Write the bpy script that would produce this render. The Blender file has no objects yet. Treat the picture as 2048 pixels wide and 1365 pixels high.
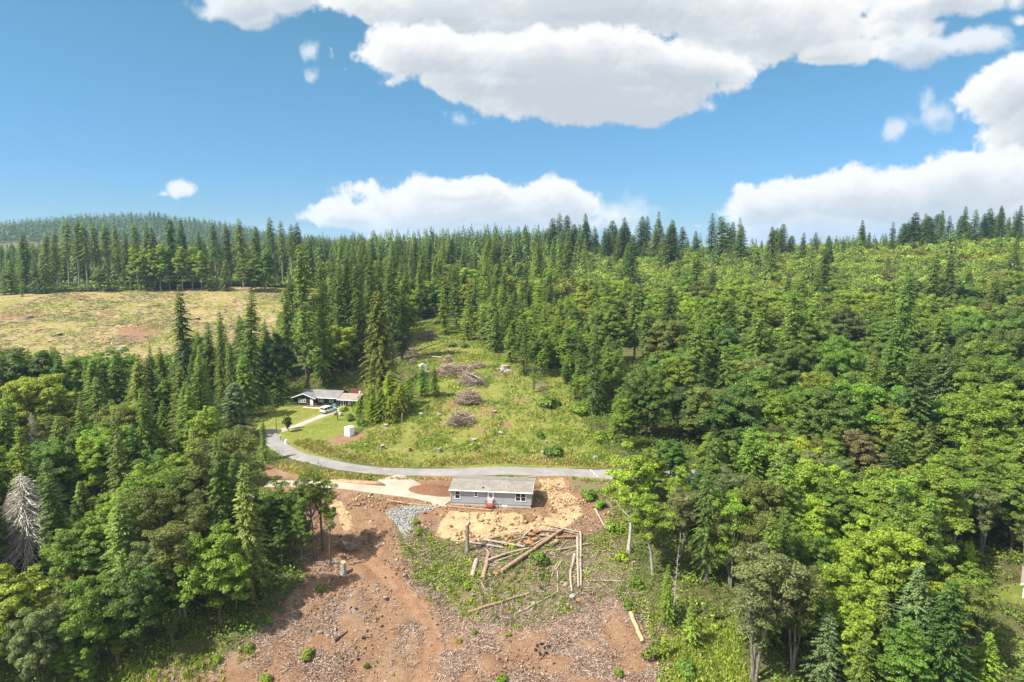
import bpy, math, random
import numpy as np
from mathutils import Vector, Matrix
R = math.radians
rng = np.random.default_rng(7)
random.seed(7)
scene = bpy.context.scene
col = scene.collection

# ------------------------------------------------------------------ camera
FPX, CU, CV, CAMZ, PITCH = 1365.0, 1024.0, 682.5, 48.0, R(8.5)
cam = bpy.data.cameras.new('camera')
cam.lens, cam.sensor_width, cam.clip_end, cam.clip_start = 24.0, 36.0, 30000.0, 1.0
camo = bpy.data.objects.new('camera', cam)
col.objects.link(camo)
camo.location = (0, 0, CAMZ)
camo.rotation_euler = (math.pi / 2 - PITCH, 0, 0)
scene.camera = camo
CP, SP = math.cos(PITCH), math.sin(PITCH)

def ray(u, v):
    """direction with forward component 1 of the sight line through a photo point"""
    t = (v - CV) / FPX
    fy = CP - t * SP
    return (u - CU) / FPX / fy, -(SP + t * CP) / fy

def point(u, v, Y):
    a, b = ray(u, v)
    return a * Y, Y, CAMZ + b * Y

def project(x, y, z):
    dz = z - CAMZ
    depth = y * CP - dz * SP
    down = -(dz * CP + y * SP)
    depth = np.maximum(depth, 1e-3)
    return CU + FPX * x / depth, CV + FPX * down / depth

# ------------------------------------------------------------------ noise
def _hash(ix, iy, seed):
    h = (ix * 374761393 + iy * 668265263 + seed * 982451653) & 0xFFFFFFFF
    h = ((h ^ (h >> 13)) * 1274126177) & 0xFFFFFFFF
    return ((h ^ (h >> 16)) & 0xFFFF) / 65535.0

def vnoise(x, y, scale, seed=0):
    x = np.asarray(x, float) / scale; y = np.asarray(y, float) / scale
    x0 = np.floor(x).astype(np.int64); y0 = np.floor(y).astype(np.int64)
    fx = x - x0; fy = y - y0
    fx = fx * fx * (3 - 2 * fx); fy = fy * fy * (3 - 2 * fy)
    a = _hash(x0, y0, seed); b = _hash(x0 + 1, y0, seed)
    c = _hash(x0, y0 + 1, seed); d = _hash(x0 + 1, y0 + 1, seed)
    return (a * (1 - fx) + b * fx) * (1 - fy) + (c * (1 - fx) + d * fx) * fy - 0.5

def sstep(a, b, x):
    t = np.clip((x - a) / (b - a), 0, 1)
    return t * t * (3 - 2 * t)

# ------------------------------------------------------------------ terrain
ANCH_UVY = [
    (903, 1010, 119.4), (980, 1016, 118), (1060, 1019, 117.4), (940, 975, 127.5), (1060, 975, 127),
    (980, 943, 134), (860, 945, 133.8), (1240, 950, 131), (1130, 946, 132.6), (750, 943, 135), (650, 928, 138), (580, 910, 144), (540, 885, 153), (532, 870, 159),
    (600, 852, 165), (650, 832, 175), (650, 808, 187), (590, 810, 187), (705, 806, 186), (700, 872, 156), (620, 875, 155),
    (920, 855, 160), (935, 808, 172), (945, 772, 185), (1010, 738, 198), (1000, 900, 144.5), (1000, 925, 137.3), (1130, 860, 158), (1130, 780, 180), (1200, 890, 147),
    (850, 690, 235), (900, 640, 300), (850, 660, 262), (820, 800, 176), (730, 860, 159), (880, 745, 195), (930, 650, 285), (960, 700, 228),
    (100, 700, 262), (60, 585, 400), (480, 572, 410), (620, 580, 400), (250, 640, 320), (250, 690, 268), (520, 640, 322),
    (900, 1072, 110.6), (1000, 1072, 110.6), (1120, 1066, 111.2), (830, 1060, 111.5),
    (900, 1200, 97), (900, 1365, 82), (1150, 1200, 97), (1150, 1365, 82), (640, 1365, 82.5), (600, 1300, 87), (300, 1340, 84), (1340, 1340, 84),
    (700, 1085, 108), (640, 1140, 102), (800, 1120, 104.5), (680, 975, 126), (800, 970, 128), (860, 1000, 120.5), (600, 968, 128), (1180, 1010, 118.5), (1180, 1060, 112),
    (1240, 1020, 118), (1280, 1150, 101), (1060, 1110, 106), (960, 1150, 102),
]
ANCH_XYZ = [
    (-110, 85, -13), (-110, 110, -6), (-110, 140, -1), (-150, 180, 1), (-110, 205, 2.5), (-170, 235, 3.5), (-75, 225, 3.5), (-300, 300, 8), (-300, 150, 0),
    (60, 85, -10.5), (65, 110, -5), (65, 140, 0), (60, 180, 3), (110, 90, -12), (110, 140, -2.5), (110, 200, 2), (60, 250, 9), (150, 300, 9), (45, 210, 7),
    (0, 350, 16), (0, 500, 24), (0, 700, 34), (100, 450, 19), (200, 450, 25), (330, 450, 36), (230, 550, 29), (120, 600, 28), (300, 330, 17), (250, 220, 5), (250, 120, -6),
    (-300, 430, 16), (-150, 500, 19), (-350, 600, 20), (-150, 800, 24), (0, 900, 26), (300, 800, 24), (500, 500, 36), (500, 250, 12), (-500, 300, 9), (-500, 700, 16),
    (0, 55, -19), (-80, 55, -21), (80, 55, -21), (0, 20, -28), (-200, 40, -24), (200, 40, -24), (-500, 60, -16), (500, 60, -16), (500, 900, 24), (-500, 1000, 14), (0, 1100, 12), (500, 1100, 12),
]
_pts = np.array([point(*a) for a in ANCH_UVY] + ANCH_XYZ, float)
_C = _pts[:, :2] / 100.0

def _kern(d2):
    return np.where(d2 > 1e-12, 0.5 * d2 * np.log(np.maximum(d2, 1e-12)), 0.0)

def _fit():
    n = len(_C)
    d2 = ((_C[:, None] - _C[None]) ** 2).sum(-1)
    lam = np.array([2e-4] * len(ANCH_UVY) + [2e-3] * len(ANCH_XYZ))
    A = np.zeros((n + 3, n + 3))
    A[:n, :n] = _kern(d2) + np.diag(lam)
    A[:n, n] = 1; A[:n, n + 1:] = _C
    A[n:, :n] = A[:n, n:].T
    return np.linalg.solve(A, np.concatenate([_pts[:, 2], np.zeros(3)]))
_W = _fit()

# the pad of the grey house: front wall line, turned a little towards the left
HC0 = np.array(point(902, 1011, 118.9)); HC1 = np.array(point(1062, 1019.5, 117.3))
HOUSE_ANG = math.atan2(HC1[1] - HC0[1], HC1[0] - HC0[0])
HOUSE_LEN = math.hypot(HC1[0] - HC0[0], HC1[1] - HC0[1])
HOUSE_DEP = 7.2
def house_local(x, y):
    dx, dy = x - HC0[0], y - HC0[1]
    c, s = math.cos(HOUSE_ANG), math.sin(HOUSE_ANG)
    return dx * c + dy * s, -dx * s + dy * c

class Grid:
    """values of a function on a regular grid, read back between the points"""
    def __init__(g, fn, x0, x1, y0, y1, step):
        g.x0, g.y0, g.s = x0, y0, step
        xs = np.arange(x0, x1 + step, step); ys = np.arange(y0, y1 + step, step)
        X, Y = np.meshgrid(xs, ys); g.v = fn(X.ravel(), Y.ravel()).reshape(X.shape); g.n = (len(xs), len(ys))
    def __call__(g, x, y):
        fx = np.clip((x - g.x0) / g.s, 0, g.n[0] - 1.001); fy = np.clip((y - g.y0) / g.s, 0, g.n[1] - 1.001)
        i = fx.astype(int); j = fy.astype(int); fx = fx - i; fy = fy - j; v = g.v
        return (v[j, i] * (1 - fx) + v[j, i + 1] * fx) * (1 - fy) + (v[j + 1, i] * (1 - fx) + v[j + 1, i + 1] * fx) * fy
def _tps(x, y):
    out = np.empty_like(x)
    for i in range(0, len(x), 20000):
        P = np.stack([x[i:i + 20000], y[i:i + 20000]], 1) / 100.0
        d2 = ((P[:, None] - _C[None]) ** 2).sum(-1)
        out[i:i + 20000] = _kern(d2) @ _W[:len(_C)] + _W[len(_C)] + P @ _W[len(_C) + 1:]
    return out
TPSG = Grid(_tps, -555, 555, 12, 1155, 2.5)
def H(x, y):
    x = np.atleast_1d(np.asarray(x, float)); y = np.atleast_1d(np.asarray(y, float))
    sh = x.shape
    x = x.ravel(); y = y.ravel()
    out = TPSG(np.clip(x, -550, 550), np.clip(y, 15, 1150))
    # far country: low ground with one long ridge beyond the trees on the left
    far = 8 + 62 * np.exp(-(((x + 860) / 330) ** 2) - ((y - 1640) / 300) ** 2) + 38 * np.exp(-(((x + 1450) / 480) ** 2) - ((y - 1640) / 300) ** 2)
    far = far - 0.02 * np.maximum(y - 1900, 0)
    far = np.maximum(far, -140)
    k = np.maximum(sstep(650, 1100, y), sstep(430, 700, np.abs(x)) * sstep(200, 900, np.abs(x) + y - 300))
    out = out * (1 - k) + far * k
    # roughness of the worked ground and of the grass
    near = 1 - sstep(260, 420, y)
    out = out + near * (0.5 * vnoise(x, y, 9.0, 3) + 0.16 * vnoise(x, y, 2.2, 4) + 0.10 * vnoise(x, y, 1.0, 5)) * ROUGHG(x, y)
    # house pad
    lx, ly = house_local(x, y)
    dx = np.maximum(np.maximum(-lx - 0.3, lx - HOUSE_LEN - 1.5), 0); dy = np.maximum(np.maximum(-ly - 0.9, ly - HOUSE_DEP - 1.0), 0)
    m = 1 - sstep(0.0, 3.5, np.hypot(dx, dy))
    out = out * (1 - m) + 0.0 * m
    # the second house stands on level ground
    m = 1 - sstep(9, 16, np.hypot((x + 52.5) * 0.62, y - 193))
    return (out * (1 - m) + 2.3 * m).reshape(sh)

def seg_dist(x, y, pts):
    best = np.full(np.shape(x), 1e9)
    for (x0, y0), (x1, y1) in zip(pts[:-1], pts[1:]):
        dx, dy = x1 - x0, y1 - y0
        L = dx * dx + dy * dy + 1e-9
        t = np.clip(((x - x0) * dx + (y - y0) * dy) / L, 0, 1)
        best = np.minimum(best, np.hypot(x - x0 - t * dx, y - y0 - t * dy))
    return best

def smooth_line(pts, step=1.2):
    """Catmull-Rom through the points, even steps"""
    P = np.array(pts, float)
    P = np.vstack([2 * P[0] - P[1], P, 2 * P[-1] - P[-2]])
    out = []
    for i in range(1, len(P) - 2):
        p0, p1, p2, p3 = P[i - 1:i + 3]
        n = max(2, int(np.linalg.norm(p2 - p1) / step))
        for t in np.linspace(0, 1, n, endpoint=False):
            out.append(0.5 * (2 * p1 + (p2 - p0) * t + (2 * p0 - 5 * p1 + 4 * p2 - p3) * t * t + (3 * p1 - p0 - 3 * p2 + p3) * t ** 3))
    out.append(P[-2])
    return np.array(out)

def flat(u, v, Y):
    p = point(u, v, Y); return (p[0], p[1])
ROAD = [(165, 118), (120, 129), (75, 134), (50, 133)] + [flat(*a) for a in [(1240, 949, 131.2), (1130, 945, 132.8), (980, 943, 134), (860, 944.5, 133.8), (750, 941, 135.2), (680, 933, 137.2), (630, 922, 140.2), (590, 910, 144), (556, 892, 150.5), (538, 873, 158)]] + [(-60.5, 163)]
DRIVE = [flat(*a) for a in [(534, 868, 159.5), (560, 862, 161.5), (600, 850, 166), (640, 835, 174), (668, 824, 179), (690, 815, 182.5)]]
LANE = [flat(*a) for a in [(905, 998, 121), (860, 987, 123.2), (800, 981, 124.5), (730, 974, 126), (660, 969.5, 127.3), (600, 968, 128), (555, 966, 128.5), (535, 966, 128.8)]]
SPUR = [flat(*a) for a in [(835, 985, 123.8), (812, 972, 126.5), (795, 960, 129.6), (782, 951, 132)]]
ROADL, DRIVEL, LANEL, SPURL = (smooth_line(p) for p in (ROAD, DRIVE, LANE, SPUR))
TRACK = smooth_line([flat(*a) for a in [(690, 1070, 109.5), (720, 1105, 105.8), (770, 1150, 101.5), (820, 1200, 97), (860, 1260, 91.2), (865, 1310, 86.8), (840, 1365, 82), (820, 1420, 78)]])

def ROUGH(x, y):
    d = np.minimum(np.minimum(seg_dist(x, y, ROADL[::4]), seg_dist(x, y, DRIVEL[::4])), np.minimum(seg_dist(x, y, LANEL[::4]), seg_dist(x, y, SPURL[::3])))
    return sstep(2.8, 5.5, d)
ROUGHG = Grid(ROUGH, -140, 200, 80, 220, 1.0)

def at(u, v, y0=60.0, y1=900.0):
    """the first point of the ground on the sight line"""
    a, b = ray(u, v)
    Y = np.linspace(y0, y1, 1600)
    d = CAMZ + b * Y - H(a * Y, Y)
    k = np.argmax(d < 0)
    if d[k] >= 0:
        return a * y1, y1, float(H(a * y1, y1)[0])
    lo, hi = Y[max(k - 1, 0)], Y[k]
    for _ in range(14):
        m = 0.5 * (lo + hi)
        if CAMZ + b * m - H(a * m, m)[0] < 0: hi = m
        else: lo = m
    return a * hi, hi, float(H(a * hi, hi)[0])

_at_cache = {}
def poly(pix):
    out = []
    for u, v in pix:
        if (u, v) not in _at_cache: _at_cache[(u, v)] = at(u, v)
        out.append(_at_cache[(u, v)][:2])
    return np.array(out)

def inside(P, x, y):
    """signed distance to polygon P (positive inside), cut off at 12 outside"""
    x = np.asarray(x, float); y = np.asarray(y, float)
    out = np.full(x.shape, -12.0)
    lo, hi = P.min(0) - 12, P.max(0) + 12
    m = (x > lo[0]) & (x < hi[0]) & (y > lo[1]) & (y < hi[1])
    if not m.any(): return out
    xx, yy = x[m], y[m]
    n = len(P); c = np.zeros(xx.shape, bool)
    for i in range(n):
        x0, y0 = P[i]; x1, y1 = P[(i + 1) % n]
        hit = ((y0 > yy) != (y1 > yy)) & (xx < (x1 - x0) * (yy - y0) / ((y1 - y0) if abs(y1 - y0) > 1e-9 else 1e-9) + x0)
        c ^= hit
    d = seg_dist(xx, yy, [tuple(p) for p in P] + [tuple(P[0])])
    out[m] = np.where(c, d, np.maximum(-d, -12))
    return out

# ------------------------------------------------------------------ objects
def tag(o, label=None, cat=None, group=None, kind=None):
    if label: o['label'] = label
    if cat: o['category'] = cat
    if group: o['group'] = group
    if kind: o['kind'] = kind
    return o

def empty(name, loc=(0, 0, 0), rz=0.0):
    o = bpy.data.objects.new(name, None)
    o.empty_display_size = 0.5
    o.location = loc; o.rotation_euler = (0, 0, rz)
    col.objects.link(o)
    return o

def mesh_np(name, V, Q=None, T=None, mats=(), mi=None, smooth=False):
    """mesh from numpy arrays of vertices, quads and triangles"""
    me = bpy.data.meshes.new(name)
    V = np.ascontiguousarray(V, np.float32)
    nq = 0 if Q is None else len(Q); nt = 0 if T is None else len(T)
    me.vertices.add(len(V)); me.vertices.foreach_set('co', V.ravel())
    loops = np.concatenate(([np.asarray(Q, np.int32).ravel()] if nq else []) + ([np.asarray(T, np.int32).ravel()] if nt else []))
    me.loops.add(len(loops)); me.loops.foreach_set('vertex_index', loops)
    me.polygons.add(nq + nt)
    ls = np.concatenate([np.arange(nq) * 4, nq * 4 + np.arange(nt) * 3]).astype(np.int32)
    me.polygons.foreach_set('loop_start', ls)
    me.polygons.foreach_set('loop_total', np.concatenate([np.full(nq, 4), np.full(nt, 3)]).astype(np.int32))
    if mi is not None: me.polygons.foreach_set('material_index', np.asarray(mi, np.int32))
    if smooth: me.polygons.foreach_set('use_smooth', np.ones(nq + nt, bool))
    for m in mats: me.materials.append(m)
    me.update(calc_edges=True)
    return me

def link(name, me, parent=None):
    o = bpy.data.objects.new(name, me)
    col.objects.link(o)
    if parent: o.parent = parent
    return o

class MB:
    """collects boxes, prisms and tubes for ONE mesh"""
    def __init__(s): s.v, s.f = [], []
    def add(s, V, F):
        b = len(s.v); s.v += [tuple(p) for p in V]; s.f += [tuple(i + b for i in f) for f in F]; return s
    def box(s, x0, x1, y0, y1, z0, z1):
        V = [(x0, y0, z0), (x1, y0, z0), (x1, y1, z0), (x0, y1, z0), (x0, y0, z1), (x1, y0, z1), (x1, y1, z1), (x0, y1, z1)]
        return s.add(V, [(0, 3, 2, 1), (4, 5, 6, 7), (0, 1, 5, 4), (1, 2, 6, 5), (2, 3, 7, 6), (3, 0, 4, 7)])
    def prism(s, poly2, axis, a, b):
        """outline extruded along axis: 'x' outline in (y,z), 'y' outline in (x,z), 'z' outline in (x,y)"""
        n = len(poly2)
        mk = {'x': lambda p, t: (t, p[0], p[1]), 'y': lambda p, t: (p[0], t, p[1]), 'z': lambda p, t: (p[0], p[1], t)}[axis]
        V = [mk(p, a) for p in poly2] + [mk(p, b) for p in poly2]
        F = [tuple(range(n))[::-1], tuple(range(n, 2 * n))] + [(i, (i + 1) % n, n + (i + 1) % n, n + i) for i in range(n)]
        return s.add(V, F)
    def tube(s, pts, rad, n=8, caps=True):
        V, Q, C = tube_np(pts, rad, n)
        s.add(V, [tuple(q) for q in Q])
        if caps:
            b = len(s.v) - len(V)
            s.f.append(tuple(b + i for i in range(n))[::-1]); s.f.append(tuple(len(s.v) - n + i for i in range(n)))
        return s
    def lathe(s, prof, n=12, c=(0, 0, 0)):
        V, F = [], []
        for r, z in prof:
            for k in range(n):
                a = 2 * math.pi * k / n; V.append((c[0] + r * math.cos(a), c[1] + r * math.sin(a), c[2] + z))
        for i in range(len(prof) - 1):
            for k in range(n): F.append((i * n + k, i * n + (k + 1) % n, (i + 1) * n + (k + 1) % n, (i + 1) * n + k))
        F.append(tuple(range(n))[::-1]); F.append(tuple(range(len(V) - n, len(V))))
        return s.add(V, F)
    def build(s, name, mat, parent=None, bevel=0.0, smooth=False):
        me = bpy.data.meshes.new(name)
        me.from_pydata(s.v, [], s.f)
        me.materials.append(mat)
        if bevel:
            import bmesh
            bm = bmesh.new(); bm.from_mesh(me)
            bmesh.ops.recalc_face_normals(bm, faces=bm.faces)
            es = [e for e in bm.edges if len(e.link_faces) == 2 and e.calc_face_angle(0) > 0.5]
            bmesh.ops.bevel(bm, geom=es, offset=bevel, segments=2, affect='EDGES', clamp_overlap=True)
            bm.to_mesh(me); bm.free()
        else:
            import bmesh
            bm = bmesh.new(); bm.from_mesh(me); bmesh.ops.recalc_face_normals(bm, faces=bm.faces); bm.to_mesh(me); bm.free()
        if smooth:
            for p in me.polygons: p.use_smooth = True
        me.update()
        return link(name, me, parent)

def tube_np(pts, rad, n=6):
    P = np.asarray(pts, float); m = len(P)
    rad = np.broadcast_to(np.asarray(rad, float), (m,))
    T = np.gradient(P, axis=0); T /= np.linalg.norm(T, axis=1)[:, None] + 1e-9
    ref = np.where(np.abs(T[:, 2:3]) < 0.9, np.array([[0, 0, 1.0]]), np.array([[1.0, 0, 0]]))
    ref = np.broadcast_to(ref[m // 2], P.shape)
    A = np.cross(T, ref); A /= np.linalg.norm(A, axis=1)[:, None] + 1e-9
    B = np.cross(A, T)
    a = np.arange(n) * 2 * math.pi / n
    V = (P[:, None] + rad[:, None, None] * (A[:, None] * np.cos(a)[None, :, None] + B[:, None] * np.sin(a)[None, :, None])).reshape(-1, 3)
    i = np.arange(m - 1)[:, None] * n; k = np.arange(n)[None]; k2 = (k + 1) % n
    Q = np.stack([i + k, i + k2, i + n + k2, i + n + k], -1).reshape(-1, 4)
    return V, Q, None

class NB:
    """numpy collector of tubes and quads for ONE mesh"""
    def __init__(s): s.V, s.Q, s.n = [], [], 0
    def add(s, V, Q):
        s.V.append(V); s.Q.append(np.asarray(Q) + s.n); s.n += len(V)
    def tube(s, pts, rad, n=5):
        V, Q, _ = tube_np(pts, rad, n); s.add(V, Q)
    def quads(s, P):
        P = np.asarray(P); k = len(P)
        s.add(P.reshape(-1, 3), np.arange(k * 4).reshape(k, 4))
    def mesh(s, name, mats, smooth=False):
        return mesh_np(name, np.concatenate(s.V), np.concatenate(s.Q), mats=mats, smooth=smooth)
# ------------------------------------------------------------------ materials
def new_mat(name):
    m = bpy.data.materials.new(name); m.use_nodes = True
    nt = m.node_tree; nt.nodes.clear()
    return m, nt

class G:
    """small helper to write node graphs"""
    def __init__(s, nt): s.nt = nt
    def n(s, typ, **kw):
        nd = s.nt.nodes.new(typ)
        for k, v in kw.items():
            if k.startswith('i_'):
                key = k[2:]; nd.inputs[int(key) if key.isdigit() else key].default_value = v
            else: setattr(nd, k, v)
        return nd
    def l(s, a, b): s.nt.links.new(a, b)
    def put(s, x, sock):
        if hasattr(x, 'is_linked'): s.l(x, sock)
        else: sock.default_value = x
    def math(s, op, a, b=0.0, clamp=False):
        nd = s.n('ShaderNodeMath', operation=op, use_clamp=clamp)
        s.put(a, nd.inputs[0]); s.put(b, nd.inputs[1]); return nd.outputs[0]
    def mix(s, f, a, b, blend='MIX'):
        nd = s.n('ShaderNodeMix', data_type='RGBA', blend_type=blend)
        s.put(f, nd.inputs[0]); s.put(col4(a), nd.inputs[6]); s.put(col4(b), nd.inputs[7]); return nd.outputs[2]
    def noise(s, scale, detail=3, rough=0.55, vec=None, out=0, dist=0.0):
        nd = s.n('ShaderNodeTexNoise'); nd.inputs['Scale'].default_value = scale; nd.inputs['Detail'].default_value = detail; nd.inputs['Roughness'].default_value = rough; nd.inputs['Distortion'].default_value = dist
        if vec is not None: s.l(vec, nd.inputs['Vector'])
        return nd.outputs[out]
    def ramp(s, f, a, b, c0=0.0, c1=1.0):
        nd = s.n('ShaderNodeMapRange', interpolation_type='SMOOTHSTEP')
        s.put(f, nd.inputs[0]); s.put(a, nd.inputs[1]); s.put(b, nd.inputs[2]); s.put(c0, nd.inputs[3]); s.put(c1, nd.inputs[4]); return nd.outputs[0]
    def pos(s): return s.n('ShaderNodeNewGeometry').outputs['Position']
    def obj(s): return s.n('ShaderNodeTexCoord').outputs['Object']
    def bump(s, h, strength, dist):
        nd = s.n('ShaderNodeBump'); nd.inputs['Strength'].default_value = strength; nd.inputs['Distance'].default_value = dist; s.l(h, nd.inputs['Height']); return nd.outputs[0]
    def out(s, sh): s.l(sh, s.n('ShaderNodeOutputMaterial').inputs['Surface'])

def col4(c):
    if isinstance(c, (tuple, list)) and len(c) == 3: return (*c, 1.0)
    return c

def simple(name, c, rough=0.7, var=0.25, scale=3.0, metal=0.0, bump=0.0, bscale=20.0, c2=None, spec=0.3):
    """solid material with two scales of colour variation in object space"""
    m, nt = new_mat(name); g = G(nt)
    o = g.obj()
    f = g.noise(scale, 5, 0.6, o)
    c2 = c2 or tuple(x * (1 - var) for x in c)
    base = g.mix(g.ramp(f, 0.3, 0.7), c2, c)
    p = g.n('ShaderNodeBsdfPrincipled'); g.l(base, p.inputs['Base Color'])
    p.inputs['Roughness'].default_value = rough; p.inputs['Metallic'].default_value = metal; p.inputs['Specular IOR Level'].default_value = spec
    if bump: g.l(g.bump(g.noise(bscale, 4, 0.6, o), bump, 0.05), p.inputs['Normal'])
    g.out(p.outputs[0])
    return m

def leaf_mat(name, trans=0.35, var=0.45, hue=0.03, attr=None, nscale=0.35):
    """leaves: colour of the tree times a random value per leaf, thin and lit from behind too"""
    m, nt = new_mat(name); g = G(nt)
    if attr: c = g.n('ShaderNodeAttribute', attribute_name=attr).outputs['Color']
    else: c = g.n('ShaderNodeObjectInfo').outputs['Color']
    geo = g.n('ShaderNodeNewGeometry')
    r = geo.outputs['Random Per Island']
    big = g.noise(nscale, 3, 0.6, geo.outputs['Position'])
    hs = g.n('ShaderNodeHueSaturation')
    g.l(c, hs.inputs['Color'])
    r2 = g.math('FRACT', g.math('MULTIPLY', r, 17.31))
    g.l(g.math('ADD', g.math('MULTIPLY', r2, 2 * hue), 0.5 - hue), hs.inputs['Hue'])
    val = g.math('ADD', g.math('MULTIPLY', r, 2 * var), 1 - var)
    g.l(g.math('MULTIPLY', val, g.ramp(big, 0.25, 0.75, 0.7, 1.25)), hs.inputs['Value'])
    base = hs.outputs[0]
    p = g.n('ShaderNodeBsdfPrincipled'); g.l(base, p.inputs['Base Color']); p.inputs['Roughness'].default_value = 0.55; p.inputs['Specular IOR Level'].default_value = 0.25
    t = g.n('ShaderNodeBsdfTranslucent')
    g.l(g.mix(1.0, base, (1.15, 1.2, 0.55), 'MULTIPLY'), t.inputs['Color'])
    mx = g.n('ShaderNodeMixShader'); mx.inputs[0].default_value = trans
    g.l(p.outputs[0], mx.inputs[1]); g.l(t.outputs[0], mx.inputs[2]); g.out(mx.outputs[0])
    return m

M = {}
M['broadleaf'] = leaf_mat('broadleaf_leaves', 0.42, 0.4, 0.025)
M['needle'] = leaf_mat('conifer_needles', 0.36, 0.4, 0.02)
M['forest'] = leaf_mat('far_foliage', 0.25, 0.35, 0.02, attr='tint', nscale=0.12)
M['grass'] = leaf_mat('grass_blades', 0.35, 0.35, 0.02, attr='tint')
def bark_mat(name, c, c2, sc=6.0):
    m, nt = new_mat(name); g = G(nt)
    o = g.obj()
    mp = g.n('ShaderNodeMapping'); mp.inputs['Scale'].default_value = (sc, sc, sc * 0.25); g.l(o, mp.inputs[0])
    f = g.noise(1.0, 5, 0.65, mp.outputs[0])
    base = g.mix(g.ramp(f, 0.35, 0.65), c2, c)
    p = g.n('ShaderNodeBsdfPrincipled'); g.l(base, p.inputs['Base Color']); p.inputs['Roughness'].default_value = 0.9; p.inputs['Specular IOR Level'].default_value = 0.15
    g.l(g.bump(f, 0.6, 0.06), p.inputs['Normal'])
    g.out(p.outputs[0]); return m
M['bark'] = bark_mat('brown_bark', (0.16, 0.12, 0.085), (0.07, 0.052, 0.04))
M['bark_grey'] = bark_mat('grey_bark', (0.264, 0.232, 0.192), (0.120, 0.104, 0.080))
M['bark_pale'] = bark_mat('pale_bark', (0.434, 0.406, 0.350), (0.238, 0.217, 0.182))
M['deadwood'] = bark_mat('dead_grey_wood', (0.375, 0.338, 0.300), (0.210, 0.180, 0.158))
M['silverwood'] = bark_mat('silvery_dead_wood', (0.62, 0.56, 0.50), (0.38, 0.33, 0.29))
M['log_pale'] = bark_mat('weathered_pale_log', (0.408, 0.340, 0.265), (0.204, 0.156, 0.116), 5)
M['log_brown'] = bark_mat('brown_log', (0.36, 0.25, 0.16), (0.15, 0.10, 0.065), 5)
M['log_red'] = bark_mat('reddish_log', (0.36, 0.20, 0.12), (0.16, 0.085, 0.05), 5)
M['log_fresh'] = bark_mat('fresh_cut_log', (0.518, 0.360, 0.194), (0.360, 0.230, 0.115), 4)
M['cut'] = simple('sawn_end', (0.434, 0.322, 0.203), 0.9, 0.3, 6)
M['char'] = simple('charred_wood', (0.03, 0.028, 0.027), 0.95, 0.5, 4, bump=0.6)
M['rock'] = simple('tan_rock', (0.315, 0.232, 0.165), 0.95, 0.45, 2.5, bump=0.6, bscale=6)
M['rock_orange'] = simple('orange_rock', (0.357, 0.178, 0.085), 0.95, 0.45, 2.5, bump=0.6, bscale=6)
M['rock_grey'] = simple('grey_rock', (0.285, 0.273, 0.254), 0.95, 0.4, 2.5, bump=0.6, bscale=6)

def stick_mat(name, lo, hi):
    m, nt = new_mat(name); g = G(nt)
    r = g.n('ShaderNodeNewGeometry').outputs['Random Per Island']
    base = g.mix(g.math('POWER', r, 1.6), lo, hi)
    p = g.n('ShaderNodeBsdfPrincipled'); g.l(base, p.inputs['Base Color']); p.inputs['Roughness'].default_value = 0.9; p.inputs['Specular IOR Level'].default_value = 0.15
    g.out(p.outputs[0]); return m
M['sticks'] = stick_mat('wood_debris', (0.177, 0.107, 0.077), (0.546, 0.450, 0.369))
M['brush'] = stick_mat('piled_branches', (0.17, 0.115, 0.08), (0.60, 0.475, 0.375))
M['rubble'] = stick_mat('broken_rock', (0.126, 0.066, 0.038), (0.346, 0.248, 0.173))
M['riprap'] = stick_mat('crushed_grey_rock', (0.159, 0.159, 0.145), (0.419, 0.411, 0.383))
M['straw'] = stick_mat('loose_straw', (0.306, 0.199, 0.100), (0.643, 0.505, 0.306))
M['clod'] = stick_mat('straw_covered_clods', (0.221, 0.118, 0.063), (0.561, 0.413, 0.244))

# asphalt: worn grey with pale patches and darker wheel bands
def asphalt():
    m, nt = new_mat('worn_asphalt'); g = G(nt)
    p0 = g.pos()
    a = g.noise(0.35, 4, 0.6, p0); b = g.noise(9.0, 3, 0.6, p0)
    base = g.mix(g.ramp(a, 0.3, 0.7), (0.173, 0.162, 0.151), (0.239, 0.224, 0.209))
    base = g.mix(g.math('MULTIPLY', g.ramp(b, 0.4, 0.75), 0.35), base, (0.123, 0.116, 0.109))
    p = g.n('ShaderNodeBsdfPrincipled'); g.l(base, p.inputs['Base Color']); p.inputs['Roughness'].default_value = 0.9
    g.l(g.bump(b, 0.3, 0.02), p.inputs['Normal'])
    g.out(p.outputs[0]); return m
M['asphalt'] = asphalt()
def gravel():
    m, nt = new_mat('beige_gravel'); g = G(nt)
    p0 = g.pos()
    a = g.noise(0.3, 4, 0.6, p0); b = g.noise(5.0, 5, 0.7, p0)
    base = g.mix(g.ramp(a, 0.3, 0.7), (0.287, 0.233, 0.178), (0.367, 0.312, 0.245))
    base = g.mix(g.math('MULTIPLY', g.ramp(b, 0.42, 0.7), 0.4), base, (0.208, 0.159, 0.116))
    p = g.n('ShaderNodeBsdfPrincipled'); g.l(base, p.inputs['Base Color']); p.inputs['Roughness'].default_value = 0.95
    g.l(g.bump(b, 0.5, 0.03), p.inputs['Normal'])
    g.out(p.outputs[0]); return m
M['gravel'] = gravel()
def driveway():
    m, nt = new_mat('pale_concrete_drive'); g = G(nt)
    p0 = g.pos()
    a = g.noise(0.5, 4, 0.6, p0)
    base = g.mix(g.ramp(a, 0.3, 0.7), (0.288, 0.240, 0.208), (0.384, 0.336, 0.296))
    p = g.n('ShaderNodeBsdfPrincipled'); g.l(base, p.inputs['Base Color']); p.inputs['Roughness'].default_value = 0.9
    g.out(p.outputs[0]); return m
M['drive'] = driveway()

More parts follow.
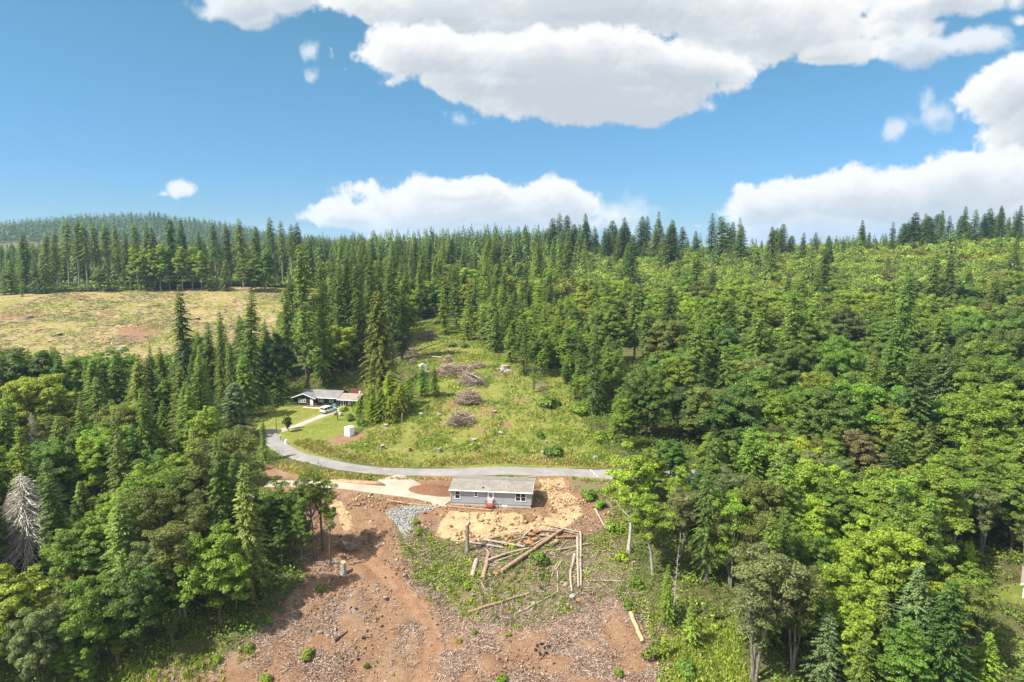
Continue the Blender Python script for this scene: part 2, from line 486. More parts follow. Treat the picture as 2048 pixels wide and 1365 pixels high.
# ground: zones from the point attributes zone_a (dirt, straw, crushed rock) and zone_b (grass, field, lawn) and zone_c (scrub, mound, track)
def ground():
    m, nt = new_mat('ground_soil_and_grass'); g = G(nt)
    p0 = g.pos()
    n1 = g.noise(0.09, 4, 0.6, p0); n2 = g.noise(0.6, 5, 0.65, p0); n3 = g.noise(3.2, 5, 0.7, p0); n4 = g.noise(11.0, 3, 0.7, p0)
    zs = {}
    for zn, names in (('zone_a', ('dirt', 'straw', 'rock')), ('zone_b', ('grass', 'field', 'lawn')), ('zone_c', ('scrub', 'mound', 'track'))):
        at_ = g.n('ShaderNodeAttribute', attribute_name=zn)
        sp = g.n('ShaderNodeSeparateColor'); g.l(at_.outputs['Color'], sp.inputs[0])
        for i, k in enumerate(names):
            z = g.math('ADD', sp.outputs[i], g.math('MULTIPLY', g.math('SUBTRACT', n2, 0.5), 0.55))
            zs[k] = g.ramp(z, 0.40, 0.60)
    def two(f, a, b, lo=0.35, hi=0.65): return g.mix(g.ramp(f, lo, hi), a, b)
    floor = two(n2, (0.07, 0.075, 0.025), (0.12, 0.12, 0.04))
    floor = g.mix(g.math('MULTIPLY', g.ramp(n3, 0.45, 0.7), 0.6), floor, (0.12, 0.085, 0.05))
    grass = two(n1, (0.171, 0.174, 0.036), (0.122, 0.156, 0.026))
    grass = g.mix(g.ramp(n2, 0.45, 0.68), grass, (0.221, 0.203, 0.055))
    grass = g.mix(g.math('MULTIPLY', g.ramp(n3, 0.5, 0.72), 0.6), grass, (0.257, 0.203, 0.098))
    field = two(n1, (0.309, 0.228, 0.101), (0.222, 0.195, 0.060), 0.42, 0.58)
    field = g.mix(g.ramp(n2, 0.48, 0.62), field, (0.128, 0.141, 0.034))
    field = g.mix(g.math('MULTIPLY', g.ramp(g.noise(0.16, 5, 0.7, p0), 0.52, 0.62), 0.85), field, (0.323, 0.228, 0.148))
    field = g.mix(g.math('MULTIPLY', g.ramp(n3, 0.55, 0.7), 0.5), field, (0.202, 0.148, 0.101))
    field = g.mix(g.math('MULTIPLY', g.ramp(g.noise(1.3, 4, 0.7, p0), 0.56, 0.66), 0.7), field, (0.081, 0.101, 0.024))
    lawn = two(n2, (0.155, 0.181, 0.033), (0.209, 0.213, 0.046))
    lawn = g.mix(g.math('MULTIPLY', g.ramp(n1, 0.5, 0.65), 0.6), lawn, (0.232, 0.209, 0.070))
    dirt = two(n2, (0.208, 0.112, 0.061), (0.264, 0.163, 0.093))
    dirt = g.mix(g.math('MULTIPLY', g.ramp(n3, 0.42, 0.66), 0.75), dirt, (0.141, 0.079, 0.046))
    dirt = g.mix(g.math('MULTIPLY', g.ramp(n4, 0.54, 0.72), 0.6), dirt, (0.356, 0.264, 0.179))
    dirt = g.mix(g.math('MULTIPLY', g.ramp(n1, 0.5, 0.7), 0.5), dirt, (0.270, 0.201, 0.134))
    straw = two(n3, (0.507, 0.373, 0.211), (0.394, 0.260, 0.141), 0.35, 0.6)
    straw = g.mix(g.math('MULTIPLY', g.ramp(n2, 0.56, 0.72), 0.8), straw, (0.253, 0.127, 0.063))
    rock = two(n3, (0.352, 0.345, 0.321), (0.214, 0.207, 0.191))
    scrub = two(n2, (0.158, 0.122, 0.072), (0.122, 0.122, 0.036))
    scrub = g.mix(g.math('MULTIPLY', g.ramp(n3, 0.46, 0.64), 0.85), scrub, (0.245, 0.173, 0.122))
    mound = two(n3, (0.230, 0.115, 0.065), (0.160, 0.077, 0.046))
    track = two(n2, (0.230, 0.124, 0.069), (0.282, 0.173, 0.104))
    track = g.mix(g.math('MULTIPLY', g.ramp(n3, 0.5, 0.68), 0.5), track, (0.184, 0.098, 0.058))
    c = floor
    for k, cc in (('grass', grass), ('field', field), ('lawn', lawn), ('dirt', dirt), ('scrub', scrub), ('straw', straw), ('rock', rock), ('mound', mound), ('track', track)):
        c = g.mix(zs[k], c, cc)
    p = g.n('ShaderNodeBsdfPrincipled'); g.l(c, p.inputs['Base Color']); p.inputs['Roughness'].default_value = 0.95; p.inputs['Specular IOR Level'].default_value = 0.1
    h = g.math('ADD', g.math('MULTIPLY', n3, 1.0), g.math('MULTIPLY', n4, 0.5))
    g.l(g.bump(h, 0.9, 0.25), p.inputs['Normal'])
    g.out(p.outputs[0]); return m
M['ground'] = ground()

# ------------------------------------------------------------------ light and sky
SUN_EL, SUN_AZ_VEC = R(53), np.array([-math.cos(R(23)), -math.sin(R(23))])     # from the left and a little behind the camera
sd = Vector((SUN_AZ_VEC[0] * math.cos(SUN_EL), SUN_AZ_VEC[1] * math.cos(SUN_EL), math.sin(SUN_EL)))
sun = bpy.data.lights.new('sun', 'SUN'); sun.energy = 4.6; sun.angle = R(0.55); sun.color = (1.0, 0.955, 0.87)
so = bpy.data.objects.new('sun', sun); col.objects.link(so)
so.rotation_euler = sd.to_track_quat('Z', 'Y').to_euler()
so.location = (-200, -60, 300)

SKY_STR = 0.0487
SKY_LO, SKY_HI = (0.445, 0.76, 1.20), (0.68, 1.11, 1.13)
CLOUD_LIT, CLOUD_DARK = (9.0, 9.05, 9.1), (5.3, 5.8, 6.3)
CLOUD_LAYERS = [
    ([(500, 8, 125, 55, 0.9), (600, 0, 120, 42, 0.9), (520, 40, 60, 26, 0.6)], 0.35),
    ([(1230, 0, 560, 100, 1.0), (1560, 55, 225, 92, 1.0), (830, 20, 175, 70, 1.0), (1060, 50, 300, 72, 1.0), (1430, 110, 170, 55, 0.9), (1650, 100, 120, 45, 0.8)], 0.0),
    ([(1060, 125, 370, 76, 1.0), (1160, 160, 320, 88, 1.0), (1000, 160, 220, 58, 0.9), (1200, 195, 225, 78, 1.0), (860, 120, 170, 62, 0.9), (1330, 140, 190, 50, 0.9), (1270, 215, 120, 40, 0.8)], 0.0),
    ([(1900, 12, 150, 58, 0.9), (1840, 62, 90, 30, 0.7), (2040, 62, 25, 18, 0.4)], 0.2),
    ([(1835, 112, 62, 52, 0.8), (1815, 100, 40, 26, 0.6), (1940, 100, 80, 28, 0.5)], 0.45),
    ([(2030, 210, 125, 82, 1.0), (2060, 310, 125, 130, 1.0), (2080, 250, 110, 100, 1.0)], 0.0),
    ([(1940, 395, 240, 78, 1.0), (1720, 410, 220, 72, 1.0), (1530, 420, 95, 55, 0.9), (2060, 440, 220, 90, 1.0), (1640, 470, 220, 55, 1.0)], 0.0),
    ([(900, 425, 250, 66, 0.95), (690, 432, 110, 34, 0.8), (1080, 420, 110, 58, 0.9), (920, 390, 120, 40, 0.9), (990, 440, 230, 45, 0.9)], 0.0),
    ([(360, 380, 46, 30, 0.8), (330, 388, 34, 12, 0.5)], 0.25),
    ([(632, 103, 30, 26, 0.5), (631, 152, 28, 22, 0.5), (1792, 272, 24, 26, 0.55), (1868, 250, 46, 40, 0.55), (1850, 225, 22, 26, 0.4), (1240, 430, 60, 30, 0.5), (1420, 215, 20, 14, 0.35), (930, 245, 24, 16, 0.3)], 0.8),
]

AZ_H, EL_0, EL_1 = R(62), R(-3), R(50)
def fbm(x, y, scale, octaves, seed, gain=0.55, billow=False):
    o = 0; a = 1.0; t = 0
    for k in range(octaves):
        n = vnoise(x, y, scale / 2 ** k, seed + 11 * k) * 2
        if billow: n = 1 - 2 * np.abs(n)
        o = o + a * n; t += a; a *= gain
    return o / t

def cloud_map():
    """amount and sunlit share of the cumulus over the front half of the sky"""
    W_, H_ = 2000, 860
    az = (np.arange(W_) / (W_ - 1) - 0.5) * 2 * AZ_H; el = EL_0 + (EL_1 - EL_0) * np.arange(H_) / (H_ - 1)
    A, E = np.meshgrid(az, el)
    x = np.tan(A); z = np.tan(E) / np.cos(A)
    wx = 0.035 * fbm(x, z, 0.16, 5, 21); wz = 0.022 * fbm(x, z, 0.16, 5, 57)
    nA = fbm(x, z, 0.085, 7, 5, 0.60, True); nB = fbm(x, z * 1.4, 0.17, 7, 93, 0.55); nC = fbm(x, z * 1.2, 0.24, 5, 300); nD = fbm(x, z, 0.036, 6, 411, 0.62)
    LIT = np.zeros(x.shape); ALPHA = np.zeros(x.shape)
    for li, (cells, wisp) in enumerate(CLOUD_LAYERS):
        best = np.full(x.shape, -3.0)
        for (u, vv, ru, rv, wgt) in cells:
            a, b = ray(u, vv); a1, _ = ray(u + ru, vv); _, b2 = ray(u, vv - rv)
            dz = (z + wz - b) / (b2 - b)
            d = np.hypot((x + wx - a) / (a1 - a), np.where(dz < 0, dz * 1.25, dz))
            f = wgt * (1 - d)
            h = np.clip(0.5 + (f - best) / 0.24, 0, 1)
            best = best * (1 - h) + f * h + 0.06 * h * (1 - h)
        sh = 0.31 * li
        F = best + (0.24 + 0.1 * wisp) * np.roll(nA, 90 * li, 1) + (0.26 + 0.1 * wisp) * np.roll(nB, 170 * li, 1) + 0.30 * nD - 0.04
        alpha = sstep(-0.05, 0.17 + 0.45 * wisp, F) * (1 - 0.45 * wisp)
        dens = np.clip(F + 0.12, 0, 0.9)
        acc = np.zeros_like(F)
        for k in range(1, 15):
            dz, dx = 3 * k, -2 * k
            s_ = np.roll(np.roll(dens, -dz, 0), -dx, 1); s_[-dz:] = 0.25
            acc += s_ * 0.94 ** k
        acc /= 9.0
        local = np.clip((dens - np.roll(np.roll(dens, -5, 0), 2, 1)) * 1.7, -0.26, 0.26)
        lit = np.exp(-2.9 * np.maximum(acc - 0.14, 0)) + 0.55 * local + 0.22 * np.roll(nC, 230 * li, 1)
        lit = np.clip(lit * 1.03 + 0.35 * wisp, 0.0, 1)
        LIT = lit * alpha + LIT * (1 - alpha); ALPHA = alpha + ALPHA * (1 - alpha)
    lit = LIT / np.maximum(ALPHA, 1e-3); alpha = ALPHA
    img = bpy.data.images.new('cloud_map', W_, H_, alpha=False, float_buffer=False, is_data=True)
    px = np.ones((H_, W_, 4), np.float32); px[..., 0] = lit; px[..., 1] = alpha; px[..., 2] = 0
    img.pixels.foreach_set(px.ravel()); img.update(); img.pack()
    return img
def world():
    w = bpy.data.worlds.new('World'); scene.world = w; w.use_nodes = True
    nt = w.node_tree; nt.nodes.clear(); g = G(nt)
    sky = g.n('ShaderNodeTexSky', sky_type='NISHITA'); sky.sun_disc = False
    sky.sun_elevation = SUN_EL; sky.sun_rotation = math.atan2(sd.x, sd.y); sky.altitude = 150; sky.air_density = 1.0; sky.dust_density = 0.25; sky.ozone_density = 2.2
    tc = g.n('ShaderNodeTexCoord').outputs['Generated']
    sep = g.n('ShaderNodeSeparateXYZ'); g.l(tc, sep.inputs[0])
    X, Y, Z = sep.outputs
    # sky gets the clear azure of the day
    hz = g.ramp(Z, 0.0, 0.30)
    grade = g.mix(hz, SKY_LO, SKY_HI)
    skyc = g.mix(1.0, sky.outputs[0], grade, 'MULTIPLY')
    # cumulus: computed below as a map of compass direction and height
    az = g.math('ARCTAN2', X, Y); el = g.math('ARCSINE', Z)
    comb = g.n('ShaderNodeCombineXYZ')
    g.l(g.math('ADD', g.math('DIVIDE', az, 2 * AZ_H), 0.5), comb.inputs[0])
    g.l(g.math('DIVIDE', g.math('SUBTRACT', el, EL_0), EL_1 - EL_0), comb.inputs[1])
    im = g.n('ShaderNodeTexImage', extension='CLIP', interpolation='Linear'); im.image = cloud_map()
    g.l(comb.outputs[0], im.inputs[0])
    sp = g.n('ShaderNodeSeparateColor'); g.l(im.outputs['Color'], sp.inputs[0])
    cl = g.mix(sp.outputs[0], CLOUD_DARK, CLOUD_LIT)
    mask = sp.outputs[1]
    final = g.mix(mask, skyc, cl)
    # unseen bright cloud overhead and behind, added to lighten the shade
    nb = g.n('ShaderNodeTexNoise'); nb.inputs['Scale'].default_value = 2.2; nb.inputs['Detail'].default_value = 3; g.l(tc, nb.inputs['Vector'])
    rear = g.math('MULTIPLY', g.ramp(nb.outputs[0], 0.38, 0.56), g.math('MAXIMUM', g.ramp(Z, 0.50, 0.72), g.math('MULTIPLY', g.ramp(Y, 0.25, -0.1), g.ramp(Z, 0.02, 0.15))))
    final = g.mix(g.math('MULTIPLY', rear, 0.95), final, (13.0, 13.2, 13.5))
    bg = g.n('ShaderNodeBackground'); g.l(final, bg.inputs[0]); bg.inputs[1].default_value = SKY_STR
    o = g.n('ShaderNodeOutputWorld'); g.l(bg.outputs[0], o.inputs['Surface'])
world()
vs = scene.view_settings
vs.view_transform = 'Standard'; vs.look = 'None'; vs.gamma = 1.0; vs.exposure = 1.20; vs.use_curve_mapping = False
scene.cycles.use_denoising = True
scene.cycles.max_bounces = 6; scene.cycles.diffuse_bounces = 4; scene.cycles.glossy_bounces = 2; scene.cycles.transmission_bounces = 4; scene.cycles.transparent_max_bounces = 4; scene.cycles.volume_bounces = 0
scene.cycles.caustics_reflective = False; scene.cycles.caustics_refractive = False
scene.cycles.sample_clamp_indirect = 4.0
# ------------------------------------------------------------------ ground sheet and its zones
Z_ = {}
Z_['dirt'] = poly([(540, 965), (660, 972), (760, 985), (840, 1000), (900, 1003), (905, 1015), (835, 1035), (780, 1025), (800, 1090), (820, 1110), (840, 1160), (880, 1210), (960, 1240), (1100, 1245), (1180, 1200), (1230, 1190), (1290, 1260), (1320, 1320), (1335, 1440), (1200, 1470), (900, 1470), (600, 1470), (180, 1440), (300, 1352), (480, 1300), (560, 1215), (620, 1150), (560, 1060)])
Z_['dirt2'] = poly([(835, 950), (1000, 958), (1080, 950), (1140, 952), (1160, 990), (1230, 1030), (1200, 1060), (1165, 1075), (1060, 1070), (1050, 1025), (1065, 1018), (1085, 1000), (1070, 975), (905, 975), (900, 1000), (840, 975)])
Z_['dirt3'] = poly([(524, 925), (560, 940), (600, 952), (700, 962), (780, 965), (740, 970), (660, 966), (540, 958)])
Z_['straw'] = poly([(900, 1022), (1060, 1026), (1120, 1010), (1180, 1020), (1150, 1045), (1130, 1062), (1050, 1066), (930, 1085), (862, 1075), (880, 1045)])
Z_['straw2'] = poly([(1075, 958), (1125, 955), (1140, 985), (1170, 1015), (1130, 1030), (1095, 1010), (1082, 985)])
Z_['straw3'] = poly([(668, 990), (690, 1000), (705, 1040), (712, 1075), (690, 1080), (676, 1040), (655, 1010)])
Z_['straw4'] = poly([(655, 957), (770, 962), (750, 968), (655, 966)])
Z_['rock'] = poly([(775, 1022), (830, 1010), (880, 1012), (862, 1022), (830, 1030), (822, 1055), (815, 1078), (800, 1062), (790, 1045), (778, 1035)])
Z_['scrub'] = poly([(815, 1060), (850, 1050), (870, 1080), (930, 1090), (1060, 1075), (1170, 1085), (1215, 1060), (1215, 1010), (1150, 980), (1140, 958), (1250, 965), (1260, 1020), (1265, 1130), (1300, 1210), (1345, 1280), (1352, 1440), (1330, 1440), (1325, 1330), (1290, 1250), (1225, 1180), (1170, 1205), (1090, 1250), (960, 1245), (880, 1215), (835, 1160), (805, 1105)])
Z_['grass'] = poly([(560, 912), (600, 880), (690, 880), (730, 860), (800, 830), (880, 775), (820, 740), (822, 650), (900, 625), (940, 640), (960, 690), (1010, 715), (1050, 735), (1075, 780), (1110, 830), (1170, 880), (1225, 915), (1250, 930), (1240, 936), (1000, 936), (800, 934), (660, 918)])
Z_['verge'] = poly([(560, 925), (650, 945), (800, 955), (1000, 953), (1130, 950), (1250, 962), (1190, 968), (1140, 958), (1000, 958), (850, 960), (660, 958), (560, 945)])
Z_['lawn'] = poly([(545, 870), (560, 845), (590, 812), (700, 812), (720, 850), (690, 875), (610, 885), (570, 895)])
Z_['lawn2'] = poly([(512, 862), (520, 835), (560, 815), (610, 812), (640, 820), (600, 845), (545, 868)])
Z_['field'] = poly([(-400, 584), (-100, 586), (60, 586), (200, 584), (480, 573), (640, 578), (680, 600), (640, 640), (600, 680), (480, 720), (300, 722), (60, 722), (-100, 722), (-400, 712)])
Z_['field_low'] = poly([(-400, 700), (60, 700), (300, 700), (480, 700), (470, 760), (300, 765), (60, 765), (-400, 765)])
Z_['strip'] = poly([(1085, 725), (1110, 735), (1140, 790), (1165, 840), (1215, 905), (1245, 930), (1200, 930), (1150, 880), (1110, 830)])
Z_['dirt4'] = poly([(835, 1008), (915, 1010), (905, 1050), (870, 1085), (835, 1070)])
Z_['path'] = poly([(915, 632), (935, 640), (962, 700), (948, 690)])
Z_['boxdirt'] = poly([(645, 885), (680, 868), (720, 866), (735, 872), (712, 884), (670, 892)])
Z_['glade'] = poly([(1330, 1290), (1390, 1250), (1470, 1240), (1510, 1440), (1340, 1440)])
Z_['yard'] = poly([(1985, 1175), (2040, 1165), (2120, 1180), (2120, 1215), (2000, 1205)])
Z_['bare'] = poly([(-60, 625), (60, 622), (110, 630), (60, 637), (-60, 640)])
Z_['bare2'] = poly([(225, 660), (300, 640), (340, 660), (290, 690), (240, 690)])

BARE = [(*at(u, v)[:2], r_) for u, v, r_ in [(905, 812, 5), (978, 822, 6), (1000, 748, 6), (940, 782, 4), (1010, 850, 4), (960, 862, 3.5), (840, 690, 6), (900, 700, 5), (1100, 905, 4), (980, 895, 3), (690, 905, 4), (860, 870, 3), (1040, 800, 4), (1080, 770, 4)]]
def ground_zones(x, y):
    w = lambda k, s=1.5: sstep(-s, s, inside(Z_[k], x, y))
    mx = np.maximum
    dirt_b = np.zeros_like(x)
    for cx_, cy_, ra_ in BARE: dirt_b = np.maximum(dirt_b, 0.53 * (1 - sstep(0.3, 1.0, np.hypot(x - cx_, (y - cy_) * 0.8) / ra_))) 
    lx, ly = house_local(x, y)
    pad = 1 - sstep(0.5, 1.6, np.maximum(np.maximum(-lx - 1.0, lx - HOUSE_LEN - 1.5), np.maximum(-ly - 1.2, ly - HOUSE_DEP - 2)))
    dirt = mx(mx(mx(w('dirt'), pad), mx(w('dirt2', 1), w('dirt4', 1))), mx(w('dirt3', 0.8), mx(w('boxdirt', 1), mx(w('bare', 3), 0.8 * w('bare2', 4)))))
    dirt = mx(dirt, dirt_b)
    straw = mx(mx(w('straw', 1), w('straw2', 0.8)), mx(0.8 * w('straw3', 1.0), 0.9 * w('straw4', 0.7)))
    straw = straw * np.clip(0.80 + 1.1 * vnoise(x, y, 3.2, 71) + 0.6 * vnoise(x, y, 1.1, 72), 0, 1)
    rock = w('rock', 0.7)
    grass = mx(mx(w('grass', 2), w('verge', 1)), mx(mx(w('glade', 2), w('yard', 1)), mx(w('strip', 1.5), w('path', 2))))
    field = mx(w('field', 5), w('field_low', 3))
    lawn = mx(w('lawn', 1), w('lawn2', 1))
    scrub = w('scrub', 1.2)
    lx, ly = house_local(x, y)
    mound = 1 - sstep(0.8, 1.15, np.hypot((lx + 4.3) / 5.6, (ly - 5.6) / 3.0))
    tr = np.zeros_like(x)
    near = (np.abs(x) < 60) & (y < 125) & (y > 60)
    tr[near] = 1 - sstep(0.5, 1.9, seg_dist(x[near], y[near], TRACK[::2]))
    track = tr
    return (dirt, straw, rock), (grass, field, lawn), (scrub, mound, track)

def axis(fine0, fine1, step, lo, hi, grow):
    a = list(np.arange(fine0, fine1 + 1e-6, step))
    s = step; x = fine1
    while x < hi: s *= grow; x += s; a.append(x)
    s = step; x = fine0; pre = []
    while x > lo: s *= grow; x -= s; pre.append(x)
    return np.array(pre[::-1] + a)
gx = axis(-66, 62, 0.45, -5200, 5200, 1.055)
gy = axis(78, 200, 0.42, -300, 7000, 1.045)
GX, GY = np.meshgrid(gx, gy)
GZ = H(GX, GY)
lx, ly = house_local(GX, GY)
# heaped earth beside the house, and the rutted track
GZ += 1.0 * np.clip(1 - np.hypot((lx + 4.3) / 5.6, (ly - 5.6) / 3.0), 0, 1) ** 0.8 * (1 + 0.5 * vnoise(GX, GY, 1.2, 9)) * (np.abs(lx + 4.3) < 6)
nearm = (np.abs(GX) < 60) & (GY < 130) & (GY > 60)
dt = np.full(GX.shape, 99.0); dt[nearm] = seg_dist(GX[nearm], GY[nearm], TRACK[::2])
GZ -= 0.16 * np.exp(-((dt - 0.85) / 0.35) ** 2) + 0.10 * np.exp(-(dt / 1.6) ** 2)
zd = inside(Z_['dirt'], GX.ravel(), GY.ravel()).reshape(GX.shape)
GZ += sstep(0.5, 3, zd) * sstep(1.2, 2.5, dt) * (0.55 * vnoise(GX, GY, 3.4, 81) + 0.3 * vnoise(GX, GY, 1.4, 82))
zst = np.maximum(inside(Z_['straw'], GX.ravel(), GY.ravel()), inside(Z_['dirt2'], GX.ravel(), GY.ravel()) * 0.4).reshape(GX.shape)
GZ += sstep(0, 1.5, zst) * (ly < -0.9) * (1.0 * np.abs(vnoise(GX, GY, 1.7, 15)) + 0.7 * np.abs(vnoise(GX, GY, 0.9, 16)) - 0.25)
ny, nx = GX.shape
i = np.arange(ny - 1)[:, None] * nx + np.arange(nx - 1)[None]
Q = np.stack([i, i + 1, i + nx + 1, i + nx], -1).reshape(-1, 4)
me = mesh_np('ground', np.stack([GX, GY, GZ], -1).reshape(-1, 3), Q, mats=[M['ground']], smooth=True)
za, zb, zc = ground_zones(GX.ravel(), GY.ravel())
for nm, z in (('zone_a', za), ('zone_b', zb), ('zone_c', zc)):
    at_ = me.color_attributes.new(nm, 'FLOAT_COLOR', 'POINT')
    at_.data.foreach_set('color', np.stack([*z, np.ones_like(z[0])], 1).astype(np.float32).ravel())
gobj = tag(link('ground', me), kind='structure')

def strip(name, line, wl, wr, mat, lift=0.05, across=7, edge=0.25, seed=1, crown=0.05):
    """a road draped on the ground: width wl to the left and wr to the right of its line"""
    L = np.asarray(line)
    T = np.gradient(L, axis=0); T /= np.linalg.norm(T, axis=1)[:, None]
    N = np.stack([-T[:, 1], T[:, 0]], 1)
    wl = np.broadcast_to(np.asarray(wl, float), (len(L),)).copy(); wr = np.broadcast_to(np.asarray(wr, float), (len(L),)).copy()
    r = np.random.default_rng(seed)
    jl = np.convolve(r.normal(0, edge, len(L) + 6), np.ones(4) / 4, 'valid')[:len(L)]; jr = np.convolve(r.normal(0, edge, len(L) + 6), np.ones(4) / 4, 'valid')[:len(L)]
    s = np.linspace(0, 1, across)
    off = (wl + jl)[:, None] * (1 - s)[None] - (wr + jr)[:, None] * s[None]
    P = L[:, None] + N[:, None] * off[..., None]
    X, Yv = P[..., 0], P[..., 1]
    zz = H(X, Yv) + lift + crown * np.sin(np.pi * s)[None]
    zz[:, 0] -= 0.16 + lift; zz[:, -1] -= 0.16 + lift
    n, m = X.shape
    i = np.arange(n - 1)[:, None] * m + np.arange(m - 1)[None]
    Q = np.stack([i, i + 1, i + m + 1, i + m], -1).reshape(-1, 4)
    me = mesh_np(name, np.stack([X, Yv, zz], -1).reshape(-1, 3), Q, mats=[mat], smooth=True)
    return tag(link(name, me), kind='structure')
wr_ = np.interp(ROADL[:, 0], [-60, -30, 0, 16, 24, 60], [2.2, 2.0, 1.75, 2.0, 3.0, 3.0])
strip('road', ROADL, wr_, wr_, M['asphalt'], 0.16, 11)
strip('driveway', DRIVEL, 1.5, 1.5, M['drive'], 0.12, 7, 0.1)
wlane = np.interp(np.linspace(0, 1, len(LANEL)), [0, 0.12, 0.3, 0.5, 1], [3.6, 3.4, 2.4, 1.7, 1.5])
strip('gravel_lane', LANEL, wlane, wlane, M['gravel'], 0.07, 13, 0.3)
wsp = np.interp(np.linspace(0, 1, len(SPURL)), [0, 0.4, 0.8, 1], [3.0, 3.6, 2.8, 3.2])
strip('gravel_apron', SPURL, wsp, wsp, M['gravel'], 0.11, 11, 0.3)
# painted edge marks where the road leaves the trees
# ------------------------------------------------------------------ plants: shared meshes
UP = np.array([0, 0, 1.0])
def unit(a): return a / (np.linalg.norm(a, axis=-1, keepdims=True) + 1e-9)

def cards(C, N, T, L, W, fold=0.15):
    """leaf shaped faces: centre, facing, direction, length, width"""
    N = unit(N); T = unit(T - N * (T * N).sum(-1, keepdims=True)); B = np.cross(N, T)
    L = np.broadcast_to(L, (len(C),))[:, None] * 0.5; W = np.broadcast_to(W, (len(C),))[:, None] * 0.5
    f = N * W * fold * 2
    return np.stack([C - T * L, C + B * W + f, C + T * L, C - B * W + f], 1)

def rnd_unit(r, n):
    return unit(r.normal(size=(n, 3)))

def conifer(seed, Hh, Rr, base=0.12, droop=0.35, dens=1.0, spray=0.75, bark='bark', gaps=0.25, top=0.85, dead=0, narrow=1.0, up=0.35, sag=0.0):
    """trunk and crown of a needle tree: whorls of drooping branches carrying flat sprays"""
    r = np.random.default_rng(seed)
    tr = NB(); h = np.linspace(0, 1, 14)
    wob = np.cumsum(r.normal(0, 0.03, (14, 2)), 0) * Hh / 30
    axis_ = np.stack([wob[:, 0], wob[:, 1], h * Hh], 1)
    r0 = 0.0125 * Hh + 0.06
    tr.tube(axis_, r0 * (1 - h) ** 0.85 + 0.03 + r0 * 0.5 * np.exp(-h * 40), 8)
    P = []
    z = base * Hh
    lobes = r.uniform(0, 2 * math.pi, 3)
    while z < Hh * 0.985:
        s = (z - base * Hh) / (Hh * (1 - base))
        prof = (1 - s) ** top * (0.62 + 0.38 * min(1, s / 0.12)) * narrow
        nb = max(3, int(r.integers(4, 7) * dens * (1 if s < 0.85 else 0.8)))
        a0 = r.uniform(0, 2 * math.pi)
        for b in range(nb):
            if r.random() < gaps * (1 - s) * 0.8: continue
            a = a0 + b * 2 * math.pi / nb + r.normal(0, 0.3)
            L = Rr * prof * r.uniform(0.62, 1.18) * (1 + 0.16 * math.cos(a - lobes[0]) + 0.1 * math.cos(2 * a - lobes[1])) + 0.25
            d = np.array([math.cos(a), math.sin(a), 0.0]); sd_ = np.array([-d[1], d[0], 0.0])
            zz = z + r.normal(0, 0.15)
            ctr = np.array([np.interp(zz / Hh, h, axis_[:, 0]), np.interp(zz / Hh, h, axis_[:, 1]), zz])
            rise = up * (s - 0.25) + 0.1
            k = max(2, int(L / (0.42 * spray)))
            t = (np.arange(k) + r.uniform(0.2, 0.8, k)) / k
            t = 0.12 + 0.88 * t
            pos = ctr + d * (L * t)[:, None] + UP * (rise * L * t - droop * L * t ** 2)[:, None]
            slope = rise - 2 * droop * t
            fw = unit(d[None] + UP * slope[:, None])
            for side in (-1, 0, 1):
                ln = spray * r.uniform(0.75, 1.25, k) * (0.75 if side == 0 else (0.55 + 0.75 * (1 - t)) ) * min(1.0, 0.5 + L / 3)
                T = unit(fw + side * sd_[None] * 0.95 + r.normal(0, 0.12, (k, 3)) - UP * (sag * (0.4 + abs(side))))
                C = pos + T * (ln * 0.5)[:, None] + r.normal(0, 0.05, (k, 3))
                N = unit(UP[None] + r.normal(0, 0.28, (k, 3)) + d[None] * 0.25 + side * sd_[None] * 0.25)
                P.append(cards(C, N, T, ln, ln * r.uniform(0.36, 0.5, k), 0.2))
            if L > 1.2:
                e = ctr + d * L * 0.7 + UP * (rise * L * 0.7 - droop * L * 0.49)
                tr.tube([ctr, (ctr + e) / 2 + UP * 0.05 * L, e], [0.035 * L ** 0.5, 0.025 * L ** 0.5, 0.012], 3)
        z += 0.42 + 0.25 * (1 - s) * r.uniform(0.6, 1.3)
    # leader
    ld = np.array([[axis_[-1, 0], axis_[-1, 1], Hh - 0.5]])
    P.append(cards(np.repeat(ld, 3, 0) + r.normal(0, 0.03, (3, 3)), rnd_unit(r, 3) * [1, 1, 0.1], np.repeat(UP[None], 3, 0), 1.4, 0.28))
    for _ in range(dead):                                      # bare snapped twigs below the crown
        zz = r.uniform(0.18, max(base, 0.22)) * Hh; a = r.uniform(0, 2 * math.pi); L = r.uniform(0.6, 2.2)
        c = np.array([0, 0, zz]); d = np.array([math.cos(a), math.sin(a), r.uniform(-0.35, 0.1)])
        tr.tube([c, c + d * L * 0.6, c + d * L + UP * -0.1 * L], [0.05, 0.035, 0.012], 3)
    cr = NB(); cr.quads(np.concatenate(P))
    return tr.mesh('trunk', [M[bark]], True), cr.mesh('crown', [M['needle']])

def clump_leaves(r, c, rad, n, leaf, flat_=0.75, out=1.0, droop=0.25):
    d = rnd_unit(r, n); d[:, 2] = np.where(d[:, 2] < -0.25, -d[:, 2] * 0.5, d[:, 2])
    d = unit(d)
    rr = rad * (1 - 0.4 * r.random(n) ** 1.5)
    C = c + d * rr[:, None] * np.array([1, 1, flat_])
    N = unit(d * out + UP * 0.45 + r.normal(0, 0.45, (n, 3)))
    T = unit(np.cross(N, rnd_unit(r, n)) - UP * droop)
    s = leaf * r.uniform(0.7, 1.35, n)
    return cards(C, N, T, s, s * 0.72, 0.12)

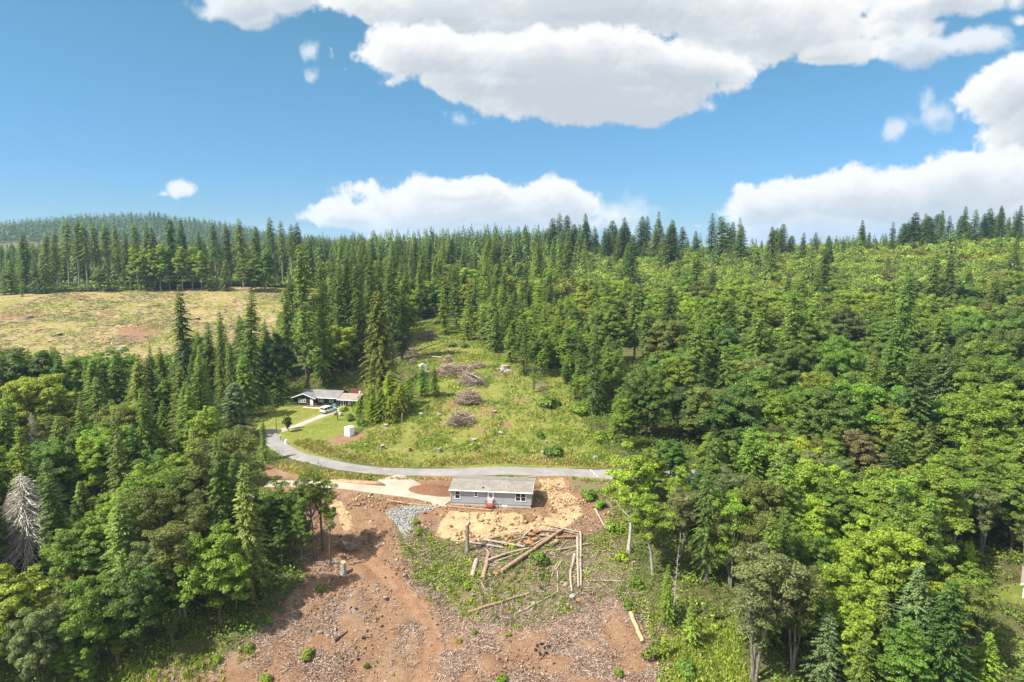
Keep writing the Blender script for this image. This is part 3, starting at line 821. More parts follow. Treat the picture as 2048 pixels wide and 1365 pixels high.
def broadleaf(seed, Hh, Rr, base=0.3, leaf=0.42, nclump=46, per=230, bark='bark', stems=1, flatc=0.72, shape='dome', lean=0.0, sparse=0.0, crad=0.27, lift=0.0):
    """trunk with limbs, crown of leafy mounds with gaps between them"""
    r = np.random.default_rng(seed)
    tr = NB(); P = []
    cz = Hh * (base + (1 - base) * 0.48); rz = Hh * (1 - base) * 0.52
    # mounds over an uneven ellipsoid, fewer underneath
    cs = []
    tries = 0
    while len(cs) < nclump and tries < 4000:
        tries += 1
        d = rnd_unit(r, 1)[0]
        if d[2] < -0.55 and r.random() < 0.8: continue
        f = r.uniform(0.55, 1.0) if r.random() < 0.75 else r.uniform(0.2, 0.6)
        k = f * (1 + 0.22 * math.sin(3 * math.atan2(d[1], d[0]) + seed) + r.normal(0, 0.07))
        if shape == 'tall': px = 0.72 + 0.28 * (1 - max(d[2], 0))
        elif shape == 'vase': px = 0.55 + 0.5 * max(0, d[2] + 0.35)
        else: px = 1.0
        c = np.array([d[0] * Rr * k * px, d[1] * Rr * k * px, cz + d[2] * rz * min(k, 1.05)])
        rad = Rr * crad * r.uniform(0.7, 1.3) * (0.8 if f > 0.8 else 1)
        if any(np.linalg.norm((c - o) * [1, 1, 1.3]) < 0.62 * (rad + q) * 0.75 for o, q in cs): continue
        cs.append((c, rad))
    stem_pts = []
    for k in range(stems):
        a = 2 * math.pi * k / max(stems, 1) + r.uniform(0, 1)
        off = np.array([math.cos(a), math.sin(a), 0]) * (0.0 if stems == 1 else 0.25)
        sp = np.array([math.cos(a), math.sin(a), 0]) * (0.0 if stems == 1 else Rr * 0.42)
        tz = np.linspace(0, 1, 8)
        pts = off + sp * (tz ** 1.3)[:, None] + UP * (tz * Hh * (base + (1 - base) * 0.62))[:, None] + np.array([lean, 0, 0]) * (tz ** 1.4)[:, None] * Hh
        pts[1:] += np.cumsum(r.normal(0, 0.035 * Rr, (7, 3)) * [1, 1, 0.2], 0)
        r0 = (0.013 * Hh + 0.07) * (1 if stems == 1 else 0.75)
        tr.tube(pts, r0 * (1 - 0.75 * tz) + r0 * 0.4 * np.exp(-tz * 25), 7)
        stem_pts.append(pts)
    for c, rad in cs:
        c2 = c + np.array([lean, 0, 0]) * (c[2] / Hh) ** 1.4 * Hh
        sp = min(stem_pts, key=lambda p: np.linalg.norm(p[-1][:2] - c2[:2]))
        tt = np.clip(c2[2] / (pts_h := max(1e-3, sp[-1][2])) - 0.22, 0.3, 0.9)
        i = min(6, int(tt * 7)); b = sp[i]
        if b[2] > c2[2]: i = max(2, i - 2); b = sp[i]
        mid = (b + c2) / 2 + np.array([0, 0, 0.12 * np.linalg.norm(c2 - b) * (-1 if c2[2] > b[2] + 3 else 1)])
        rr = 0.010 * np.linalg.norm(c2 - b) + 0.025
        if r.random() < 0.6: tr.tube([b, mid, c2], [rr, rr * 0.7, 0.02], 4)
        if r.random() < sparse: continue
        n = int(per * (rad / (Rr * crad)) ** 1.7)
        P.append(clump_leaves(r, c2, rad, n, leaf, flatc))
        for _ in range(3):                                        # loose sprays break the outline
            e = c2 + rnd_unit(r, 1)[0] * rad * r.uniform(0.9, 1.35) * [1, 1, 0.7]
            P.append(clump_leaves(r, e, rad * 0.38, max(8, n // 9), leaf, 0.8))
    cr = NB(); cr.quads(np.concatenate(P))
    return tr.mesh('trunk', [M[bark]], True), cr.mesh('crown', [M['broadleaf']])

def snag(seed, Hh, Rr, bark='silverwood', droop=0.7, n=330, base=0.12):
    r = np.random.default_rng(seed); tr = NB(); cr = NB()
    h = np.linspace(0, 1, 10)
    tr.tube(np.stack([np.cumsum(r.normal(0, 0.04, 10)), np.cumsum(r.normal(0, 0.04, 10)), h * Hh], 1), (0.012 * Hh + 0.05) * (1 - h) + 0.03, 7)
    for _ in range(n):
        s = r.random() ** 0.8; z = (base + (1 - base) * s) * Hh; a = r.uniform(0, 2 * math.pi); L = Rr * (1 - s) ** 0.7 * r.uniform(0.5, 1.2) + 0.2
        d = np.array([math.cos(a), math.sin(a), 0]); c = UP * z
        t = np.linspace(0, 1, 4)
        pts = c + d * (L * t)[:, None] + UP * (0.15 * L * t - droop * L * t ** 2)[:, None]
        cr.tube(pts, 0.07 * (1 - 0.75 * t) * max(0.6, L / 2.0), 3)
        for _k in range(3):
            b = pts[r.integers(1, 4)]; e = b + (d + r.normal(0, 0.6, 3)) * L * 0.3 - UP * 0.25 * L * droop
            cr.tube([b, (b + e) / 2, e], [0.04, 0.03, 0.014], 3)
    return tr.mesh('trunk', [M[bark]], True), cr.mesh('branches', [M[bark]])

def bush_mesh(seed, rad=1.0, hgt=1.0, n=900, leaf=0.2, lumps=9):
    """low shrub of many leafy lumps, 1 m across at scale 1"""
    r = np.random.default_rng(seed); P = []; tr = NB()
    for k in range(lumps):
        a = r.uniform(0, 2 * math.pi); q = r.uniform(0, 0.62)
        c = np.array([math.cos(a) * q * rad, math.sin(a) * q * rad, hgt * (0.42 + 0.28 * r.random()) * (1.1 - q)])
        P.append(clump_leaves(r, c, 0.42 * rad * r.uniform(0.7, 1.2), n // lumps, leaf, 0.85 * hgt / rad if hgt < rad else 0.9))
        tr.tube([(0, 0, -0.1), c * 0.5 + [0, 0, 0.05], c], [0.03, 0.022, 0.01], 3)
    cr = NB(); cr.quads(np.concatenate(P))
    return tr.mesh('stems', [M['bark']]), cr.mesh('foliage', [M['broadleaf']])

PROTO = {
    # needle trees, real size in metres: (height, meshes)
    'fir': [(30, conifer(11 + k, 30, (5.3, 4.7, 6.0, 5.6, 5.0)[k], (0.08, 0.16, 0.05, 0.12, 0.2)[k], (0.36, 0.28, 0.44, 0.32, 0.4)[k], 1.25, 0.92, gaps=(0.16, 0.28, 0.12, 0.34, 0.22)[k], top=(0.85, 0.7, 0.95, 0.6, 0.8)[k])) for k in range(5)],
    'fir_slim': [(30, conifer(31 + k, 30, 4.0, 0.12, 0.42, 1.15, 0.85, gaps=0.22, top=0.75)) for k in range(4)],
    'fir_edge': [(38, conifer(51 + k, 38, 5.2, 0.36 + 0.07 * k, 0.32, 1.0, 0.95, 'bark_grey', 0.3, 0.7, dead=26)) for k in range(3)],
    'fir_spar': [(40, conifer(61 + k, 40, 4.2, 0.52, 0.3, 0.95, 0.9, 'bark_grey', 0.35, 0.6, dead=18)) for k in range(2)],
    'cedar': [(28, conifer(71 + k, 28, 5.2, 0.04, 0.30, 1.5, 0.72, gaps=0.06, top=0.72, sag=0.35)) for k in range(2)],
    'droop': [(32, conifer(81 + k, 32, 5.0, 0.05, 0.62, 1.3, 0.9, gaps=0.1, top=0.62, sag=0.6)) for k in range(2)],
    'young': [(14, conifer(91 + k, 14, 2.9, 0.03, 0.15, 1.2, 0.62, gaps=0.1, up=0.6)) for k in range(3)],
    'spruce': [(26, conifer(101 + k, 26, 3.7, 0.12, 0.5, 1.2, 0.7, 'bark_grey', 0.18, 0.9, dead=10, sag=0.25)) for k in range(2)],
    'old': [(34, conifer(111 + k, 34, 5.0, 0.2, 0.25, 0.95, 0.95, gaps=0.4, top=0.5)) for k in range(2)],
    # broad trees
    'maple': [(18, broadleaf(201 + k, 18, 6.4, 0.16, 0.36, 104, 300, crad=0.215)) for k in range(4)],
    'maple_big': [(24, broadleaf(221 + k, 24, 9.0, 0.14, 0.40, 140, 370, crad=0.19)) for k in range(2)],
    'alder': [(20, broadleaf(231 + k, 20, 4.4, 0.20, 0.33, 84, 230, 'bark_grey', 1, 0.62, 'tall', crad=0.255)) for k in range(3)],
    'olive': [(20, broadleaf(241 + k, 20, 4.6, 0.26, 0.30, 58, 240, 'bark_grey', 3, 0.75, 'vase', crad=0.27, sparse=0.1)) for k in range(3)],
    'birch': [(17, broadleaf(251 + k, 17, 3.3, 0.38, 0.30, 46, 200, 'bark_pale', 1, 0.7, 'tall', lean=0.12 - 0.24 * k, sparse=0.12, crad=0.3)) for k in range(2)],
    'slim': [(22, broadleaf(261 + k, 22, 3.2, 0.44, 0.28, 40, 170, 'bark', 1, 0.8, 'tall', lean=0.07 - 0.08 * k, sparse=0.22, crad=0.30)) for k in range(3)],
    'snag': [(16, snag(271, 16, 3.0)), (14, snag(272, 14, 2.2, droop=0.1, n=70))],
    'bush': [(1.0, bush_mesh(281 + k)) for k in range(4)],
    'bushtall': [(1.6, bush_mesh(291 + k, 0.8, 1.6, 1100, 0.2, 11)) for k in range(2)],
}
NAMES = {'fir': 'fir_tree', 'fir_slim': 'slim_fir_tree', 'fir_edge': 'tall_fir_tree', 'fir_spar': 'tall_fir_tree', 'cedar': 'cedar_tree', 'droop': 'cedar_tree', 'young': 'young_fir_tree', 'spruce': 'spruce_tree', 'old': 'fir_tree',
         'maple': 'maple_tree', 'maple_big': 'maple_tree', 'alder': 'alder_tree', 'olive': 'cottonwood_tree', 'birch': 'birch_tree', 'slim': 'alder_tree', 'snag': 'dead_tree', 'bush': 'shrub', 'bushtall': 'shrub'}
KINDWORD = {'fir_tree': 'fir', 'slim_fir_tree': 'slim fir', 'tall_fir_tree': 'tall fir', 'cedar_tree': 'cedar', 'young_fir_tree': 'young fir', 'spruce_tree': 'spruce', 'maple_tree': 'maple', 'alder_tree': 'alder', 'cottonwood_tree': 'cottonwood', 'birch_tree': 'birch', 'dead_tree': 'bare dead tree', 'shrub': 'shrub'}  # the slim ones are narrow firs, named as a kind of their own
CONES = ('fir', 'fir_slim', 'fir_edge', 'fir_spar', 'cedar', 'droop', 'young', 'spruce', 'old')
TINT = {   # leaf colour, as it is
    'deep': (0.073, 0.124, 0.029), 'dark': (0.107, 0.174, 0.032), 'mid': (0.145, 0.223, 0.033), 'fresh': (0.191, 0.275, 0.033), 'bright': (0.261, 0.347, 0.037), 'lime': (0.235, 0.304, 0.037),
    'olive': (0.145, 0.169, 0.037), 'brown': (0.190, 0.185, 0.065), 'blue': (0.085, 0.139, 0.053), 'gold': (0.243, 0.257, 0.034), 'sage': (0.169, 0.205, 0.069)}
NEEDLE = {
    'deep': (0.081, 0.130, 0.030), 'dark': (0.116, 0.176, 0.034), 'mid': (0.167, 0.238, 0.037), 'fresh': (0.213, 0.296, 0.037), 'bright': (0.254, 0.325, 0.035), 'lime': (0.300, 0.348, 0.044),
    'olive': (0.176, 0.238, 0.049), 'brown': (0.185, 0.197, 0.062), 'blue': (0.133, 0.203, 0.075), 'gold': (0.254, 0.307, 0.040), 'sage': (0.185, 0.267, 0.088)}
TONE = {'deep': 'very dark green', 'dark': 'dark green', 'mid': 'mid green', 'fresh': 'fresh green', 'bright': 'bright green', 'lime': 'yellow green', 'olive': 'olive green', 'brown': 'brownish', 'blue': 'bluish green', 'gold': 'golden green', 'sage': 'grey green'}
TREES = []
def plant(kind, x, y, height, tint, label=None, short=None, group=None, wide=1.0, rz=None, cat=None, rs=None, zoff=0.0, name=None):
    rs = rs or rng
    protos = PROTO[kind]
    hp, (tm, cm) = protos[int(rs.integers(len(protos)))]
    s = height / hp
    z = float(H(x, y)[0]) - 0.15 * s + zoff
    nm = name or NAMES[kind]
    root = empty(nm, (x, y, z), rs.uniform(0, 2 * math.pi) if rz is None else rz)
    root.scale = (s * wide, s * wide, s)
    if name is None and kind not in ('bush', 'bushtall'): root.rotation_euler = (rs.normal(0, 0.028), rs.normal(0, 0.028), root.rotation_euler[2])
    tname, cname = tm.name.split('.')[0], cm.name.split('.')[0]
    link(tname, tm, root); c = link(cname, cm, root)
    k = np.array(NEEDLE[tint] if kind in CONES else TINT[tint]) * rs.uniform(0.88, 1.14) * (1 + rs.normal(0, 0.05, 3))
    c.color = (*k, 1.0)
    tag(root, label, cat or ('shrub' if nm == 'shrub' else 'tree'), group)
    ut, vt = project(x, y, z + height); ub, vb = project(x, y, z)
    TREES.append(dict(o=root, name=nm if nm in KINDWORD else NAMES[kind], kind=kind, x=x, y=y, h=height, tint=tint, label=label, short=short, ut=float(ut), vt=float(vt), vb=float(vb), group=group))
    return root

def tree_top(kind, u, v, Y, tint, label=None, short=None, **kw):
    """tree at distance Y whose top is seen at u, v"""
    x, _, zt = point(u, v, Y)
    hgt = zt - float(H(x, Y)[0])
    return plant(kind, x, Y, max(hgt, 2.0), tint, label, short, **kw)

def shrub(u, v, r_px, tint, label, tall=False, **kw):
    """bush whose middle is seen at u, v with radius r_px in the photograph"""
    x, y, z = at(u, v + r_px * 0.55)
    rad = r_px / FPX * math.hypot(y, 20) * 1.08
    return plant('bushtall' if tall else 'bush', x, y, rad * (1.5 if tall else 1.0), tint, label, None, **kw)
# ------------------------------------------------------------------ paints and claddings
M['siding'] = simple('grey_lap_siding', (0.36, 0.36, 0.36), 0.7, 0.10, 0.8)
M['skirt'] = simple('pale_grey_skirting', (0.47, 0.47, 0.46), 0.8, 0.12, 1.5)
M['white'] = simple('white_paint', (0.80, 0.80, 0.78), 0.5, 0.06, 2)
M['offwhite'] = simple('white_metal', (0.74, 0.75, 0.75), 0.4, 0.06, 2)
M['glass'] = simple('dark_window_glass', (0.022, 0.026, 0.03), 0.08, 0.3, 1.0, spec=0.6)
M['black'] = simple('black_metal', (0.02, 0.02, 0.02), 0.5, 0.3)
M['redwood'] = simple('red_stained_wood', (0.36, 0.095, 0.04), 0.75, 0.35, 5)
M['brownwood'] = simple('brown_wood', (0.23, 0.13, 0.075), 0.85, 0.35, 4)
M['orangewood'] = simple('orange_cedar_boards', (0.27, 0.115, 0.045), 0.85, 0.3, 3)
M['dark_siding'] = simple('black_green_siding', (0.022, 0.030, 0.032), 0.8, 0.25, 1.2)
M['teal'] = simple('teal_cover', (0.10, 0.25, 0.27), 0.6, 0.2)
M['green_metal'] = simple('dark_green_metal', (0.035, 0.075, 0.045), 0.45, 0.15)
M['greenhouse'] = simple('sage_green_siding', (0.13, 0.26, 0.20), 0.75, 0.12, 1.5)
M['car'] = simple('white_car_paint', (0.78, 0.78, 0.77), 0.25, 0.03, spec=0.5)
M['tyre'] = simple('tyre_rubber', (0.02, 0.02, 0.02), 0.9)
M['rim'] = simple('wheel_rim', (0.45, 0.46, 0.47), 0.35, 0.1, metal=0.7)
M['red_lamp'] = simple('red_lamp_glass', (0.45, 0.02, 0.02), 0.3)
M['concrete'] = simple('pale_concrete', (0.50, 0.45, 0.39), 0.9, 0.2, 1.5)
M['wattle'] = simple('straw_roll', (0.40, 0.25, 0.13), 0.95, 0.4, 3, bump=0.6)
M['grey_metal'] = simple('dull_grey_metal', (0.42, 0.45, 0.47), 0.5, 0.2)
def shingle(name, c, c2, ax):
    m, nt = new_mat(name); g = G(nt)
    o = g.obj()
    br = g.n('ShaderNodeTexBrick'); br.inputs['Scale'].default_value = 1.0
    mp = g.n('ShaderNodeMapping'); mp.inputs['Rotation'].default_value = (0, 0, R(90) if ax else 0); g.l(o, mp.inputs[0]); g.l(mp.outputs[0], br.inputs['Vector'])
    br.inputs['Color1'].default_value = (*c, 1); br.inputs['Color2'].default_value = (*c2, 1); br.inputs['Mortar'].default_value = (*[k * 0.6 for k in c2], 1)
    br.inputs['Brick Width'].default_value = 0.33; br.inputs['Row Height'].default_value = 0.15; br.inputs['Mortar Size'].default_value = 0.012
    f = g.noise(0.7, 5, 0.6, o)
    base = g.mix(g.math('MULTIPLY', g.ramp(f, 0.35, 0.7), 0.45), br.outputs['Color'], tuple(k * 1.25 for k in c))
    p = g.n('ShaderNodeBsdfPrincipled'); g.l(base, p.inputs['Base Color']); p.inputs['Roughness'].default_value = 0.95; p.inputs['Specular IOR Level'].default_value = 0.15
    g.out(p.outputs[0]); return m
M['shingle'] = shingle('weathered_grey_shingles', (0.235, 0.21, 0.18), (0.165, 0.148, 0.13), 0)
M['shingle2'] = shingle('pale_grey_shingles', (0.21, 0.20, 0.195), (0.155, 0.148, 0.145), 0)
M['shingle3'] = shingle('brown_grey_shingles', (0.29, 0.24, 0.205), (0.21, 0.175, 0.15), 0)

def lap_siding(g_mb, *a): pass

def window(parent, x0, x1, z0, z1, y=0.0, double=1, frame='white', name='window'):
    """window in a wall that looks towards -y: trim, sash bars and panes"""
    t = 0.11
    f = MB()
    f.box(x0, x1, y - 0.06, y - 0.004, z1 - t, z1).box(x0, x1, y - 0.07, y - 0.004, z0, z0 + t)
    f.box(x0, x0 + t, y - 0.06, y - 0.004, z0 + t, z1 - t).box(x1 - t, x1, y - 0.06, y - 0.004, z0 + t, z1 - t)
    w = f.build(name, M[frame], parent)
    xs = np.linspace(x0 + t, x1 - t, double + 1)
    sb = MB(); zm = (z0 + z1) / 2
    for k in range(double):
        sb.box(xs[k], xs[k + 1], y - 0.05, y - 0.02, zm - 0.035, zm + 0.035)
    for k in range(1, double): sb.box(xs[k] - 0.07, xs[k] + 0.07, y - 0.056, y - 0.012, z0 + t, z1 - t)
    sb.build('sash', M[frame], w)
    for k in range(double):
        MB().box(xs[k], xs[k + 1], y - 0.03, y - 0.008, z0 + t, z1 - t).build('pane', M['glass'], w)
    return w

# ------------------------------------------------------------------ the grey house
L_, D_ = HOUSE_LEN, HOUSE_DEP
EAVE, RIDGE, SK = 2.92, 3.72, 0.55
house = empty('house', (HC0[0], HC0[1], 0.0), HOUSE_ANG)
tag(house, 'long single storey grey house with shallow brown-grey roof and white trimmed windows', 'house')
wl = MB()
wl.prism([(0, SK), (D_, SK), (D_, EAVE), (D_ / 2, RIDGE - 0.02), (0, EAVE)], 'x', 0, L_)
wall = wl.build('wall', M['siding'], house)
lap = MB()
z = SK + 0.16
while z < EAVE - 0.08:
    lap.box(0.12, L_ - 0.12, -0.014, -0.002, z, z + 0.022); lap.box(L_ + 0.002, L_ + 0.014, 0.1, D_ - 0.1, z, z + 0.022); z += 0.18
lap.build('lap_edges', M['siding'], wall)
ct = MB()
for xx in (0, L_):
    ct.box(xx - 0.05 if xx == 0 else xx - 0.09, xx + 0.09 if xx == 0 else xx + 0.05, -0.05, 0.09, SK - 0.02, EAVE - 0.02)
ct.box(0.1, L_ - 0.1, -0.03, -0.003, SK - 0.03, SK + 0.07)
ct.build('corner_trim', M['siding'], wall)
sk = MB(); sk.box(0.06, L_ - 0.06, 0.05, D_ - 0.05, -0.6, SK - 0.032)
skirt = sk.build('skirting', M['skirt'], house)
for fx in (0.03, 0.33, 0.612, 0.94):
    MB().box(fx * L_, fx * L_ + 0.42, 0.02, 0.048, 0.30, 0.46).build('vent', M['grey_metal'], skirt)
MB().box(0.64 * L_, 0.64 * L_ + 1.0, 0.015, 0.048, 0.02, 0.46).build('access_panel', M['offwhite'], skirt)
roof = None
rb = MB(); ov, gv, th = 0.32, 0.30, 0.13
sl = (RIDGE - EAVE) / (D_ / 2)
ye, ze = -ov, EAVE - ov * sl
rb.prism([(ye, ze + 0.02), (D_ / 2, RIDGE + 0.02), (D_ - ye, ze + 0.02), (D_ - ye, ze + 0.02 + th), (D_ / 2, RIDGE + 0.02 + th), (ye, ze + 0.02 + th)], 'x', -gv, L_ + gv)
roof = rb.build('roof', M['shingle'], house)
fs = MB(); fs.box(-gv - 0.02, L_ + gv + 0.02, ye - 0.10, ye - 0.003, ze - 0.03, ze + 0.14)
fs.build('gutter', M['white'], roof)
rf = MB(); rf.prism([(ye, ze - 0.04), (D_ / 2, RIDGE - 0.04), (D_ - ye, ze - 0.04), (D_ - ye, ze + 0.14), (D_ / 2, RIDGE + 0.14), (ye, ze + 0.14)], 'x', L_ + gv + 0.003, L_ + gv + 0.035)
rf.build('fascia', M['white'], roof)
MB().box(-gv, L_ + gv, D_ / 2 - 0.16, D_ / 2 + 0.16, RIDGE + th + 0.012, RIDGE + th + 0.045).build('ridge_cap', M['shingle'], roof)
def on_roof(fx, fy): return fx * L_, fy * D_ / 2, EAVE + sl * fy * D_ / 2 + th
x, y, z = on_roof(0.40, 0.18); MB().box(x - 0.17, x + 0.17, y - 0.15, y + 0.15, z - 0.05, z + 0.16).build('roof_vent', M['black'], roof, 0.03)
for a in ((0.63, 0.62), (0.69, 0.22)):
    x, y, z = on_roof(*a); MB().lathe([(0.10, -0.05), (0.06, 0.02), (0.05, 0.35), (0.04, 0.36)], 8, (x, y, z)).build('roof_pipe', M['white'], roof)
window(house, 0.049 * L_, 0.049 * L_ + 1.02, 1.18, 2.76)
window(house, 0.292 * L_, 0.292 * L_ + 0.74, 1.72, 2.74)
window(house, 0.805 * L_, 0.805 * L_ + 1.98, 1.18, 2.76, double=2)
dx0 = 0.470 * L_
door = MB().box(dx0, dx0 + 0.92, -0.05, -0.004, SK + 0.06, SK + 2.12).build('door', M['white'], house)
tr = MB().box(dx0 - 0.13, dx0 - 0.003, -0.06, -0.003, SK, SK + 2.24).box(dx0 + 0.923, dx0 + 1.05, -0.06, -0.003, SK, SK + 2.24).box(dx0 - 0.003, dx0 + 0.923, -0.06, -0.003, SK + 2.123, SK + 2.24)
tr.build('door_trim', M['white'], door)
MB().box(dx0 + 0.2, dx0 + 0.72, -0.062, -0.052, SK + 1.12, SK + 1.95).build('pane', M['glass'], door)
mu = MB()
for k in (1, 2): mu.box(dx0 + 0.2 + k * 0.173 - 0.015, dx0 + 0.2 + k * 0.173 + 0.015, -0.074, -0.063, SK + 1.12, SK + 1.95)
for k in (1, 2): mu.box(dx0 + 0.2, dx0 + 0.72, -0.080, -0.0745, SK + 1.12 + k * 0.277 - 0.015, SK + 1.12 + k * 0.277 + 0.015)
mu.build('glazing_bars', M['white'], door)
MB().lathe([(0.03, 0), (0.04, 0.03), (0.02, 0.06)], 8, (dx0 + 0.83, -0.07, SK + 1.0)).build('handle', M['black'], door)
MB().box(dx0 - 0.38, dx0 - 0.24, -0.14, -0.004, SK + 1.75, SK + 2.05).build('wall_lamp', M['black'], house, 0.02)
MB().box(dx0 - 0.62, dx0 - 0.5, -0.05, -0.004, SK + 0.25, SK + 0.45).build('outlet_box', M['black'], house)
MB().box(dx0 + 2.05, dx0 + 2.2, -0.06, -0.004, SK + 0.15, SK + 0.32).build('outlet_box', M['white'], house)

def house_pt(x, y): 
    c, s = math.cos(HOUSE_ANG), math.sin(HOUSE_ANG)
    return HC0[0] + x * c - y * s, HC0[1] + x * s + y * c
px, py = house_pt(dx0 - 0.12, 0)
porch = empty('porch_steps', (px, py, 0), HOUSE_ANG)
tag(porch, 'small red stained wooden porch with railings and steps below the white door', 'steps')
MB().box(0, 1.15, -1.20, -0.07, SK - 0.10, SK - 0.02).build('deck', M['redwood'], porch)
for xx in (0.05, 1.02):
    for yy in (-1.15, -0.2): MB().box(xx, xx + 0.09, yy, yy + 0.09, -0.35, SK - 0.103).build('post', M['redwood'], porch)
MB().box(0.0, 1.15, -1.235, -1.203, SK - 0.25, SK - 0.02).build('fascia_board', M['redwood'], porch)
for k, (a, b) in enumerate((((1.06, -1.2), (1.06, -0.1)), ((0.0, -1.16), (1.1, -1.16)))):
    rl = MB()
    n = 6
    for i in range(n):
        t = i / (n - 1); xx = a[0] + (b[0] - a[0]) * t; yy = a[1] + (b[1] - a[1]) * t
        w = 0.045 if i in (0, n - 1) else 0.018
        rl.box(xx - w, xx + w, yy - w, yy + w, SK - 0.018, SK + 0.92)
    if k == 0: rl.box(1.0, 1.12, -1.26, -0.08, SK + 0.922, SK + 0.97)
    else: rl.box(-0.06, 0.995, -1.22, -1.10, SK + 0.922, SK + 0.97)
    rl.build('railing', M['redwood'], porch)
for k in range(3):
    MB().box(-0.30 - 0.28 * k, -0.003 - 0.28 * k, -1.15, -0.25, SK - 0.24 - 0.17 * k, SK - 0.19 - 0.17 * k).build('step', M['redwood'], porch)
MB().prism([(-0.003, SK - 0.12), (-0.003, SK - 0.35), (-0.75, -0.12), (-0.9, -0.05)], 'y', -1.22, -1.16).build('stringer', M['redwood'], porch)

# ------------------------------------------------------------------ the dark house by the lawn
DHX, DHY, _ = at(586.5, 809.6)
DANG = R(-11)
dh = empty('house', (DHX, DHY, 2.3), DANG)
tag(dh, 'dark green-black ranch house with front gable and pale shingle roof behind the lawn', 'house')
w = MB()
w.prism([(0.3, -0.3), (6.4, -0.3), (6.4, 2.1), (3.35, 3.2), (0.3, 2.1)], 'y', 0.0, 5.4)
w.box(6.403, 12.6, 1.3, 9.0, -0.3, 2.15)
w.prism([(1.3, 2.153), (9.0, 2.153), (5.2, 3.2)], 'x', 6.403, 12.55)
dw = w.build('wall', M['dark_siding'], dh)
gw = MB(); gw.box(12.603, 18.8, 0.7, 7.6, -0.3, 1.95); gw.prism([(0.7, 1.953), (7.6, 1.953), (4.15, 2.75)], 'x', 12.603, 18.75)
gw.build('garage_wall', M['dark_siding'], dh)
def slab(outline, axis_, a, b, name, mat, t=0.16):
    """roof plates over a gable outline (left eave, ridge, right eave)"""
    (p0, z0), (p1, z1), (p2, z2) = outline
    return MB().prism([(p0, z0), (p1, z1), (p2, z2), (p2, z2 + t), (p1, z1 + t), (p0, z0 + t)], axis_, a, b)
r1 = slab([(-0.25, 1.96), (3.35, 3.25), (6.95, 1.96)], 'y', -0.5, 5.35, 'roof', None).build('roof', M['shingle2'], dh)
r2 = slab([(0.75, 2.04), (5.2, 3.27), (9.6, 2.04)], 'x', 1.2, 13.0, 'roof', None).build('roof', M['shingle2'], dh)
r3 = slab([(0.2, 1.85), (4.15, 2.82), (8.1, 1.85)], 'x', 13.01, 19.3, 'roof', None).build('roof', M['shingle3'], dh)
MB().prism([(-0.28, 1.90), (3.35, 3.2), (6.98, 1.90), (6.98, 2.10), (3.35, 3.40), (-0.28, 2.10)], 'y', -0.56, -0.503).build('barge_board', M['offwhite'], r1)
MB().box(6.9, 13.0, 0.66, 0.747, 2.0, 2.2).build('gutter', M['offwhite'], r2)
MB().box(13.02, 19.3, 0.11, 0.197, 1.81, 2.0).build('gutter', M['offwhite'], r3)
MB().lathe([(0.28, -0.4), (0.28, 0.8), (0.22, 0.9)], 10, (18.0, 4.4, 2.75)).build('chimney', M['white'], dh)
window(dh, 1.7, 3.9, 0.75, 1.75, 0.0, 3)
window(dh, 7.0, 8.5, 0.75, 1.85, 1.3, 2)
window(dh, 10.3, 11.4, 0.85, 1.85, 1.3, 1)
MB().box(5.15, 6.05, -0.05, -0.003, 0.05, 1.9).build('door', M['white'], dh)
dd = MB().box(13.9, 15.4, 0.64, 0.697, -0.1, 1.8).build('door', M['white'], dh)
for k in range(2): MB().box(14.05 + 0.72 * k, 14.6 + 0.72 * k, 0.62, 0.637, 0.1, 1.6).build('pane', M['glass'], dd)
MB().box(16.0, 16.9, 0.65, 0.697, 0.5, 1.7).build('sign_board', M['concrete'], dh)
pp = MB().box(4.7, 8.0, -1.5, -0.06, -0.3, 0.05); 
pp.build('porch', M['brownwood'], dh)
pr = MB()
for xx in np.linspace(4.75, 7.9, 9): pr.box(xx - 0.03, xx + 0.03, -1.45, -1.39, 0.053, 0.85)
pr.box(4.7, 7.95, -1.47, -1.37, 0.853, 0.92)
pr.build('railing', M['brownwood'], dh)
def dh_pt(x, y):
    c, s = math.cos(DANG), math.sin(DANG); return DHX + x * c - y * s, DHY + x * s + y * c
a0 = dh_pt(4.2, -2.0); a1 = dh_pt(12.8, -1.5)
strip('path', smooth_line([a0, dh_pt(8, -2.2), a1], 0.8), 0.55, 0.55, M['concrete'], 0.06, 5, 0.05)

a0 = dh_pt(10.5, 14.5)
fen = empty('fence', (a0[0], a0[1], float(H(*a0)[0])), DANG + R(6))
tag(fen, 'short orange board fence standing behind the dark house roof', 'fence')
fb = MB()
for k in range(22): fb.box(k * 0.16, k * 0.16 + 0.15, 0, 0.025, 0.05, 2.0 + 0.05 * math.sin(k * 3.0) + (0.3 if k > 14 else 0))
fb.build('boards', M['orangewood'], fen)
for k in (0, 10, 21): MB().box(k * 0.16, k * 0.16 + 0.1, 0.028, 0.12, -0.4, 1.9).build('post', M['brownwood'], fen)
a0 = dh_pt(12.9, -1.2)
gr = empty('covered_grill', (a0[0], a0[1], float(H(*a0)[0])), DANG)
tag(gr, 'low teal covered grill in front of the dark house garage', 'grill')
MB().prism([(-0.7, 0), (0.7, 0), (0.6, 0.9), (0.35, 1.15), (-0.35, 1.15), (-0.6, 0.9)], 'y', -0.35, 0.35).build('cover', M['teal'], gr, 0.06)
for xx in (-0.5, 0.42): MB().box(xx, xx + 0.08, -0.3, 0.3, -0.12, 0.0).build('foot', M['black'], gr)

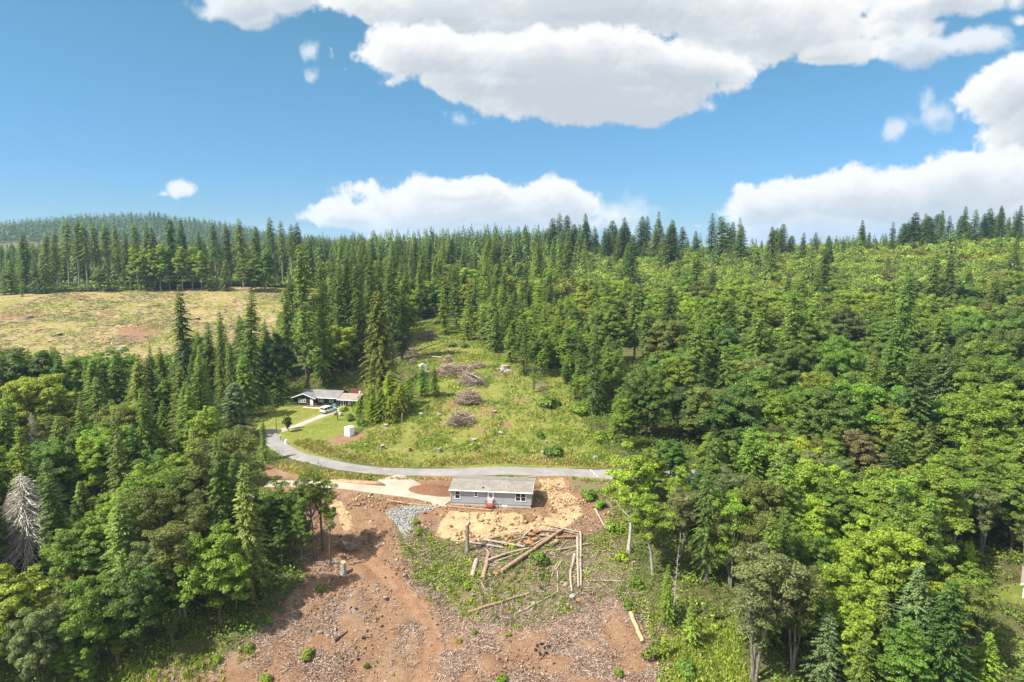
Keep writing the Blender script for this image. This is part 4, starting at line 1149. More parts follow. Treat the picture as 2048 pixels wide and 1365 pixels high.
# ------------------------------------------------------------------ white car on the driveway, seen from behind
def car(u, v, heading, label):
    x, y, z = at(u, v)
    c = empty('car', (x, y, z + 0.12), heading); tag(c, label, 'car')
    prof = [(-2.4, 0.45), (-2.42, 0.95), (-2.3, 1.08), (1.2, 1.08), (2.2, 0.92), (2.4, 0.7), (2.38, 0.42), (1.9, 0.3), (-2.1, 0.3)]
    MB().prism(prof, 'y', -0.93, 0.93).build('body', M['car'], c, 0.07)
    MB().prism([(-2.28, 1.06), (-2.02, 1.66), (-1.5, 1.74), (0.2, 1.72), (0.55, 1.62), (1.25, 1.06)], 'y', -0.80, 0.80).build('cabin', M['glass'], c, 0.05)
    MB().prism([(-2.2, 1.62), (-1.55, 1.78), (0.15, 1.77), (0.5, 1.655), (0.15, 1.70), (-1.5, 1.70)], 'y', -0.82, 0.82).build('roof', M['car'], c, 0.03)
    for sy in (-1, 1):
        for x0 in (-1.15, -0.15): MB().prism([(x0, 1.06), (x0 + 0.12, 1.06), (x0 + 0.10, 1.70), (x0, 1.70)], 'y', sy * 0.805 - 0.012, sy * 0.805 + 0.012).build('pillar', M['car'], c)
    for xx in (-1.45, 1.45):
        for sy in (-1, 1):
            wv = MB()
            wh = empty('wheel'); wh.parent = c; wh.location = (xx, sy * 0.84, 0.34); wh.rotation_euler = (R(90), 0, 0)
            MB().lathe([(0.2, -0.11), (0.35, -0.10), (0.36, 0), (0.35, 0.10), (0.2, 0.11)], 16).build('tyre', M['tyre'], wh)
            MB().lathe([(0.02, -0.112), (0.21, -0.115), (0.21, 0.115), (0.02, 0.112)], 12).build('rim', M['rim'], wh)
    for sy in (-1, 1): MB().box(-2.45, -2.405, sy * 0.8 - 0.12, sy * 0.8 + 0.12, 0.8, 1.02).build('tail_light', M['red_lamp'], c)
    MB().box(-2.46, -2.43, -0.26, 0.26, 0.55, 0.68).build('licence_plate', M['offwhite'], c)
    MB().box(-2.5, -2.405, -0.85, 0.85, 0.32, 0.46).build('bumper', M['black'], c)
    return c
p1 = at(640, 835); p2 = at(688, 817)
car(657, 825.5, math.atan2(p2[1] - p1[1], p2[0] - p1[0]), 'white station wagon parked on the driveway facing the dark house')

# ------------------------------------------------------------------ small things on the lawn and at the roads
def small(name, u, v, label, cat, rz=0.0, dz=0.0):
    x, y, z = at(u, v); o = empty(name, (x, y, z + dz), rz); return tag(o, label, cat)
sh = small('storage_box', 699, 871, 'white square storage shed with flat lid on bare soil beside the lawn', 'shed', R(-32))
MB().box(-0.85, 0.85, -0.8, 0.8, -0.1, 2.0).build('body', M['white'], sh, 0.02)
MB().prism([(-0.92, 2.003), (0.92, 2.003), (0.92, 2.07), (0.0, 2.2), (-0.92, 2.07)], 'y', -0.87, 0.87).build('lid', M['offwhite'], sh)
MB().box(-0.5, 0.5, -0.86, -0.803, 0.05, 1.85).build('door', M['white'], sh)
MB().box(0.35, 0.4, -0.89, -0.863, 0.9, 1.1).build('handle', M['grey_metal'], sh)
tf = small('transformer', 1021.5, 962, 'dark green metal utility cabinet between the grey house and the road', 'utility box', R(-4))
MB().box(-0.55, 0.55, -0.5, 0.5, 0, 0.08).build('base', M['concrete'], tf)
MB().prism([(-0.45, 0.083), (0.45, 0.083), (0.45, 0.95), (-0.38, 0.95), (-0.45, 0.8)], 'x', -0.5, 0.5).build('cabinet', M['green_metal'], tf, 0.03)
MB().box(-0.45, 0.45, -0.49, -0.455, 0.2, 0.75).build('door', M['green_metal'], tf)
MB().box(0.53, 0.66, -0.3, 0.3, 0.1, 0.7).build('fins', M['black'], tf)
up = small('utility_pedestal', 572.5, 889, 'pale green rounded utility pedestal where the driveway meets the road', 'utility box')
MB().lathe([(0.30, -0.1), (0.32, 0.85), (0.28, 1.05), (0.12, 1.16)], 14).build('body', M['offwhite'], up)
MB().lathe([(0.34, -0.1), (0.34, 0.12)], 14).build('collar', M['green_metal'], up)
up = small('mailbox', 561.5, 882, 'grey mailbox on a post beside the slender driveway tree', 'mailbox')
MB().box(-0.06, 0.06, -0.06, 0.06, -0.2, 1.05).build('post', M['brownwood'], up)
MB().prism([(-0.16, 1.053), (0.16, 1.053), (0.16, 1.25), (0.08, 1.36), (-0.08, 1.36), (-0.16, 1.25)], 'x', -0.28, 0.28).build('box', M['grey_metal'], up)
MB().box(-0.1, 0.1, -0.2, -0.165, 1.2, 1.3).build('flag', M['red_lamp'], up)
bp = small('basket_post', 676, 841, 'dark leaning post with brown hanging basket beside the driveway', 'post')  # a leaning post that carries a hanging basket
MB().tube([(0, 0, -0.2), (-0.1, 0, 1.4), (-0.25, 0, 2.9)], [0.11, 0.09, 0.07], 8).build('post', M['black'], bp)
MB().tube([(-0.2, 0, 2.1), (-0.45, -0.1, 2.25), (-0.6, -0.1, 2.05)], 0.03, 5).build('hook', M['black'], bp)
MB().lathe([(0.1, -0.5), (0.38, -0.3), (0.45, 0.05), (0.3, 0.25), (0.05, 0.3)], 12, (-0.6, -0.1, 1.75)).build('basket', M['brownwood'], bp)
kb = small('barrel', 681.5, 832.5, 'small silver grey barrel at the right edge of the driveway', 'barrel')
MB().lathe([(0.38, -0.1), (0.46, 0.25), (0.46, 0.6), (0.40, 0.9), (0.2, 0.98)], 14).build('drum', M['grey_metal'], kb)
MB().lathe([(0.47, 0.3), (0.49, 0.33), (0.47, 0.36)], 14).build('hoop', M['black'], kb)
tn = small('canopy_tent', 846, 743, 'small white sided canopy between the trees and the brush piles', 'tent', R(20))
tp = MB()
for sx in (-1, 1):
    for sy in (-1, 1): MB().tube([(sx * 1.0, sy * 0.8, -0.2), (sx * 1.0, sy * 0.8, 1.7)], 0.05, 6).build('pole', M['grey_metal'], tn)
MB().prism([(-1.15, 1.7), (1.15, 1.7), (0, 2.35)], 'y', -0.95, 0.95).build('roof', M['offwhite'], tn)
MB().box(-1.05, 1.05, -0.86, -0.84, 0.1, 1.69).build('side_panel', M['offwhite'], tn)
MB().box(1.03, 1.05, -0.83, 0.83, 0.1, 1.69).build('side_panel', M['offwhite'], tn)
st = small('marker_stake', 1209, 963, 'thin pale survey stake at the road edge near the birch', 'stake')
MB().box(-0.03, 0.03, -0.03, 0.03, -0.2, 1.1).build('stake', M['log_fresh'], st)
MB().box(-0.034, 0.034, -0.034, 0.034, 1.102, 1.2).build('cap', M['white'], st)
fpst = small('fence_post', 804.5, 846, 'lone weathered grey fence post at the dark edge of the young cedars', 'post')
MB().lathe([(0.14, -0.2), (0.13, 2.0), (0.1, 2.3)], 8).build('post', M['deadwood'], fpst)
MB().lathe([(0.15, 1.2), (0.15, 1.26)], 8).build('wire_band', M['black'], fpst)
# painted mark across the road near its right end
mk = MB(); 
for k in range(5):
    x, y, z = at(1181 + k * 3.2, 942 + k * 3.1); mk.box(x - 0.10, x + 0.10, y - 0.22, y + 0.22, z + 0.212, z + 0.222)
tag(mk.build('road_marking', M['white']), kind='structure')

# green cottage half out of the frame at the lower right
gx0, gy0, gz0 = at(2045, 1196)
gc = empty('cottage', (gx0, gy0, gz0), R(-38))
tag(gc, 'sage green cottage with white trim in the small yard among the trees', 'house')
MB().prism([(0, -0.5), (5.0, -0.5), (5.0, 2.4), (2.5, 3.7), (0, 2.4)], 'y', 0, 7).build('wall', M['greenhouse'], gc)
MB().prism([(-0.45, 2.22), (2.5, 3.78), (5.45, 2.22), (5.45, 2.4), (2.5, 3.98), (-0.45, 2.4)], 'y', -0.4, 7.4).build('roof', M['shingle3'], gc)
tr = MB().box(-0.06, 0.1, -0.05, 0.1, -0.5, 2.3).box(4.9, 5.06, -0.05, 0.1, -0.5, 2.3)
tr.build('corner_trim', M['white'], gc)
MB().prism([(-0.5, 2.12), (2.5, 3.7), (5.5, 2.12), (5.5, 2.36), (2.5, 3.94), (-0.5, 2.36)], 'y', -0.46, -0.403).build('barge_board', M['white'], gc)
window(gc, 1.6, 3.2, 0.9, 2.0, 0.0, 2)

# ------------------------------------------------------------------ logs, stumps, piles
def log(pix, rad, mat, label, taper=0.75, lift=0.0, group=None, n=9, name='log'):
    pts = [at(u, v) for u, v in pix]
    P = smooth_line([p[:2] for p in pts], 0.9) if len(pts) > 2 else np.array([np.array(pts[0][:2]) * (1 - t) + np.array(pts[1][:2]) * t for t in np.linspace(0, 1, 9)])
    zz = H(P[:, 0], P[:, 1])
    # a stiff log rests on the high spots
    t = np.linspace(0, 1, len(P)); k = np.polyfit(t, zz, 1 if len(pix) == 2 else 2); fit = np.polyval(k, t)
    zz = fit + max(0, np.max(zz - fit) * 0.6) + rad * 0.75 + lift
    c = P.mean(0)
    pts3 = np.stack([P[:, 0] - c[0], P[:, 1] - c[1], zz - zz.mean()], 1)
    rs = np.random.default_rng(int(abs(pix[0][0] * 7 + pix[0][1] * 13)))
    pts3[1:-1] += rs.normal(0, rad * 0.10, pts3[1:-1].shape)
    rr = rad * np.linspace(1, taper, len(P)) * (1 + rs.normal(0, 0.035, len(P)))
    root = empty(name, (c[0], c[1], zz.mean())); tag(root, label, 'log', group)
    MB().tube(pts3, rr, 9, False).build('trunk', M[mat], root, smooth=True)
    for e, q in ((0, 1), (-1, -2)):
        d = unit(pts3[e] - pts3[q]); 
        MB().tube([pts3[e] - d * 0.02, pts3[e] + d * 0.012], rr[e] * 0.97, 9).build('cut_end', M['cut'], root)
    # broken limb stubs
    if rad > 0.12:
        sb = NB(); m = len(pts3)
        for _ in range(3):
            i = rs.integers(1, m - 1); d = unit(np.append(rs.normal(0, 1, 2), abs(rs.normal(0.3, 0.4)))); 
            sb.tube([pts3[i], pts3[i] + d * (rad + rs.uniform(0.12, 0.5))], [rad * 0.28, rad * 0.12], 5)
        link('limb_stubs', sb.mesh('limb_stubs', [M[mat]]), root)
    return root
LOGS = [
    ([(1003, 1149), (1060, 1110), (1126, 1066)], 0.36, 'log_brown', 'thickest log, lying diagonally from the bush up to the rock heap', 0.7, 0.25),
    ([(971, 1128), (1015, 1112), (1059, 1101)], 0.19, 'log_pale', 'pale crooked log crossing the brown rotten log and ending at the bush', 0.7, 0.3),
    ([(996, 1125), (1043, 1108)], 0.13, 'log_pale', 'thin pale pole lying along the underside of the pale crooked log', 0.6, 0.2),
    ([(938, 1087), (1006, 1098)], 0.20, 'log_pale', 'pale log running right from the foot of the tall snag', 0.8, 0.1),
    ([(966, 1083), (1049, 1097)], 0.22, 'log_pale', 'long bleached log at the lower edge of the rock heap', 0.8, 0.15),
    ([(1004, 1094), (1056, 1079)], 0.13, 'log_pale', 'slender pale log rising rightwards across the orange rocks', 0.6, 0.35),
    ([(1046, 1078), (1063.5, 1063)], 0.18, 'log_pale', 'short pale log leaning up the bank over the orange rocks', 0.8, 0.3),
    ([(971, 1082), (1012, 1073), (1049, 1070)], 0.15, 'log_brown', 'dark bent log along the upper edge of the rock heap', 0.6, 0.1),
    ([(1099, 1056), (1161, 1070)], 0.17, 'log_pale', 'topmost bleached log at the right of the log jam', 0.7, 0.3),
    ([(1104, 1061), (1158, 1073)], 0.13, 'log_pale', 'bleached log just under the topmost log of the jam', 0.7, 0.2),
    ([(1079, 1065), (1149, 1069)], 0.15, 'log_brown', 'level brown log behind the thickest log', 0.8, 0.25),
    ([(1112, 1081), (1157, 1077)], 0.22, 'log_red', 'reddish brown log near the right end of the log jam', 0.8, 0.2),
    ([(1063, 1096), (1112, 1070)], 0.16, 'log_pale', 'pale log lying close above the thickest diagonal log', 0.7, 0.2),
    ([(1079, 1074), (1108, 1076)], 0.14, 'log_pale', 'short pale log between rock heap and thickest log', 0.8, 0.25),
    ([(1102, 1095), (1116, 1085)], 0.42, 'log_brown', 'short stout butt of a log beside the leafy bush', 0.9, 0.05),
    ([(1154.8, 1079), (1156.5, 1179)], 0.24, 'log_pale', 'long straight log pointing downhill, left of the matching pair', 0.75, 0.1),
    ([(1161, 1069), (1161.8, 1177)], 0.22, 'log_pale', 'long straight log pointing downhill, right of the matching pair', 0.75, 0.1),
    ([(1149.8, 1112), (1141, 1150), (1144, 1187)], 0.25, 'log_pale', 'curved pale log beside the two long straight logs', 0.65, 0.05),
    ([(1107, 1105), (1145, 1098), (1186, 1089)], 0.13, 'log_pale', 'thin pole crossing under the straight log pair towards the green slope', 0.6, 0.2),
    ([(936.5, 1228), (995, 1209), (1059, 1189)], 0.23, 'log_brown', 'long lone brown log lower on the debris slope', 0.7, 0.05),
    ([(1031, 1230), (1075, 1208), (1114, 1186)], 0.14, 'log_pale', 'long thin grey log to the right of the lone brown log', 0.6, 0.03),
    ([(1115, 1144), (1115.8, 1187)], 0.12, 'log_pale', 'thin pale pole pointing downhill amid green sprouts', 0.8, 0.03),
    ([(1103, 1155), (1117.5, 1116)], 0.12, 'log_pale', 'thin leaning pole nearest the bush on its right', 0.7, 0.03),
    ([(1110, 1145), (1124, 1122)], 0.15, 'log_pale', 'short bleached log beside the thin leaning pole', 0.8, 0.03),
    ([(1109, 1110), (1134, 1083)], 0.10, 'log_pale', 'thin pole rising from the stout log butt to the jam', 0.7, 0.1),
    ([(944, 1157), (953, 1124)], 0.40, 'log_pale', 'short fat pale log left of the brown rotten log', 0.9, 0.0),
    ([(966, 1162), (972, 1135), (978, 1110)], 0.40, 'log_brown', 'brown rotten log with a broken lower end', 0.7, 0.0),
    ([(971, 1099), (989, 1120)], 0.13, 'log_pale', 'thin pale stick pointing at the rotten log from above', 0.7, 0.05),
    ([(988, 1127), (1038, 1130)], 0.11, 'log_pale', 'thin level stick under the pale crooked log', 0.7, 0.05),
    ([(1190, 1022), (1211, 1061)], 0.20, 'log_pale', 'bleached log lying alone on the green slope right of the house', 0.7, 0.15),
    ([(1261, 1230), (1285, 1288)], 0.32, 'log_fresh', 'fresh cut orange log at the right edge of the bare slope', 0.9, 0.05),
    ([(699, 1130), (729, 1122)], 0.13, 'log_brown', 'thin log lying beside the tall grey stump', 0.6, 0.05),
    ([(833, 715), (884, 717)], 0.32, 'log_pale', 'long log lying on the grass between the upper brush piles', 0.7, 0.1),
    ([(1204, 1164), (1250, 1165)], 0.12, 'deadwood', 'thin grey fallen branch below the white birch', 0.5, 0.1),
    ([(669, 1286), (696, 1266)], 0.22, 'char', 'burnt black log in the ash patch on the bare slope', 0.6, 0.03),
    ([(702, 1247), (704, 1264)], 0.12, 'char', 'thin charred stick upright above the burnt log', 0.6, 0.03),
    ([(870, 690), (838, 700)], 0.2, 'log_brown', 'dark log under the brush at the hill edge', 0.7, 0.05),
]
for a in LOGS: log(a[0], a[1], a[2], a[3], a[4] if len(a) > 4 else 0.75, a[5] if len(a) > 5 else 0)

def stump(u, v, rad, hgt, label, mat='bark_grey', tilt=(0, 0), roots=0):
    x, y, z = at(u, v); s = empty('stump', (x, y, z - 0.15)); s.rotation_euler = (tilt[0], tilt[1], random.uniform(0, 6))
    tag(s, label, 'stump')
    rs = np.random.default_rng(int(u * 3 + v)); n = 14; V = []; F = []
    zs = [0, 0.12, 0.35, 0.75, 1.0]; fl = [1.55, 1.25, 1.06, 1.0, 0.98]
    ph = rs.uniform(0, 6, 3)
    for q, (zz, f) in enumerate(zip(zs, fl)):
        for k in range(n):
            a = 2 * math.pi * k / n
            r_ = rad * f * (1 + 0.10 * math.sin(3 * a + ph[0]) + 0.07 * math.sin(5 * a + ph[1])) ; V.append((r_ * math.cos(a), r_ * math.sin(a), (hgt + 0.15) * zz + (0.06 * hgt * math.sin(a + ph[2]) if q == 4 else 0)))
    for q in range(4):
        for k in range(n): F.append((q * n + k, q * n + (k + 1) % n, (q + 1) * n + (k + 1) % n, (q + 1) * n + k))
    m = MB(); m.add(V, F); m.build('bole', M[mat], s)
    top = [(p[0] * 0.99, p[1] * 0.99, p[2] + 0.006) for p in V[-n:]]
    MB().add(top, [tuple(range(n))]).build('cut_face', M['cut'], s)
    if roots:
        rb_ = NB()
        for k in range(roots):
            a = rs.uniform(0, 6.28); L = rad * rs.uniform(1.6, 3.2); d = np.array([math.cos(a), math.sin(a), 0])
            rb_.tube([d * rad * 0.6 + UP * hgt * 0.4, d * rad * 1.4 + UP * hgt * 0.25, d * L + UP * rs.uniform(-0.1, 0.5)], [rad * 0.28, rad * 0.2, 0.04], 6)
        link('roots', rb_.mesh('roots', [M[mat]]), s)
    return s
for a in [(687.5, 1148, 0.42, 2.0, 'tall grey cut stump by the bare trees beside the dirt track', 'deadwood'),
          (879, 905, 0.48, 0.95, 'grey stump on the grass hill halfway along the road', 'bark_grey'),
          (765, 898, 0.50, 0.9, 'grey stump on the grass right of the white storage shed', 'bark_grey'),
          (948, 884, 0.75, 0.7, 'wide low stump below the lowest brush pile', 'bark_grey'),
          (772, 853, 0.6, 0.5, 'pale low stump uphill of the storage shed near the cedars', 'bark_grey'),
          (820, 903, 0.28, 0.8, 'thin dark stump between two stumps above the road', 'bark'),
          (1086, 908, 0.5, 0.5, 'small stump on the right side of the grass hill', 'bark_grey'),
          (988, 826, 0.6, 0.5, 'dark broken stump right of the brush piles', 'bark'),
          (1092, 886, 0.35, 0.4, 'little stump beside the dark hill bushes', 'bark_grey')]: stump(*a)
stump(1010, 741, 1.25, 1.5, 'large bleached stump with spread roots on the hill crest', 'deadwood', roots=14)
sn = stump(935, 1103, 0.30, 4.9, 'tall weathered snag standing at the left of the log jam', 'bark_grey')
stump(118, 672, 1.3, 1.2, 'dark uprooted stump in the logged field', 'bark', roots=8)
stump(246, 700, 1.3, 1.5, 'pale twisted stump at the lower edge of the logged field', 'deadwood', roots=9)
stump(395, 640, 1.0, 1.1, 'dark stump beside the lone dark fir in the logged field', 'bark', roots=5)
stump(442, 640, 0.9, 1.2, 'grey stump between the lone fir and the big cedar', 'bark_grey', roots=5)
stump(60, 636, 1.2, 0.9, 'black stump on the bare red soil of the logged field', 'bark', roots=7)

def brush_pile(u, v, w_px, h_px, n, label, mat='brush', poles=0):
    x, y, z = at(u, v + h_px * 0.42)
    rad = w_px / 2 / FPX * y * 1.02; hgt = h_px / FPX * y * 0.86
    o = empty('brush_pile', (x, y + rad * 0.55, float(H(x, y + rad * 0.55)[0]))); tag(o, label, 'brush pile', 'piles of cut branches on the grass hill')
    rs = np.random.default_rng(int(u + v)); nb = NB()
    hs_ = [(rs.uniform(-0.45, 0.45) * rad, rs.uniform(-0.3, 0.3) * rad, rs.uniform(0.55, 1.05), rs.uniform(0.5, 0.75)) for _ in range(5)]
    for k in range(n):
        a = rs.uniform(0, 6.283); q = rs.random() ** 0.6; hx, hy, hh, hr = hs_[k % 5]; c = np.array([hx + math.cos(a) * q * rad * hr, hy + math.sin(a) * q * rad * hr * 0.8, hgt * hh * (1 - q ** 2.2) * rs.uniform(0.2, 1.0)])
        d = unit(np.array([rs.normal(), rs.normal(), rs.normal(0.0, 0.32)])); L = rs.uniform(0.35, 1.1) * rad; r_ = rs.uniform(0.022, 0.075)
        m = c + rs.normal(0, 0.12 * L, 3) * [1, 1, 0.6]
        P_ = np.array([c - d * L * 0.55, m, c + d * L * 0.55]); P_[:, 2] = np.maximum(P_[:, 2], 0.03)
        nb.tube(P_, [r_, r_ * 0.85, r_ * 0.4], 3)
    link('branches', nb.mesh('branches', [M[mat]]), o)
    if poles:
        pb = NB()
        for k in range(poles):
            a = rs.normal(0.0, 0.25); c = np.array([rad * rs.uniform(-0.1, 0.5), -rad * rs.uniform(0.0, 0.55), hgt * rs.uniform(0.35, 0.8)])
            d = unit(np.array([1, -0.55 + 0.3 * a, -0.38 + rs.normal(0, 0.08)])); L = rad * rs.uniform(0.8, 1.2)
            pb.tube([c - d * L * 0.5, c, c + d * L * 0.55], [0.16, 0.15, 0.11], 6)
        link('poles', pb.mesh('poles', [M['deadwood']]), o)
    return o
brush_pile(918, 838, 60, 36, 620, 'lowest round brush pile on the grass hill')
brush_pile(932, 796, 54, 34, 620, 'second brush pile uphill, just above the lowest one')
brush_pile(941, 760, 54, 30, 480, 'brush pile with thick grey poles sticking out on its right', poles=7)
brush_pile(900, 743, 60, 30, 560, 'widest pale brush pile left of the pile with poles')
brush_pile(928, 738, 40, 22, 300, 'brush heap joining the widest pile to the pile with poles')
brush_pile(954, 732, 34, 15, 220, 'low brush pile between the widest pile and the bleached stump')
brush_pile(895, 719, 30, 18, 240, 'small dark brush pile at the end of the long log')
brush_pile(822, 703, 26, 18, 220, 'small brush pile against the dark trees, above the other two')
brush_pile(826, 723, 26, 18, 220, 'reddish brush pile against the dark trees by the canopy')
brush_pile(852, 671, 48, 22, 320, 'highest brush pile on the hill below the forest edge')
brush_pile(690, 1092, 60, 26, 420, 'heap of torn roots under the bare trunks at the dirt track')

# straw rolls that hold the edge of the gravel and of the house bank
def roll(pix, label, rad=0.16):
    pts = [at(u, v) for u, v in pix]; P = smooth_line([p[:2] for p in pts], 0.7); zz = H(P[:, 0], P[:, 1]) + rad * 0.8
    c = P.mean(0); o = empty('straw_roll', (c[0], c[1], float(zz.mean()))); tag(o, label, 'erosion roll')
    MB().tube(np.stack([P[:, 0] - c[0], P[:, 1] - c[1], zz - zz.mean()], 1), rad, 8).build('roll', M['wattle'], o, smooth=True)
    st_ = NB()
    for k in range(1, len(P), 4): st_.tube([(P[k, 0] - c[0], P[k, 1] - c[1] - rad, zz[k] - zz.mean() - 0.2), (P[k, 0] - c[0], P[k, 1] - c[1] - rad, zz[k] - zz.mean() + rad + 0.12)], 0.025, 4)
    link('stakes', st_.mesh('stakes', [M['log_pale']]), o)
roll([(774, 1001), (785, 1004), (800, 1006), (812, 1009)], 'brown straw roll along the outer edge of the gravel bend')
roll([(815, 1009), (835, 1011), (862, 1013), (882, 1015)], 'brown straw roll between the gravel bend and the crushed rock')
roll([(886, 1014), (915, 1016), (950, 1019), (985, 1022)], 'pale straw roll along the house front below the porch')

# ------------------------------------------------------------------ rocks
def rock_mesh(seed):
    import bmesh
    bm = bmesh.new(); bmesh.ops.create_icosphere(bm, subdivisions=2, radius=1.0)
    r = np.random.default_rng(seed); pl = rnd_unit(r, 9); of = r.uniform(0.55, 0.85, 9)
    for vtx in bm.verts:
        p = np.array(vtx.co)
        for d, o in zip(pl, of):
            k = p @ d
            if k > o: p = p - d * (k - o)
        vtx.co = p * np.array([1, 0.82, 0.62])
    me = bpy.data.meshes.new('rock'); bm.to_mesh(me); bm.free(); return me
RM = [rock_mesh(900 + k) for k in range(7)]
def rocks_with(mat): 
    out = []
    for m_ in RM:
        c = m_.copy(); c.materials.clear(); c.materials.append(M[mat]); out.append(c)
    return out
RK = {k: rocks_with(k) for k in ('rock', 'rock_orange', 'rock_grey', 'char')}
def rock(u, v, r_px, mat, label, group=None, lift=0.0, name='rock'):
    x, y, z = at(u, v); rad = r_px / FPX * y * 1.05
    o = link(name, RK[mat][int(rng.integers(7))]); o.location = (x, y, z + rad * 0.25 + lift); o.scale = (rad, rad, rad * 1.1); o.rotation_euler = (rng.normal(0, 0.3), rng.normal(0, 0.3), rng.uniform(0, 6.28))
    return tag(o, label, 'rock', group)
for a in [(640, 1267, 8, 'rock', 'largest tan boulder left of the burnt log'), (656, 1273, 5, 'rock_grey', 'grey boulder between the tan boulder and the burnt log'), (664, 1276, 4.5, 'rock', 'pale rock touching the upper end of the burnt log'),
          (712, 1263, 5.5, 'rock_grey', 'round grey rock right of the burnt log'), (771, 1197, 7, 'rock_grey', 'dark grey root boulder beside the upper dirt track'), (657, 1166, 8, 'rock', 'pale boulder above the round shrub by the bare trees'),
          (669, 1191, 5, 'rock_orange', 'flat orange rock right of the round shrub by the bare trees'), (762, 1252, 5, 'rock_orange', 'reddish rock on the chips left of the track'), (755, 1180, 4, 'rock_grey', 'pale small rock beside the track above the root boulder'),
          (946, 1192, 6, 'rock', 'orange tan rock below the short fat log'), (992, 1149, 8, 'rock_orange', 'square orange rock at the lower end of the thickest log'), (980, 1152, 6, 'rock', 'tan rock beside the square orange rock'),
          (1001, 1137, 7, 'rock_orange', 'long orange rock left of the thickest log'), (954, 1163, 5, 'rock', 'tan rock under the rotten log'), (1132, 1172, 8, 'rock', 'tan boulder left of the curved pale log'), (1125, 1166, 5, 'rock_grey', 'grey rock behind the tan boulder by the curved log'),
          (1145, 1195, 8, 'rock_grey', 'pale boulder at the foot of the curved log'), (1157, 1203, 7, 'rock_orange', 'orange boulder below the straight log pair'), (1135, 1211, 5, 'rock', 'tan rock downhill of the curved log'), (1068, 1210, 9, 'rock_grey', 'flat pale slab beside the lone brown log'),
          (810, 1152, 7, 'rock_grey', 'grey boulder heap at the right edge of the dirt track'), (1104, 1110, 7, 'rock', 'brown boulder at the right end of the leafy bush'), (1212, 1244, 5, 'rock_grey', 'grey rock near the green edge of the right slope'),
          (1253, 1245, 5, 'rock_grey', 'pale rock just left of the fresh cut log'), (1200, 1261, 4, 'rock', 'small tan rock left of the fresh cut log'), (703, 991, 5, 'rock', 'left of three flat rocks below the gravel lane'), (716, 989, 5, 'rock', 'middle of three flat rocks below the gravel lane'), (742, 990, 5, 'rock', 'right of three flat rocks below the gravel lane'),
          (752, 1056, 6, 'rock', 'tan rock on the red bank left of the crushed rock'), (737, 1066, 6, 'rock', 'tan rock at the foot of the red bank'), (878, 831, 5, 'rock_grey', 'white rock on the grass left of the lowest brush pile'), (843, 830, 6, 'rock_grey', 'pair of white rocks up the grass left of the brush piles'),
          (1002, 868, 7, 'rock_grey', 'bleached white rock on the grass right of the wide stump'), (1190, 917, 7, 'rock_grey', 'white rock by the road below the dark maples'), (640, 917, 4, 'rock_grey', 'grey rock on the road verge below the storage shed')]:
    rock(*a)
heap = [(1030 + 12 * math.cos(k * 2.4) * (1 + k / 9), 1083 + 5 * math.sin(k * 2.4) * (1 + k / 12)) for k in range(16)]
for k, (u, v) in enumerate(heap):
    rock(u, v, 4.5 + 3.0 * ((k * 37) % 10) / 10, 'rock_orange' if k % 3 else 'rock', 'orange boulder in the rock heap caught behind the logs', 'orange boulders in the rock heap', 0.1)
for k, (u, v) in enumerate([(1062, 1074), (1073, 1068), (1056, 1088), (1070, 1084), (1064, 1092)]):
    rock(u, v, 8.5, 'rock_orange', 'large orange boulder beside the short leaning log', 'large orange boulders by the leaning log', 0.2)
for k, (u, v) in enumerate([(1075, 1294), (1083, 1290), (1090, 1298), (1072, 1303), (1080, 1310), (1092, 1308), (1097, 1295), (1108, 1330)]):
    rock(u, v, 5.5, 'char', 'charred black lump in the ash of the old fire', 'charred lumps in the ash', 0.05, 'charred_lump')
for k, (u, v) in enumerate([(712, 1219), (702, 1217), (727, 1277), (673, 1262), (716, 1320)]):
    rock(u, v, 4.5, 'char', 'small burnt black lump near the burnt log', 'burnt lumps near the burnt log', 0.03, 'charred_lump')

# (below)
# ------------------------------------------------------------------ what nobody could count: chips, rubble, straw, tufts
def scatter(x0, x1, y0, y1, n, keep):
    x = rng.uniform(x0, x1, n); y = rng.uniform(y0, y1, n)
    za, zb, zc = ground_zones(x, y)
    k = keep(za, zb, zc, x, y)
    m = rng.random(n) < k
    x, y = x[m], y[m]
    return x, y, H(x, y)
def sticks(name, x, y, z, l0, l1, r0, r1, mat, tilt=0.25, lift=0.04):
    n = len(x); a = rng.uniform(0, 2 * math.pi, n); L = l0 + (l1 - l0) * rng.random(n) ** 2.2; r_ = rng.uniform(r0, r1, n) * (0.7 + 0.5 * L / l1)
    d = unit(np.stack([np.cos(a), np.sin(a), rng.normal(0, tilt, n)], 1)); s = np.stack([-np.sin(a), np.cos(a), np.zeros(n)], 1); u_ = np.cross(d, s)
    C = np.stack([x, y, z + lift + r_], 1)
    V = np.empty((n, 6, 3))
    for k, ang in enumerate((0.5, 2.6, 4.7)):
        o = s * (np.cos(ang) * r_)[:, None] + u_ * (np.sin(ang) * r_)[:, None]
        V[:, k] = C - d * (L / 2)[:, None] + o; V[:, k + 3] = C + d * (L / 2)[:, None] + o * 0.6
    b = np.arange(n)[:, None] * 6
    Q = np.concatenate([b + np.array([[i, (i + 1) % 3, 3 + (i + 1) % 3, 3 + i]]) for i in range(3)])
    return tag(link(name, mesh_np(name, V.reshape(-1, 3), Q, mats=[M[mat]])), kind='stuff')
